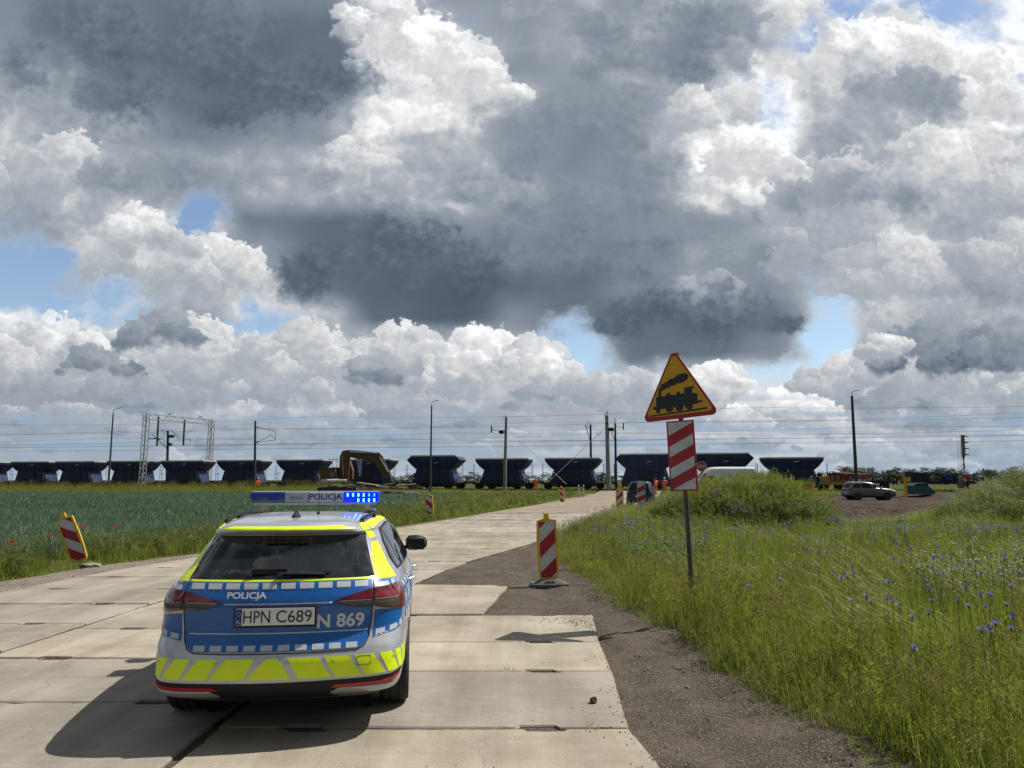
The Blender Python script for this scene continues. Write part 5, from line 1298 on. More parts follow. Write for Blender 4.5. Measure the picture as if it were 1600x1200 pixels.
# ---------------------------------------------------------------- rubble and slabs in front of the train
SLABM = mat('old_slab', (.17, .155, .13), .9, var=.35, scale=1.2, bump=.3)
EARTH = mat('spoil_earth', (.05, .04, .032), .95, var=.4, scale=1.5, bump=.7, bscale=6)
def spoil_heap(px, py, Y, rx, ry, h, label, m, seed):
    x = ray(px, 750)[0]/ray(px, 750)[1]*Y; n = 36; mm = 9; rings = []
    for i in range(mm+1):
        t = i/mm; rings.append([(rx*t*math.cos(a)*(1+.2*vnoise(math.cos(a)*2+seed, math.sin(a)*2, 6)), ry*t*math.sin(a), h*(1-t**1.7)*(1+.35*vnoise(t*5*math.cos(a)+seed, t*5*math.sin(a), 8))) for a in [2*PI*j/n for j in range(n)]])
    b = MB(); b.loft(rings, caps=False); o = b.build('spoil_heap', m, smooth=True); o.location = (x, Y, H(x, Y)-.1); tag(o, label, 'spoil heap'); return o
spoil_heap(600, 762, 84, 3.9, 1.6, .75, 'low dark heap of broken road material in front of the excavator', EARTH, 1)
spoil_heap(640, 763, 86, 2.4, 1.3, .62, 'small heap of rubble right of the excavator bucket', mat('rubble', (.11, .10, .085), .95, var=.4, scale=2, bump=.6, bscale=8), 5)
ps = random.Random(11)
for k, (px, py, w, a, tl) in enumerate(((556, 760, 1.9, 8, 6), (575, 756, 2.3, -12, -7), (588, 759.5, 2.6, 5, -3), (603, 757, 1.8, 15, 10), (618, 761.5, 2.0, -5, -4), (634, 757.5, 2.2, 10, 5), (650, 760.5, 1.9, -8, -6), (540, 758.5, 1.6, 20, 9))):
    Y = 81.5+.4*k; x, z = at(px, py, Y); b = MB(); b.box((0, 0, 0), (w, 1.0, .16)); o = b.build('broken_slab', SLABM, None, bevel=.02); o.location = (x, Y, z); o.rotation_euler = (R(ps.uniform(-9, 9)), R(-tl), R(a))
    tag(o, 'pale broken concrete slab lying on the heap by the excavator', 'concrete slab', 'broken slabs on the heap')
# ---------------------------------------------------------------- machines on the line, right
def track_machine():
    p = rail(rail_s(1318)); o = empty('track_machine', (p.x, p.y, RAIL_Z), RAILROT, 'yellow and red track machine standing on the line behind the silver SUV', 'track machine')
    YM = mat('machine_yellow', (.30, .19, .012), .5, var=.2); RM = mat('machine_red', (.13, .022, .014), .5, var=.3)
    Q = lambda px, py: ((px-1318)/13.1, 1.75+(750-py)*.0775-RAIL_Z)
    b = MB(); b.prism([Q(*q) for q in [(1279, 744), (1296, 744), (1296, 752), (1322, 752), (1322, 757), (1284, 757)]], -1.3, 1.3); b.build('yellow_body', YM, o, bevel=.03)
    b = MB(); b.box((.9, 0, .95), (9.5, 2.2, .3)); b.build('chassis', UNDER, o)
    for x in (-2.2, -.6, 2.6, 4.4):
        b = MB()
        for sy in (-.8, .8): b.tube((x, sy-.06, .42), (x, sy+.06, .42), .42, None, 18)
        b.build('wheel', UNDER, o)
    b = MB(); b.prism([Q(*q) for q in [(1294, 739), (1316, 739), (1320, 743), (1320, 750), (1294, 750)]], -1.0, .2); b.build('red_frame', RM, o, bevel=.03)
    b = MB(); b.prism([Q(*q) for q in [(1320, 741), (1336, 740), (1340, 748), (1322, 750)]], -.9, .6); b.build('hoist', RM, o, bevel=.03)
    b = MB(); b.prism([Q(*q) for q in [(1340, 740), (1355, 740), (1355, 749), (1340, 749)]], -1.0, 1.0); c = b.build('orange_cab', mat('machine_orange', (.26, .06, .012), .5, var=.2), o, bevel=.03)
    b = MB(); b.prism([Q(*q) for q in [(1342, 741.5), (1347, 741.5), (1347, 746), (1342, 746)]], -1.03, -1.0); b.build('cab_window', GLASS, c)
    b = MB(); u, v = Q(1283, 741.5); b.ball((u, -.3, v), (.36, .36, .30)); b.build('exhaust_drum', UNDER, o)
    b = MB()
    for px in (1300, 1308, 1326, 1332): u, v = Q(px, 746); b.box((u, -1.02, v), (.25, .1, .5))
    b.each('panel', VALVE, o)
    b = MB(); u, v = Q(1300, 740); s, t = Q(1352, 743); b.tube((u, -.95, v+.15), (s, -.95, t+.1), .09, None, 6); b.build('boom', RM, o)
track_machine()
def dark_wagon():
    p = rail(rail_s(1466)); o = empty('equipment_wagon', (p.x, p.y, RAIL_Z), RAILROT, 'low dark equipment wagon with blue crates behind the teal cover', 'wagon')
    b = MB(); b.box((0, 0, .9), (7.6, 2.4, .35)); b.build('wagon_floor', UNDER, o)
    b = MB(); b.box((0, -.2, 1.75), (7.4, .4, .10)); b.box((-2.4, -1.0, 1.45), (2.2, .2, .9)); b.box((.8, -1.0, 1.3), (1.6, .2, .6)); b.bar((-3.6, -1.1, 2.0), (3.6, -1.1, 1.75), .12); b.bar((-3.2, -1.1, 1.1), (3.4, -1.1, 1.35), .1)
    for x in (-3.5, -1.2, 0, 1.7, 3.4): b.bar((x, -1.1, .9), (x, -1.1, 1.95), .12)
    b.build('machinery_frame', NAVYD, o)
    for x, w in ((.75, .8), (2.5, .6)):
        b = MB(); b.box((x, -1.0, 1.5), (w, .8, .65)); b.build('crate', mat('crate_blue', (.01, .03, .14), .6, var=.2) if x < 1 else ROADRED, o, bevel=.02)
    for x in (-2.6, 2.6):
        b = MB()
        for sy in (-.8, .8): b.tube((x, sy-.06, .42), (x, sy+.06, .42), .42, None, 18)
        b.build('wheel', UNDER, o)
dark_wagon()
def tarp():
    Y = 80.0; x0 = ray(1436, 750)[0]/ray(1436, 750)[1]*Y; zb = H(x0, Y); o = empty('tarpaulin_cover', (x0, Y, zb), 0, 'dull teal tarpaulin cover sloping down to the right beside the yellow crossing light', 'tarpaulin')
    Q = lambda px, py: (at(px, py, Y)[0]-x0, at(px, py, Y)[1]-zb)
    b = MB(); po = [Q(*q) for q in [(1419, 758), (1424, 754), (1440, 754), (1456, 766), (1455, 770.5), (1448, 772), (1421, 771)]]
    rings = []
    for y, k in ((-.85, .94), (-.7, 1), (.7, 1), (.85, .94)): rings.append([(u*k, y, .1+(v-.1)*k) for u, v in po])
    b.loft(rings); b.build('tarpaulin', mat('teal_tarpaulin', (.008, .075, .078), .55, var=.25, scale=1.5, bump=.5, bscale=3), o, bevel=.04)
    b = MB(); b.prism([Q(*q) for q in [(1421, 757.5), (1425, 754.2), (1440, 754.2), (1444, 757.5)]], -.89, -.85); b.build('dark_flap', NAVYD, o)
    Y = 78.0; x0 = ray(1414, 750)[0]/ray(1414, 750)[1]*Y; zb = H(x0, Y); o = empty('crossing_light', (x0, Y, zb), 0, 'yellow level crossing post with a round black light disc', 'crossing light')
    z1 = at(1414, 741, Y)[1]-zb
    b = MB(); b.box((0, 0, z1/2), (.22, .2, z1)); b.build('post', YPLAST, o, bevel=.02)
    b = MB(); b.tube((.22, -.12, z1+.05), (.22, -.22, z1+.05), .30, None, 20); d = b.build('light_disc', SIGNBLACK, o)
    b = MB(); b.box((.27, -.1, z1-.45), (.42, .2, .5)); b.build('yellow_box', YPLAST, o, bevel=.02)
    b = MB(); b.tube((.22, -.225, z1+.05), (.22, -.235, z1+.05), .12, None, 14); b.build('lamp_lens', REDL, d)
tarp()
# ---------------------------------------------------------------- the other vehicles
CARGLASS = mat('tinted_glass', (.006, .007, .008), .12, var=0, spec=.18)
def small_car(name, loc, rz, rows, L, label, cat, paint, wb, wheel_r, glass, scale=1, lamps=True, ymid=2.2, side_glass=True, parts='suv'):
    root = empty(name, loc, rz, label, cat); S = Shell(rows, ymid); z0, z1 = rows[0][0], rows[-1][0]
    mb = MB(); zs = sorted(set([r[0] for r in rows]+[round(z0+.04*k, 3) for k in range(1, 80) if z0+.04*k < z1-.005])); S.mesh(mb, zs)
    body = mb.build('body', paint, root, smooth=True, angle=50); hw = max(r[1] for r in rows)
    arch_cut(body, wb, wheel_r+.05, wheel_r, hw-.33, hw+.2)
    for y in wb:
        for sg in (-1, 1): wheel(root, sg*(hw-.13), y, wheel_r, .22, sg); mb = MB(); mb.tube((sg*(hw-.36), y, wheel_r), (sg*(hw-.32), y, wheel_r), wheel_r+.06, None, 24); mb.build('wheel_well', DARKP, root)
    F = lambda l, z, d: S.off(l, z, d)
    if 'rear' in glass:
        b = MB(); polypatch(b, lambda x, z, d: S.off(S.rear_l(x, z), z, d), glass['rear'], .006, step=.1); b.build('rear_window', CARGLASS, root, smooth=True, angle=40)
    for sg in (-1, 1):
        for poly in glass.get('side', ()):
            b = MB(); polypatch(b, lambda y, z, d: S.off(S.side_l(y, z, sg), z, d), poly, .006, step=.12); b.build('side_window', CARGLASS, root, smooth=True, angle=40)
        for poly, m, nm in glass.get('sidep', ()):
            b = MB(); polypatch(b, lambda y, z, d: S.off(S.side_l(y, z, sg), z, d), poly, .006, step=.12); b.build(nm, m, root, smooth=True, angle=40)
        for poly, m, nm in glass.get('corner', ()):
            b = MB(); polypatch(b, F, [(sg*u, v) for u, v in poly], .008, step=.08); b.build(nm, m, root, smooth=True, angle=40)
        for poly, m, nm in glass.get('front', ()):
            b = MB(); polypatch(b, lambda u, v, d: S.off(sg*(S.contour(v)[1][-1]-u), v, d), poly, .008, step=.08); b.build(nm, m, root, smooth=True, angle=40)
        for z_a, z_b, k in glass.get('screen', ()):
            pass
        b = MB(); my, mz = glass['mirror']; p = S.off(S.side_l(my, mz, sg), mz, .13); b.ball(p, (.13, .09, .09)); b.bar(S.off(S.side_l(my, mz, sg), mz-.05, 0), p, .04); b.build('wing_mirror', DARKP if parts != 'van' else DARKP, root, smooth=True, angle=50)
    a, c = glass['wind']; b = MB()
    def fw(u, z, d):
        ct, LL = S.contour(z); l = LL[-1]-abs(u)*.82*S.par(z)[0]; return S.off(l if u >= 0 else -l, z, d)
    patch(b, fw, [(.01, a), (1, a), (1, c), (.01, c)], .006, 10, 8); patch(b, fw, [(-1, a), (-.01, a), (-.01, c), (-1, c)], .006, 10, 8); b.each('windscreen', GLASS, root, smooth=True, angle=40)
    return root, S
suv_rows = lambda L, W, Hh: [(z, w*W/1.84, yr, yf*L/4.65, .05, .38, .7, .06) for z, w, yr, yf in (
  (.24, .74, .30, 4.35), (.34, .86, .08, 4.55), (.50, .91, .0, 4.64), (.70, .92, .03, 4.65), (.85, .92, .06, 4.58), (.98, .905, .06, 4.25), (1.06, .885, .09, 3.75), (1.10, .865, .10, 3.52), (1.18, .84, .14, 3.34), (1.32, .79, .22, 3.08), (1.45, .74, .29, 2.82), (1.54, .70, .32, 2.58), (1.60, .64, .34, 2.42), (1.645, .54, .48, 2.2), (1.67, .36, .8, 1.95), (1.68, .1, 1.2, 1.6))]
SILV = mat('silver_grey_paint', (.105, .11, .105), .32, .5, var=.03, coat=.6)
NAVYP = mat('dark_blue_paint', (.005, .012, .042), .3, .0, var=.05, coat=.25, spec=.3)
def suv():
    Y = 69.5; x0 = (1351-800)/FPX*Y; z = H(x0, Y)
    g = {'rear': [(-.60, 1.12), (.60, 1.12), (.56, 1.44), (-.56, 1.44)],
     'side': [[(.55, 1.13), (1.2, 1.11), (1.2, 1.52), (.85, 1.50), (.60, 1.34)], [(1.26, 1.11), (2.18, 1.09), (2.16, 1.53), (1.28, 1.535)], [(2.26, 1.09), (3.22, 1.10), (2.88, 1.32), (2.55, 1.50), (2.26, 1.525)]],
     'sidep': [([(.6, .30), (4.2, .30), (4.2, .36), (.6, .36)], DARKP, 'sill_trim')],
     'corner': [([(.55, .93), (1.05, .90), (1.06, 1.02), (.60, 1.03)], REDL, 'tail_lamp'), ([(0, .30), (.98, .33), (.98, .44), (0, .42)], DARKP, 'bumper_strip')],
     'front': [([(.35, .80), (.98, .82), (1.0, .92), (.45, .90)], mat('suv_headlamp', (.6, .62, .64), .1, var=0), 'headlamp'), ([(0, .35), (.9, .38), (.9, .60), (0, .62)], DARKP, 'grille')],
     'mirror': (3.05, 1.10), 'wind': (1.12, 1.55)}
    o, S = small_car('silver_suv', (x0-2.2, Y, z), -PI/2, suv_rows(4.45, 1.84, 1.6), 4.65, 'silver grey SUV parked side on upon the churned dirt', 'car', SILV, (.90, 3.50), .365, g)
    b = MB()
    for sg in (-1, 1): b.path([S.off(S.side_l(y, 1.61, sg), 1.61, .02) for y in (.8, 1.2, 1.6, 2.0, 2.2)], .018, 6)
    b.each('roof_rail', SILV, o)
suv()
def dark_car():
    Y = 51.0; x0 = (997-800)/FPX*Y; z = H(x0, Y)+.05
    g = {'rear': [(-.62, 1.10), (.62, 1.10), (.56, 1.44), (-.56, 1.44)],
     'side': [[(.55, 1.13), (1.2, 1.11), (1.2, 1.52), (.85, 1.50), (.60, 1.34)], [(1.26, 1.11), (2.18, 1.09), (2.16, 1.53), (1.28, 1.535)], [(2.26, 1.09), (3.22, 1.10), (2.88, 1.32), (2.55, 1.50), (2.26, 1.525)]],
     'corner': [([(.62, .92), (1.05, .90), (1.06, 1.06), (.68, 1.07)], REDL, 'tail_lamp'), ([(0, .28), (.98, .31), (.98, .42), (0, .40)], DARKP, 'bumper_strip'), ([(.62, .50), (.80, .50), (.80, .55), (.62, .55)], REDR, 'reflector')],
     'front': [([(.35, .80), (.98, .82), (1.0, .92), (.45, .90)], mat('car_headlamp', (.6, .62, .64), .1, var=0), 'headlamp')],
     'mirror': (3.05, 1.10), 'wind': (1.12, 1.55)}
    o, S = small_car('dark_blue_car', (x0, Y, z), R(-13), suv_rows(4.2, 1.84, 1.6), 4.2, 'dark blue hatchback parked on the road with its tail to the camera', 'car', NAVYP, (.80, 3.35), .33, g)
    b = MB(); b.box((0, S.at(0, .70).y-.012, .70), (.52, .02, .11)); b.build('number_plate', PLATEW, o)
dark_car()
def van():
    Y = 60.0; xr = (1176-800)/FPX*Y; z = H(xr, Y)
    rows = [(z, w, yr, yf, .03, .16, .5, .02) for z, w, yr, yf in ((.30, .80, .15, 5.1), (.42, .95, .02, 5.3), (.60, .98, 0, 5.38), (.95, .99, 0, 5.36), (1.15, .985, .0, 5.1), (1.28, .975, .01, 4.75), (1.45, .965, .02, 4.5), (1.9, .95, .04, 4.12), (2.25, .92, .07, 3.86), (2.50, .88, .10, 3.66), (2.60, .82, .14, 3.55), (2.655, .70, .22, 3.4), (2.685, .5, .4, 3.2), (2.70, .2, .8, 2.6))]
    g = {'rear': [(-.75, 1.4), (-.06, 1.4), (-.06, 2.1), (-.72, 2.1)], 'side': [[(3.35, 1.40), (4.35, 1.40), (4.05, 1.80), (3.85, 2.0), (3.35, 2.0)]],
     'corner': [([(.80, .95), (.98, .95), (.98, 1.5), (.80, 1.5)], REDL, 'tail_lamp')], 'front': [([(.45, .85), (.95, .85), (.95, 1.10), (.55, 1.08)], mat('van_headlamp', (.6, .62, .64), .1, var=0), 'headlamp')],
     'mirror': (4.35, 1.45), 'wind': (1.42, 2.22)}
    small_car('white_van', (xr, Y, z+.1), PI/2, rows, 5.4, 'white panel van mostly hidden behind the tall grass mound', 'van', mat('white_paint', (.62, .63, .63), .3, var=.04, coat=.5), (.95, 4.35), .35, g, ymid=2.4, parts='van')
van()
# ---------------------------------------------------------------- railway workers
ORANGE = mat('hi_vis_orange', (.72, .10, .03), .7, var=.15, scale=6); BANDG = mat('reflective_band', (.55, .57, .52), .4, var=.1); SKIN = mat('skin', (.42, .24, .17), .6, var=.1); NAVYC = mat('navy_cloth', (.012, .016, .028), .9, var=.2); HELM = mat('white_helmet', (.6, .6, .6), .4, var=.05); BOOT = mat('boot_leather', (.02, .017, .014), .8, var=.2)
def skin_mesh(name, nodes, edges, m, parent, sub=1):
    me = bpy.data.meshes.new(name); me.from_pydata([n[0] for n in nodes], edges, []); o = link(bpy.data.objects.new(name, me))
    md = o.modifiers.new('skin', 'SKIN'); me.skin_vertices[0].data[0].use_root = True
    for v, n in zip(me.skin_vertices[0].data, nodes): v.radius = n[1] if hasattr(n[1], '__len__') else (n[1], n[1])
    s = o.modifiers.new('sub', 'SUBSURF'); s.levels = s.render_levels = sub
    dg = bpy.context.evaluated_depsgraph_get(); mm = bpy.data.meshes.new_from_object(o.evaluated_get(dg)); o.modifiers.clear(); o.data = mm; mm.materials.clear(); mm.materials.append(m)
    for p in mm.polygons: p.use_smooth = True
    o.parent = parent; return o
def person(loc, rz, pose, label, jacket, trousers, cap):
    root = empty('person', loc, rz, label, 'person', 'railway workers in work clothes')
    if pose == 'crouch':
        J = dict(pel=(0, .05, .50), ch=(0, -.14, .93), nk=(0, -.20, 1.08), hd=(0, -.26, 1.22), ht=(0, -.27, 1.34), hl=(-.12, .03, .48), kl=(-.17, -.36, .52), al=(-.15, -.14, .10), tl=(-.16, -.32, .04), hr=(.12, .03, .48), kr=(.18, -.22, .24), ar=(.15, .18, .09), tr=(.16, .05, .03), sl=(-.20, -.17, .98), el=(-.27, -.34, .74), wl=(-.14, -.52, .62), sr=(.20, -.17, .98), er=(.28, -.36, .74), wr=(.14, -.54, .60))
    else:
        b = {'stand': 0, 'stride': 1, 'reach': 2}[pose]; st = .16 if b == 1 else .03
        J = dict(pel=(0, 0, .95), ch=(0, -.02, 1.34), nk=(0, -.02, 1.50), hd=(0, -.04, 1.62), ht=(0, -.035, 1.74), hl=(-.10, 0, .92), kl=(-.12, -st-.03, .50), al=(-.13, -st*1.1, .09), tl=(-.14, -st*1.1-.16, .04), hr=(.10, 0, .92), kr=(.12, st*.6-.02, .50), ar=(.13, st*1.6, .09), tr=(.14, st*1.6-.16, .04), sl=(-.21, -.01, 1.43), el=(-.28, .02, 1.15), wl=(-.26, -.14, .93), sr=(.21, -.01, 1.43), er=(.28, .02, 1.15), wr=(.26, -.14, .93))
        if b == 2: J.update(er=(.30, -.18, 1.30), wr=(.20, -.40, 1.42), el=(-.28, -.10, 1.16), wl=(-.16, -.34, 1.12))
    V = lambda k: Vector(J[k])
    mid = V('pel').lerp(V('ch'), .5)
    nodes = [(J['pel'], (.15, .11)), (mid, (.145, .105)), (J['ch'], (.17, .115)), (J['nk'], .055), (J['hd'], (.075, .09)), (J['ht'], (.06, .075))]
    edges = [(0, 1), (1, 2), (2, 3), (3, 4), (4, 5)]
    def chain(start, ks, rs):
        i = start
        for k, r in zip(ks, rs): nodes.append((J[k] if isinstance(k, str) else k, r)); edges.append((i, len(nodes)-1)); i = len(nodes)-1
        return i
    for sd in 'lr':
        chain(0, ('h'+sd, 'k'+sd, 'a'+sd, 't'+sd), (.09, .06, .042, .035))
        w = V('w'+sd); e = V('e'+sd); d = (w-e).normalized(); pal = w+d*.07; i = chain(2, ('s'+sd, 'e'+sd, 'w'+sd, tuple(pal)), (.062, .046, .032, .030))
        sx = d.orthogonal().normalized()
        for q in (-1.5, -.5, .5, 1.5):
            nodes.append((tuple(pal+sx*.016*q+d*.04), .009)); edges.append((i, len(nodes)-1)); nodes.append((tuple(pal+sx*.018*q+d*(.085-.006*abs(q))+Vector((0, 0, -.012))), .007)); edges.append((len(nodes)-2, len(nodes)-1))
        nodes.append((tuple(w+d*.035+sx*.045), .010)); edges.append((i, len(nodes)-1))
    skin_mesh('person_body', nodes, edges, SKIN, root)
    jn = [(mid.lerp(V('pel'), .9), (.165, .125)), (mid, (.165, .125)), (J['ch'], (.19, .135)), (V('nk')-Vector((0, 0, .03)), .075)]; je = [(0, 1), (1, 2), (2, 3)]
    for sd in 'lr':
        for k, (q, r) in enumerate((('s'+sd, .078), ('e'+sd, .06), ('w'+sd, .045))):
            jn.append((J[q], r)); je.append((2 if k == 0 else len(jn)-2, len(jn)-1))
    jk = skin_mesh('jacket', jn, je, jacket, root)
    tn = [(J['pel'], (.165, .12))]; te = []
    for sd in 'lr':
        for k, (q, r) in enumerate((('h'+sd, .10), ('k'+sd, .072), ('a'+sd, .058))):
            tn.append((J[q], r)); te.append((0 if k == 0 else len(tn)-2, len(tn)-1))
    tr = skin_mesh('trousers', tn, te, trousers, root)
    for sd in 'lr':
        b = MB(); a, t = V('a'+sd), V('t'+sd); b.ball(a.lerp(t, .45)-Vector((0, 0, .02)), (.06, .14, .06)); b.build('boot', BOOT, root, smooth=True)
        b = MB(); k_, a_ = V('k'+sd), V('a'+sd); c = k_.lerp(a_, .45); dd = (a_-k_).normalized(); b.tube(c-dd*.03, c+dd*.03, .078, .076, 12); b.build('reflective_band', BANDG, tr)
    b = MB(); dd = (V('ch')-mid).normalized(); c = mid; b.lathe([(.175, -.025), (.178, 0), (.175, .025)], (0, 0, 0), 16); b.v = [(x+c.x, y*.78+c.y, z+c.z) for x, y, z in b.v]; b.build('reflective_band', BANDG, jk)
    b = MB(); h = V('ht'); b.ball(h+Vector((0, 0, -.01)), (.105, .125, .085), 12, 6); b.tube(h+Vector((0, -.05, -.035)), h+Vector((0, -.05, -.02)), .125, .12, 14); b.build('helmet', cap, root, smooth=True, angle=50)
    b = MB(); hd = V('hd'); b.ball(hd+Vector((0, -.098, .015)), (.012, .022, .02), 6, 4); b.build('nose', SKIN, root, smooth=True)
    b = MB()
    for sx in (-.033, .033): b.ball(hd+Vector((sx, -.084, .04)), (.012, .008, .008), 6, 4)
    b.each('eye', BLACKL, root); b = MB(); b.ball(hd+Vector((0, -.088, -.045)), (.028, .007, .006), 6, 4); b.build('mouth', REDL, root)
    return root
def pl(px, Y, dz=0): x = ray(px, 750)[0]/ray(px, 750)[1]*Y; return (x, Y, H(x, Y)+dz)
person(pl(401, 104, .35), R(70), 'crouch', 'worker in orange crouching at the foot of the slim dark mast', ORANGE, ORANGE, HELM)
person(pl(836.5, 95, -.05), R(160), 'stride', 'worker in an orange vest walking beside the wagon near the crossing', ORANGE, ORANGE, HELM)
person(pl(1024, 86, .15), R(40), 'reach', 'worker in orange just above the dark car roof raising one arm', ORANGE, ORANGE, NAVYC)
person(pl(1038, 85, .2), R(180), 'stand', 'worker in an orange jacket standing close left of the striped sign', ORANGE, ORANGE, HELM)
person(pl(1235, 80, .15), R(20), 'reach', 'worker all in orange beside the right end of the last blue wagon', ORANGE, ORANGE, HELM)
person(pl(1268, 84, .2), R(-20), 'stand', 'worker in dark jacket and orange trousers beside the last blue wagon', NAVYC, ORANGE, ORANGE)
# ---------------------------------------------------------------- vegetation
def leafmat(name, c0, c1, trans=.42, rough=.6, tipc=None):
    """leaf: diffuse with light coming through, colour differing from plant to plant"""
    m = bpy.data.materials.new(name); m.use_nodes = True; N, L = nt(m); b = N['Principled BSDF']; out = N['Material Output']
    b.inputs['Roughness'].default_value = rough; b.inputs['Specular IOR Level'].default_value = .25
    oi = N.new('ShaderNodeObjectInfo'); tc = N.new('ShaderNodeTexCoord'); n = N.new('ShaderNodeTexNoise'); n.inputs['Scale'].default_value = 9; L.new(tc.outputs['Object'], n.inputs[0])
    ge = N.new('ShaderNodeNewGeometry'); n2 = N.new('ShaderNodeTexNoise'); n2.inputs['Scale'].default_value = .45; n2.inputs['Detail'].default_value = 4; L.new(ge.outputs['Position'], n2.inputs[0])
    a = N.new('ShaderNodeMath'); a.operation = 'ADD'; L.new(oi.outputs['Random'], a.inputs[0]); L.new(n.outputs[0], a.inputs[1])
    a2 = N.new('ShaderNodeMath'); a2.operation = 'MULTIPLY_ADD'; L.new(n2.outputs[0], a2.inputs[0]); a2.inputs[1].default_value = 1.6; L.new(a.outputs[0], a2.inputs[2])
    r = N.new('ShaderNodeValToRGB'); e = r.color_ramp.elements; e[0].position = .30; e[0].color = c0+(1,); e[1].position = .72; e[1].color = c1+(1,)
    d = N.new('ShaderNodeMath'); d.operation = 'MULTIPLY'; d.inputs[1].default_value = .38; L.new(a2.outputs[0], d.inputs[0]); L.new(d.outputs[0], r.inputs[0])
    L.new(r.outputs[0], b.inputs['Base Color'])
    t = N.new('ShaderNodeBsdfTranslucent'); L.new(r.outputs[0], t.inputs[0]); mx = N.new('ShaderNodeMixShader'); mx.inputs[0].default_value = trans
    L.new(b.outputs[0], mx.inputs[1]); L.new(t.outputs[0], mx.inputs[2]); L.new(mx.outputs[0], out.inputs[0]); return m
G_BRIGHT = leafmat('grass_bright', (.145, .186, .020), (.24, .276, .038), .55)
G_DEEP = leafmat('grass_deep', (.072, .126, .015), (.13, .19, .024), .48)
G_DRY = leafmat('grass_dry', (.125, .145, .032), (.23, .215, .065), .5)
G_EAR = leafmat('barley_ear', (.24, .26, .09), (.42, .41, .18), .5)
G_WHEAT = leafmat('wheat_leaf', (.030, .072, .035), (.060, .116, .056), .35, .45)
G_WHEATL = leafmat('wheat_tip', (.13, .20, .14), (.24, .31, .23), .35, .4)
G_WEED = leafmat('weed_leaf', (.05, .082, .022), (.09, .13, .035), .4)
F_YEL = mat('yellow_petal', (.55, .45, .03), .6, var=.2); F_WHITE = mat('white_petal', (.55, .55, .5), .6, var=.1)
F_BLUE = leafmat('cornflower_petal', (.085, .10, .36), (.16, .17, .48), .35); F_BLUED = mat('cornflower_centre', (.05, .03, .20), .7, var=.2); F_RED = leafmat('poppy_petal', (.26, .012, .010), (.40, .03, .016), .4)
gr = random.Random(21)
def blade(mb, x, y, h, w, az, lean, curl, mi, n=3, z=0.0):
    dx, dy = math.cos(az), math.sin(az); px, py = -dy, dx; pts = []
    for k in range(n+1):
        t = k/n; o = lean*t*h+curl*h*t*t; zz = h*(t-.38*curl*t*t-.15*lean*t); ww = w*(1-t**1.6)*.5+.0006
        pts += [(x+dx*o-px*ww, y+dy*o-py*ww, z+zz), (x+dx*o+px*ww, y+dy*o+py*ww, z+zz)]
    mb.add(pts, [(2*k, 2*k+1, 2*k+3, 2*k+2) for k in range(n)], mi); return pts[-1]
def clump(name, mats, n, r, hmin, hmax, w, kinds, extra=None, lean=.35, curl=.35, seg=3):
    mb = MB()
    for _ in range(n):
        a = gr.uniform(0, 2*PI); q = r*math.sqrt(gr.random()); mi = gr.choices(range(len(kinds)), kinds)[0]
        blade(mb, q*math.cos(a), q*math.sin(a), gr.uniform(hmin, hmax), w*gr.uniform(.7, 1.3), gr.uniform(0, 2*PI), gr.uniform(0, lean), gr.uniform(0, curl), mi, seg)
    if extra: extra(mb)
    me = bpy.data.meshes.new(name); me.from_pydata(mb.v, [], mb.f)
    for m in mats: me.materials.append(m)
    for p, mi in zip(me.polygons, mb.m): p.material_index = mi
    return bpy.data.objects.new(name, me)
def seedhead(mb, x, y, z, az, s, mi, n=9):                 # a loose panicle
    for k in range(n):
        t = k/n; a = az+gr.uniform(-2.5, 2.5); L_ = s*(.10+.16*(1-t)); zz = z+s*t*.9-.1*s
        p = (x, y, zz); q = (x+math.cos(a)*L_, y+math.sin(a)*L_, zz+L_*.6); w = .0020
        mb.add([p, (q[0]-w, q[1], q[2]), (q[0]+w, q[1]+w, q[2]+.012)], [(0, 1, 2)], mi)
def bentgrass(mb, n=9, r=.16, h0=.40, h1=.62, ms=1, mh=1):
    for _ in range(n):
        a = gr.uniform(0, 2*PI); q = r*math.sqrt(gr.random()); az = gr.uniform(0, 2*PI); h = gr.uniform(h0, h1)
        e = blade(mb, q*math.cos(a), q*math.sin(a), h, .0035, az, gr.uniform(.05, .3), gr.uniform(0, .15), ms, 2); seedhead(mb, e[0], e[1], e[2]-.05, az, .16, mh, 15)
WIND = PI*.97
def barley(mb, n=7, r=.15, h0=.42, h1=.66, me_=3, ms=0):
    for _ in range(n):
        a = gr.uniform(0, 2*PI); q = r*math.sqrt(gr.random()); x, y = q*math.cos(a), q*math.sin(a); h = gr.uniform(h0, h1); az = WIND+gr.uniform(-.5, .5)
        e = blade(mb, x, y, h, .005, az, gr.uniform(.1, .25), gr.uniform(.05, .2), ms, 3)
        d = Vector((math.cos(az), math.sin(az), gr.uniform(.25, 1.0))).normalized(); p = Vector(e); sd = d.cross(Vector((0, 0, 1))).normalized(); up = sd.cross(d)
        for k in range(3):
            s0, s1 = p+d*.025*k, p+d*.025*(k+1); w = .006
            mb.add([s0-sd*w, s0+sd*w, s1+sd*w*.8, s1-sd*w*.8], [(0, 1, 2, 3)], me_); mb.add([s0-up*w, s0+up*w, s1+up*w*.8, s1-up*w*.8], [(0, 1, 2, 3)], me_)
        for k in range(11):
            b0 = p+d*gr.uniform(0, .075); L_ = gr.uniform(.09, .15); t = (d+sd*gr.uniform(-.22, .22)+up*gr.uniform(-.22, .22)).normalized(); w = .0011
            mb.add([b0-sd*w, b0+sd*w, b0+t*L_], [(0, 1, 2)], me_)
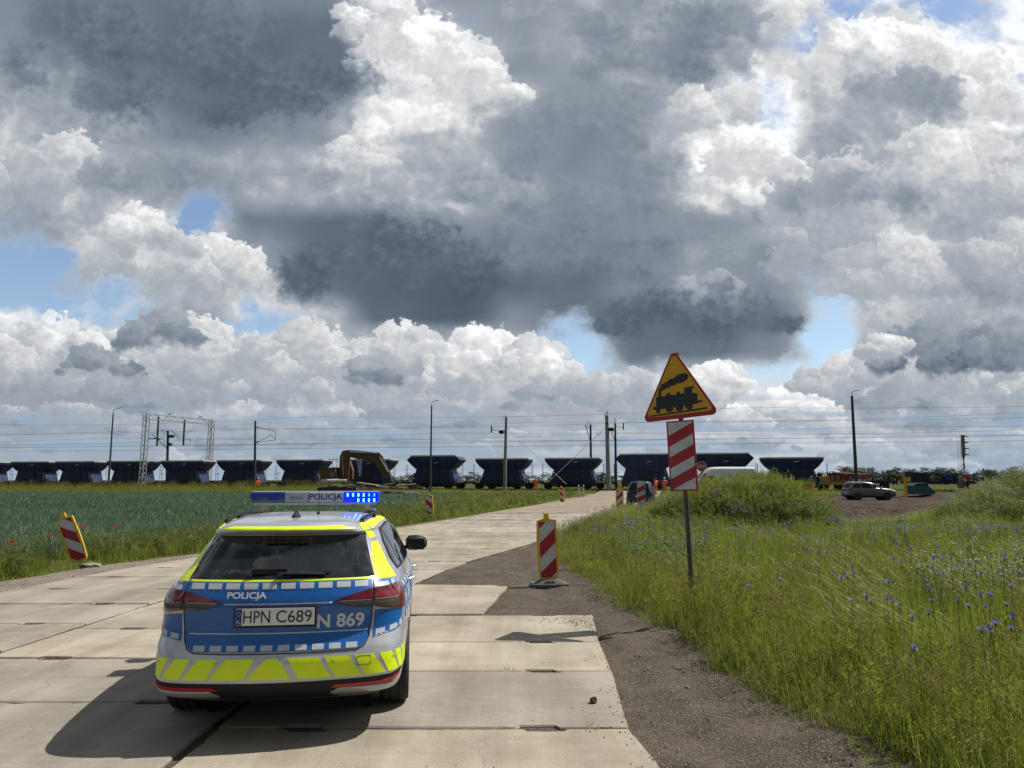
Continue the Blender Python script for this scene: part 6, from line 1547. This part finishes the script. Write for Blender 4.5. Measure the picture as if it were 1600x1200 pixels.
def weedx(mb, n=6, mi=2, fl=None, flc=0):
    for _ in range(n):
        a = gr.uniform(0, 2*PI); x, y = .10*math.cos(a)*gr.random(), .10*math.sin(a)*gr.random(); h = gr.uniform(.35, .75); az = gr.uniform(0, 2*PI); l = gr.uniform(0, .25)
        blade(mb, x, y, h, .006, az, l, 0, mi, 2)
        for k in range(10):
            t = gr.uniform(.2, 1); b = gr.uniform(0, 2*PI); L_ = .10*(1.2-t*.7); blade(mb, x+math.cos(az)*l*t*h, y+math.sin(az)*l*t*h, L_*.8, .022, b, 1.1, .5, mi, 2, h*t*.95)
        if fl is not None:
            for k in range(flc): 
                c = (x+math.cos(az)*l*h+gr.uniform(-.05, .05), y+math.sin(az)*l*h+gr.uniform(-.05, .05), h*gr.uniform(.85, 1.02)); s = .010
                mb.add([(c[0]-s, c[1], c[2]), (c[0], c[1]-s, c[2]+.004), (c[0]+s, c[1], c[2]), (c[0], c[1]+s, c[2]+.006)], [(0, 1, 2, 3)], fl)
def scatter(name, kinds, P, label, cat='grass'):
    """P rows: x, y, z, rotation, scale xy, scale z, kind, tilt"""
    lib = bpy.data.collections.new(name+'_kinds')
    for k, o in enumerate(kinds): o.name = '%s_%02d' % (name, k); lib.objects.link(o)
    P = np.asarray(P, dtype=np.float32); me = bpy.data.meshes.new(name); me.vertices.add(len(P)); me.vertices.foreach_set('co', np.ascontiguousarray(P[:, :3]).ravel())
    for nm, ty, d in (('spin', 'FLOAT', P[:, 3]), ('kind', 'INT', P[:, 6].astype(np.int32)), ('tilt', 'FLOAT', P[:, 7])):
        a = me.attributes.new(nm, ty, 'POINT'); a.data.foreach_set('value', np.ascontiguousarray(d))
    a = me.attributes.new('size', 'FLOAT_VECTOR', 'POINT'); a.data.foreach_set('vector', np.ascontiguousarray(P[:, [4, 4, 5]]).ravel())
    o = link(bpy.data.objects.new(name, me)); g = bpy.data.node_groups.new(name, 'GeometryNodeTree')
    g.interface.new_socket('Geometry', in_out='INPUT', socket_type='NodeSocketGeometry'); g.interface.new_socket('Geometry', in_out='OUTPUT', socket_type='NodeSocketGeometry')
    N, L = g.nodes, g.links; gi = N.new('NodeGroupInput'); go = N.new('NodeGroupOutput'); ip = N.new('GeometryNodeInstanceOnPoints'); ci = N.new('GeometryNodeCollectionInfo')
    ci.inputs['Collection'].default_value = lib; ci.inputs['Separate Children'].default_value = True; ci.inputs['Reset Children'].default_value = True
    def na(nm, ty): n = N.new('GeometryNodeInputNamedAttribute'); n.data_type = ty; n.inputs['Name'].default_value = nm; return n.outputs['Attribute']
    ip.inputs['Pick Instance'].default_value = True; cb = N.new('ShaderNodeCombineXYZ'); L.new(na('tilt', 'FLOAT'), cb.inputs[0]); L.new(na('spin', 'FLOAT'), cb.inputs[2])
    L.new(gi.outputs[0], ip.inputs['Points']); L.new(ci.outputs[0], ip.inputs['Instance']); L.new(na('kind', 'INT'), ip.inputs['Instance Index']); L.new(cb.outputs[0], ip.inputs['Rotation']); L.new(na('size', 'FLOAT_VECTOR'), ip.inputs['Scale']); L.new(ip.outputs[0], go.inputs[0])
    md = o.modifiers.new('scatter', 'NODES'); md.node_group = g
    return tag(o, label, cat, None, 'stuff')
rv = np.random.RandomState(77)
def points(x0, x1, y0, y1, dens):
    n = int((x1-x0)*(y1-y0)*dens); return rv.uniform(x0, x1, n), rv.uniform(y0, y1, n)
def inview(x, y, m=1.5): return (np.abs(x) < y*.78+m+2)
def bands(x0f, x1f, bnd):
    X, Y, S = [], [], []
    for y0, y1, dens, s in bnd:
        xa, xb = x0f(y0, y1), x1f(y0, y1)
        if xb <= xa: continue
        x, y = points(xa, xb, y0, y1, dens); k = inview(x, y, 2.0); X.append(x[k]); Y.append(y[k]); S.append(np.full(k.sum(), s))
    return np.concatenate(X), np.concatenate(Y), np.concatenate(S)
def ellipse_dirt(x, y): return (x > 14.2+(y-35)*.22) & (y > 34.6+np.maximum(0, x-20.5)*1.5) & (y < 84)
# --- meadow on the right
mats_m = [G_BRIGHT, G_DRY, G_DEEP, G_EAR, G_WEED, F_WHITE, F_YEL]
MK = [clump('m', mats_m, 26, .17, .22, .52, .0065, (6, 1, 4)), clump('m', mats_m, 22, .17, .30, .58, .006, (7, .6, 2)), clump('m', mats_m, 22, .17, .15, .46, .006, (6, 1.5, 3), lambda mb: (bentgrass(mb, 3, mh=1, ms=1), bentgrass(mb, 3, mh=0, ms=0))), clump('m', mats_m, 18, .17, .15, .44, .006, (5, 3, 2), lambda mb: (bentgrass(mb, 6, mh=1, ms=1), bentgrass(mb, 2, mh=0, ms=0))),
      clump('m', mats_m, 24, .17, .25, .54, .007, (5, 0, 3), lambda mb: barley(mb, 3)), clump('m', mats_m, 20, .17, .25, .54, .008, (5, 0, 3), lambda mb: barley(mb, 7)), clump('m', mats_m, 8, .15, .15, .4, .007, (3, 1, 4), lambda mb: weedx(mb, 5, 4, 5, 3)), clump('m', mats_m, 20, .16, .06, .20, .006, (3, 3, 2), None, .7, .5)]
bnd = [(3.5, 6, 95, .92), (6, 9, 80, .98), (9, 13, 60, 1.05), (13, 18, 42, 1.12), (18, 24, 30, 1.2), (24, 32, 20, 1.3), (32, 46, 9, 1.5), (46, 66, 3.5, 1.9)]
x, y, s = bands(lambda a, b: .9, lambda a, b: b*.78+4.5, bnd)
dE = x-grass_r(y)-.10*fbm(x*1.7, y*1.7, 3, 701)
k = (dE > -.02) & ~ellipse_dirt(x, y) & (y < 66) & ~((x-2.2)**2+(y-9.62)**2 < .02) & ((y < 48) | (x > road_r(y)+1.5))
x, y, s, dE = x[k], y[k], s[k], dE[k]
patchn = fbm(x*.55, y*.45, 4, 711); patch2_ = fbm(x*.28+9, y*.22, 3, 721)
gap = np.exp(-((x/np.maximum(y, 1)-.455)/.10)**2)*npsm(17, 27, y); hgt = (1-.55*gap)*np.interp(dE, [0, .12, .5, 1.2, 2.5], [.28, .60, .98, 1.10, 1.12])*(1+.22*fbm(x*.8, y*.8, 3, 731))
mound = Hn(x, y); hgt = hgt*np.where(y > 14, .92+.12*npsm(.25, .9, mound), 1.0)
u = rv.rand(len(x)); kind = np.where(u < .5, 0, 1)
edge = dE < .9+.5*patchn
kind = np.where(edge & (u < .50), np.where(u < .34, 2, 3), kind)
kind = np.where((~edge) & (patchn > np.where(y < 11, .02, .20)) & (u < .42), np.where(u < .26, 4, 5), kind)
kind = np.where((~edge) & (patchn < -.22) & (u < .35), np.where(u < .2, 2, 3), kind)
kind = np.where((~edge) & (patch2_ > .28) & (u > .82), 6, kind)
kind = np.where((mound > .35) & (u > .62), 6, kind); kind = np.where((mound > .5) & (u < .12), 5, kind)
kind = np.where(dE < .18, np.where(u < .7, 7, 2), kind)
hgt = hgt*np.where((np.abs(x-2.05) < .55) & (y > 8.5) & (y < 9.8), 1.2, 1)
P = np.stack([x, y, mound-.02, rv.uniform(0, 6.283, len(x)), s*rv.uniform(.85, 1.2, len(x)), hgt*rv.uniform(.8, 1.25, len(x)), kind, rv.normal(0, .07, len(x))], 1)
barl = (kind == 4) | (kind == 5); P[barl, 3] = rv.normal(0, .25, barl.sum())
scatter('meadow_grass', MK, P, 'tall green meadow of grass and barley on the right of the gravel')
# taller weeds crowning the mound
MW = [clump('w', mats_m, 8, .2, .3, .6, .008, (3, 1, 4), lambda mb: weedx(mb, 7, 4, 5, 4)), clump('w', mats_m, 12, .2, .4, .8, .007, (4, 2, 3), lambda mb: bentgrass(mb, 7, .2, .55, .9, ms=2, mh=0))]
n = 2300; x = rv.normal(8.0, 1.9, n); y = rv.normal(26.6, 1.9, n); n2 = 900; x = np.concatenate([x, rv.normal(18.5, 3.0, n2)]); y = np.concatenate([y, rv.normal(25.5, 2.6, n2)])
hh = Hn(x, y); k = (hh > .36+.3*rv.rand(len(x))); x, y, hh = x[k], y[k], hh[k]
P = np.stack([x, y, hh-.03, rv.uniform(0, 6.283, len(x)), rv.uniform(.9, 1.4, len(x)), rv.uniform(.45, 1.0, len(x))*(1+.5*fbm(x*.9, y*.9, 3, 881)), rv.randint(0, 2, len(x)), rv.normal(0, .06, len(x))], 1)
scatter('mound_weeds', MW, P, 'dense weeds crowning the grassy mounds on the right', 'weeds')
# --- wheat on the left, its verge, and the rank grass before the train
def verge_w(y): return np.interp(y, [0, 13, 17, 20, 37, 55, 80, 100], [1.6, 2.0, 2.3, 2.6, 4.2, 8.0, 13, 15])
def ledge(y): return road_l(y)-np.interp(y, [0, 12, 16, 20, 30, 37, 60, 90], [1.3, 1.2, 1.1, .95, .6, .5, .9, 1.5])
mats_w = [G_WHEAT, G_WHEATL]
WK = [clump('wh', mats_w, 70, .42, .38, .62, .013, (6, 1.2), None, .35, .7), clump('wh', mats_w, 64, .42, .40, .66, .014, (6, 1.6), None, .4, .8), clump('wh', mats_w, 60, .42, .36, .58, .013, (6, 1), None, .3, .6)]
WF = [clump('wh', mats_w, 70, .62, .40, .66, .030, (6, 1.6), None, .4, .8, 2), clump('wh', mats_w, 66, .62, .38, .62, .030, (6, 1.1), None, .4, .8, 2)]
x, y, s = bands(lambda a, b: -b*.78-4, lambda a, b: 3, [(12, 20, 9, 1.0), (20, 32, 7, 1.05), (32, 46, 4.5, 1.0), (46, 64, 3.2, 1.1), (64, 92, 2.2, 1.3)])
d = (x-RA.x)*RN.x+(y-RA.y)*RN.y; q = ledge(y)-verge_w(y)*.92-x+.5*fbm(x*.5, y*.5, 3, 741); k = (q > 0) & (d < -15); x, y, s, q = x[k], y[k], s[k], q[k]
tram = 1-.12*np.exp(-((np.mod(y+.25*x, 12)-6)/.8)**2)
hg = (.92+.14*fbm(x*.25, y*.2, 3, 751))*np.interp(q, [0, .8], [.75, 1])*tram
kd = np.where(y > 34, 3+rv.randint(0, 2, len(x)), rv.randint(0, 3, len(x)))
P = np.stack([x, y, Hn(x, y)-.02, rv.uniform(0, 6.283, len(x)), s*rv.uniform(.9, 1.15, len(x)), hg*rv.uniform(.9, 1.12, len(x)), kd, rv.normal(0, .03, len(x))], 1)
scatter('wheat_field', WK+WF, P, 'blue green field of young wheat left of the road', 'wheat')
mats_v = [G_BRIGHT, G_DRY, G_DEEP, G_WEED, F_YEL, F_WHITE]
VK = [clump('v', mats_v, 30, .20, .12, .36, .008, (7, .6, 4)), clump('v', mats_v, 20, .20, .15, .40, .008, (4, 2, 4), lambda mb: bentgrass(mb, 2, .18, .25, .42)), clump('v', mats_v, 10, .2, .1, .3, .008, (4, 1, 4), lambda mb: weedx(mb, 3, 3, 4, 5)), clump('v', mats_v, 10, .2, .1, .3, .008, (4, 1, 4), lambda mb: weedx(mb, 3, 3, 4, 2)), clump('v', mats_v, 18, .2, .05, .16, .008, (3, 3, 3), None, .7, .5)]
x, y, s = bands(lambda a, b: -b*.78-4, lambda a, b: 14, [(10, 16, 46, 1.0), (16, 24, 30, 1.1), (24, 36, 16, 1.3), (36, 52, 9, 1.6), (52, 70, 5, 2.0), (70, 92, 3.5, 2.4)])
q = ledge(y)-x-.25*fbm(x*1.3, y*1.3, 3, 761); k = (q > 0) & (q < verge_w(y)+.8) ; x, y, s, q = x[k], y[k], s[k], q[k]
u = rv.rand(len(x)); kd = np.where(u < .5, 0, np.where(u < .72, 1, np.where(u < .88, 2, 3))); zone = (np.abs(x*17.3/y+9.6) < .85) & (y > 15.2) & (y < 17.6); kd = np.where((q < .25) | zone, 4, kd)
P = np.stack([x, y, Hn(x, y)-.02, rv.uniform(0, 6.283, len(x)), s*rv.uniform(.9, 1.2, len(x)), np.where(zone, .6, 1)*np.interp(q, [0, .3, 1.2], [.5, .8, 1.0])*rv.uniform(.8, 1.25, len(x)), kd, rv.normal(0, .06, len(x))], 1)
scatter('verge_grass', VK, P, 'green grass verge with small yellow flowers between road and wheat')
RK = [clump('r', mats_v, 30, .5, .30, .85, .022, (7, 1, 3), None, .3, .3, 2), clump('r', mats_v, 26, .5, .3, .8, .022, (6, 2, 3), lambda mb: [seedhead(mb, gr.uniform(-.5, .5), gr.uniform(-.5, .5), gr.uniform(.6, .85), 0, .35, 1, 10) for _ in range(10)], .3, .3, 2), clump('r', mats_v, 34, .5, .2, .5, .022, (5, 1, 4), None, .4, .4, 2)]
sr = rv.uniform(-25, 190, 9000); of = rv.uniform(-18, -2.4, 9000)
x = RA.x+RD.x*sr+RN.x*of; y = RA.y+RD.y*sr+RN.y*of
k = (np.abs(x) < y*.70+4) & ~((x > road_l(y)-1.2) & (x < road_r(y)+1.5)) & ~ellipse_dirt(x, y); k &= ~((x > 14) & (x < 62) & (of < -4.5) & (rv.rand(9000) < .55)); x, y, of = x[k], y[k], of[k]
px_ = 800+FPX*x/y
hg = np.where(px_ < 560, 1.15, .62)*np.where(of > -5, .55, 1)*np.where((px_ > 620) & (px_ < 1000), .75, 1); P = np.stack([x, y, Hn(x, y)-.03, rv.uniform(0, 6.283, len(x)), rv.uniform(1.0, 1.5, len(x)), hg*rv.uniform(.7, 1.3, len(x)), np.where((px_ > 560) & (rv.rand(len(x)) < .7), 2, rv.randint(0, 3, len(x))), rv.normal(0, .06, len(x))], 1)
scatter('rank_grass', RK, P, 'rank grass with pale seed heads along the foot of the railway')
# far side of the track and beyond: rough grass
sr = rv.uniform(-60, 230, 6000); of = rv.uniform(7.5, 40, 6000); x = RA.x+RD.x*sr+RN.x*of; y = RA.y+RD.y*sr+RN.y*of; k = np.abs(x) < y*.70+4; x, y = x[k], y[k]
RK2 = [clump('f', mats_v, 30, .7, .25, .7, .04, (4, 2, 4), None, .3, .3, 2)]
P = np.stack([x, y, Hn(x, y)-.03, rv.uniform(0, 6.283, len(x)), rv.uniform(1.2, 1.8, len(x)), rv.uniform(.7, 1.3, len(x)), x*0, x*0], 1)
scatter('far_grass', RK2, P, 'rough grass beyond the railway line')
# --- cornflowers: the nearest 300 are objects of their own, the farther ones a drift
def cornflower_head(mb, c, s, mi0=0, mi1=1, tilt=.3, az=0.):
    c = Vector(c); ax = Vector((math.sin(tilt)*math.cos(az), math.sin(tilt)*math.sin(az), math.cos(tilt))); a = ax.orthogonal().normalized(); b = ax.cross(a)
    for k in range(9):
        t = 2*PI*k/9+gr.uniform(-.15, .15); d = a*math.cos(t)+b*math.sin(t); e = ax.cross(d); L_ = s*gr.uniform(.85, 1.15)
        p0 = c+d*s*.15; p1 = c+d*L_*.75+ax*s*.35; p2 = c+d*L_*1.05+ax*s*.52; w = s*.30
        mb.add([p0-e*s*.06, p0+e*s*.06, p1+e*w*.8, p1-e*w*.8], [(0, 1, 2, 3)], mi0); mb.add([p1-e*w*.8, p1+e*w*.8, p2+e*w, p2+e*w*.1-ax*s*.10, p2-e*w], [(0, 1, 2, 3, 4)], mi0)
    for k in range(6):
        t = 2*PI*k/6; d = a*math.cos(t)+b*math.sin(t); e = ax.cross(d); p0 = c+d*s*.05; p1 = c+d*s*.28+ax*s*.5; mb.add([p0-e*s*.05, p0+e*s*.05, p1+e*s*.06, p1-e*s*.06], [(0, 1, 2, 3)], mi1)
def calyx(mb, c, s, ax=(0, 0, 1), mi=0): mb.ball((c[0], c[1], c[2]-s*.28), (s*.26, s*.26, s*.42), 7, 5, mi)
protos = []
for kx in range(4):
    root = bpy.data.objects.new('cornflower', None); root.empty_display_size = .05
    h = .70; lx, ly = gr.uniform(-.08, .08), gr.uniform(-.08, .08); mb = MB()
    mb.path([(0, 0, 0), (lx*.3, ly*.3, h*.4), (lx, ly, h)], .0016, 4)
    for t in (.3, .5, .68, .8): blade(mb, lx*t, ly*t, .10, .006, gr.uniform(0, 6), .8, .4, 0, 2, h*t)
    calyx(mb, (lx, ly, h), .024); st = mb.build('stem', G_WEED, root, recalc=False)
    hm = MB(); cornflower_head(hm, (lx, ly, h), .024*gr.uniform(.9, 1.15), 0, 1, gr.uniform(.1, .6), gr.uniform(0, 6)); fl = hm.build('flower_head', [F_BLUE, F_BLUED], root, recalc=False); protos.append((root, st, fl))
cand = []
xs_, ys_ = points(1.9, 16, 4.8, 20, 14); den = fbm(xs_*.5, ys_*.35, 4, 801)
for xx, yy, dd in zip(xs_, ys_, den):
    e = xx-float(grass_r(yy))
    if xx > yy*.69+.1 or e < .35: continue
    want = .05+.75*max(0, dd+.12); want = max(want, .9 if yy < 7 else .45 if yy < 9 else .22)*np.interp(yy, [4.8, 7, 9, 14, 20], [.62, .66, .8, 1, 1])*np.interp(e, [.35, 1.2], [.25, 1])
    if gr.random() < want: cand.append((math.hypot(xx, yy), xx, yy))
cand.sort()
near, farf = cand[:300], cand[300:][::2]
used_p = set()
for i, (_, xx, yy) in enumerate(near):
    r_, st, fl = protos[i % 4]
    if i % 4 not in used_p: used_p.add(i % 4); r = r_; link(r); ok = True
    else:
        r = r_.copy(); link(r)
        for c in (st, fl): c2 = c.copy(); link(c2); c2.parent = r
    hs = np.interp(xx-float(grass_r(yy)), [0, .4, 1.2, 2.5], [.62, .95, 1.12, 1.14])*gr.uniform(.9, 1.16)*(1.12 if yy < 9 else 1)
    r.location = (xx, yy, H(xx, yy)-.02); r.rotation_euler = (gr.gauss(0, .06), gr.gauss(0, .06), gr.uniform(0, 6.28)); r.scale = (1.0, 1.0, hs)
    tag(r, 'blue cornflower on a thin stem among the meadow grass', 'cornflower', 'cornflowers in the meadow')
def cf(n, s):
    mb = MB()
    for _ in range(n):
        c = (gr.uniform(-.3, .3), gr.uniform(-.3, .3), gr.uniform(.58, .74)); cornflower_head(mb, c, s, 0, 1, gr.uniform(.1, .7), gr.uniform(0, 6)); mb.path([(c[0], c[1], .1), c], .002, 3, 2)
    me = bpy.data.meshes.new('cf'); me.from_pydata([tuple(v) for v in mb.v], [], mb.f)
    for m in (F_BLUE, F_BLUED, G_WEED): me.materials.append(m)
    for p, mi in zip(me.polygons, mb.m): p.material_index = mi
    return bpy.data.objects.new('cf', me)
CK = [cf(1, .024), cf(3, .026), cf(5, .026)]
rows = [(xx, yy, H(xx, yy), gr.uniform(0, 6), 1, 1.02, 0, 0) for _, xx, yy in farf]
xs_, ys_ = points(1.5, 26, 15, 30, 1.5); den = fbm(xs_*.4, ys_*.3, 4, 811)
for xx, yy, dd in zip(xs_, ys_, den):
    if xx > yy*.7+1 or xx < float(grass_r(yy))+.4 or dd < .0 or bool(ellipse_dirt(xx, yy)) or (yy > 22 and .36 < xx/yy < .56): continue
    rows.append((xx, yy, H(xx, yy), gr.uniform(0, 6), 1, 1.06, 1 if gr.random() < .6 else 2, 0))
scatter('cornflower_drift', CK, rows, 'drift of cornflowers in the farther meadow up to the mounds', 'cornflowers')
# --- poppies at the edge of the wheat
for px, py, lb in ((128, 822, 'red poppy just right of the leaning barrier board'), (182, 822, 'red poppy standing alone midway along the wheat edge'), (80, 836, 'red poppy close left of the leaning barrier board'), (17, 846, 'red poppy nearest the left edge of the photo'), (139, 819, 'tiny red poppy behind the one right of the leaning board'), (600, 800, 'faint red poppy in the verge beside the lightbar end')):
    gx, gy = gnd(px, py, .58); t = empty('poppy', (gx, gy, H(gx, gy)), gr.uniform(0, 6), lb, 'poppy', 'poppies at the edge of the wheat'); h = .60
    mb = MB(); mb.path([(0, 0, 0), (.02, .01, .35), (.0, .0, h)], .003, 4); mb.build('stem', G_WEED, t)
    mb = MB()
    for k in range(4):
        a = k*PI/2+.3; d = Vector((math.cos(a), math.sin(a), 0)); e = Vector((-d.y, d.x, 0)); c = Vector((0, 0, h)); s = .062 if 'tiny' not in lb else .04
        mb.add([c, c+d*s*.6-e*s*.7+Vector((0, 0, s*.5)), c+d*s*1.1-e*s*.3+Vector((0, 0, s*.75)), c+d*s*1.1+e*s*.3+Vector((0, 0, s*.8)), c+d*s*.6+e*s*.7+Vector((0, 0, s*.5))], [(0, 1, 2, 3, 4)])
    mb.build('flower_head', F_RED, t, recalc=False)
# --- stones and crumbs on the gravel and slabs
def pebble(sd):
    bm = bmesh.new(); bmesh.ops.create_icosphere(bm, subdivisions=1, radius=1); q = random.Random(sd)
    for v in bm.verts: v.co *= q.uniform(.7, 1.2); v.co.z *= .65
    me = bpy.data.meshes.new('pebble'); bm.to_mesh(me); bm.free(); me.materials.append(PEB); return bpy.data.objects.new('pebble', me)
PEB = stony('pebble_stone', (.12, .10, .08), (.24, .21, .17), (.30, .27, .23), 3, .3)
x, y = points(-1.6, 3.2, 4.3, 20, 150); e = grass_r(y)-x; lim = np.where(y < 10.3, .98, np.where(y < 13.2, .2, road_r(y)+.1)); k = (e > -.3) & (x > lim+.02) & (rv.rand(len(x)) < np.clip(.45+1.3*fbm(x*2.2, y*1.4, 4, 851), .05, 1)); x, y = x[k], y[k]
sz = .004+.011*rv.rand(len(x))**4
x2, y2 = points(-2, 1.0, 4.5, 10.2, 7); s2 = .003+.006*rv.rand(len(x2))**3
x3 = rv.normal(.72, .2, 260); y3 = rv.normal(9.9, .22, 260); k3 = (x3 < 1.02) & (y3 < 10.28); x3, y3 = x3[k3], y3[k3]; s3 = .003+.009*rv.rand(len(x3))**3
x4, y4 = points(-12, -3, 11, 34, 55); e4 = x4-road_l(y4); k4 = (e4 < .12) & (e4 > -1.2) & (rv.rand(len(x4)) < .6); x4, y4 = x4[k4], y4[k4]; s4 = .005+.013*rv.rand(len(x4))**4
x5, y5 = points(.6, 3.2, 4.2, 13, 60); e5 = grass_r(y5)-x5; k5 = (e5 > -.25) & (e5 < .75) & (x5 > 1.12) & (rv.rand(len(x5)) < np.clip(.25+1.6*fbm(x5*2.5, y5*1.6, 4, 861), .02, 1)); x5, y5 = x5[k5], y5[k5]; s5 = .008+.022*rv.rand(len(x5))**4
y6 = rv.uniform(4.3, 10.25, 420); ed = np.interp(y6, [q_ for q_ in jy], [q_[1] for q_ in jy_x]); x6 = ed-.03-np.abs(rv.normal(0, .09, 420))*(.3+1.4*(fbm(y6*1.3, y6*0+2, 3, 871) > -.05)); s6 = .0025+.007*rv.rand(420)**3
P = np.concatenate([np.stack([x6, y6, x6*0+SLAB_TOP+.002, s6], 1), np.stack([x5, y5, Hn(x5, y5)+.02, s5], 1), np.stack([x, y, Hn(x, y)+.022, sz], 1), np.stack([x2, y2, x2*0+SLAB_TOP+.002, s2], 1), np.stack([x3, y3, x3*0+SLAB_TOP+.003, s3], 1), np.stack([x4, y4, Hn(x4, y4)+.016, s4], 1)])
P = np.stack([P[:, 0], P[:, 1], P[:, 2], rv.uniform(0, 6.28, len(P)), P[:, 3], P[:, 3], rv.randint(0, 3, len(P)), rv.normal(0, .3, len(P))], 1)
scatter('gravel', [pebble(1), pebble(2), pebble(3)], P, 'loose pebbles strewn over the gravel shoulder and slabs', 'gravel')
# --- trees of the far skyline
BARK = mat('tree_bark', (.06, .05, .04), .9, var=.3); FOL = leafmat('tree_leaves', (.034, .048, .030), (.065, .085, .05), .3)  # distance haze put into the leaf colour, slightly paler and bluer
def tree_proto(sd):
    q = random.Random(sd); t = bpy.data.objects.new('skyline_tree', None); h = q.uniform(7.5, 9.5); mb = MB()
    mb.loft([[(r*math.cos(a), r*math.sin(a), z) for a in [2*PI*j/8 for j in range(8)]] for r, z in ((.32, -.3), (.22, h*.3), (.12, h*.7))])
    lobes = []
    for k in range(9):
        a = q.uniform(0, 6.28); rr = q.uniform(.6, 2.6); z = h*q.uniform(.28, .9); mb.tube((0, 0, z*.6), (rr*.8*math.cos(a), rr*.8*math.sin(a), z), .09, .03, 5); lobes.append((rr*math.cos(a), rr*math.sin(a), z, q.uniform(1.1, 2.0)))
    tr = mb.build('trunk', BARK, t, recalc=False)
    cm = MB()
    for lx, ly, lz, lr in lobes:
        for _ in range(85):
            d = Vector((q.gauss(0, 1), q.gauss(0, 1), q.gauss(0, .8))).normalized()*lr*q.uniform(.35, 1.05); c = Vector((lx, ly, lz))+d; s = q.uniform(.14, .34); a = Vector((q.gauss(0, 1), q.gauss(0, 1), q.gauss(0, 1))).normalized(); b = a.orthogonal().normalized(); b2 = a.cross(b)
            cm.add([c-b*s, c-b2*s*.7, c+b*s, c+b2*s*.8], [(0, 1, 2, 3)])
    cr = cm.build('crown', FOL, t, recalc=False); return t, tr, cr
TP = [tree_proto(s_) for s_ in (4, 8, 15, 16, 23)]; first = set(); tq = random.Random(9)
tl = []
for px in range(1376, 1650, 8): tl.append((px+tq.uniform(-5, 5), 330+tq.uniform(-40, 90), tq.uniform(.85, 1.4), 'dark leafy tree on the skyline right of the silver SUV', 'trees on the skyline at the right'))
for px in range(1296, 1380, 11): tl.append((px+tq.uniform(-5, 5), 380+tq.uniform(-40, 60), tq.uniform(1.0, 1.6), 'dark leafy tree on the skyline above the track machine', 'trees above the track machine'))
for px in range(600, 1190, 15): tl.append((px+tq.uniform(-6, 6), 390+tq.uniform(-40, 80), tq.uniform(.8, 1.25), 'leafy tree on the skyline seen in the gaps between wagons', 'trees glimpsed between the wagons'))
for i, (px, Y, sc_, lb, gp) in enumerate(tl):
    k = i % 5; t0, tr, cr = TP[k]
    if k not in first: first.add(k); t = link(t0)
    else:
        t = link(t0.copy())
        for c in (tr, cr): c2 = link(c.copy()); c2.parent = t
    xx = ray(px, 750)[0]/ray(px, 750)[1]*Y; t.location = (xx, Y, H(xx, Y)-.3); t.rotation_euler = (0, 0, tq.uniform(0, 6.28)); t.scale = (sc_*1.35, sc_*1.35, sc_*.66); tag(t, lb, 'tree', gp)

# --- a tuft rooted in a slab joint
for px, py, n_, lb in ((797, 1048, 9, 'small dry grass tuft growing in the slab joint right of the car'), (926, 1136, 5, 'tiny sprig beside the dowel pocket near the slab edge')):
    gx, gy = gnd(px, py); mb = MB()
    for _ in range(n_): blade(mb, gr.uniform(-.05, .05), gr.uniform(-.012, .012), gr.uniform(.05, .12), .005, gr.uniform(0, 6.28), gr.uniform(.3, 1.0), .4, gr.choice((0, 1)), 2)
    o = mb.build('grass_tuft', [G_DRY, G_DEEP], None, recalc=False); o.location = (gx, gy, .035); tag(o, lb, 'grass tuft')
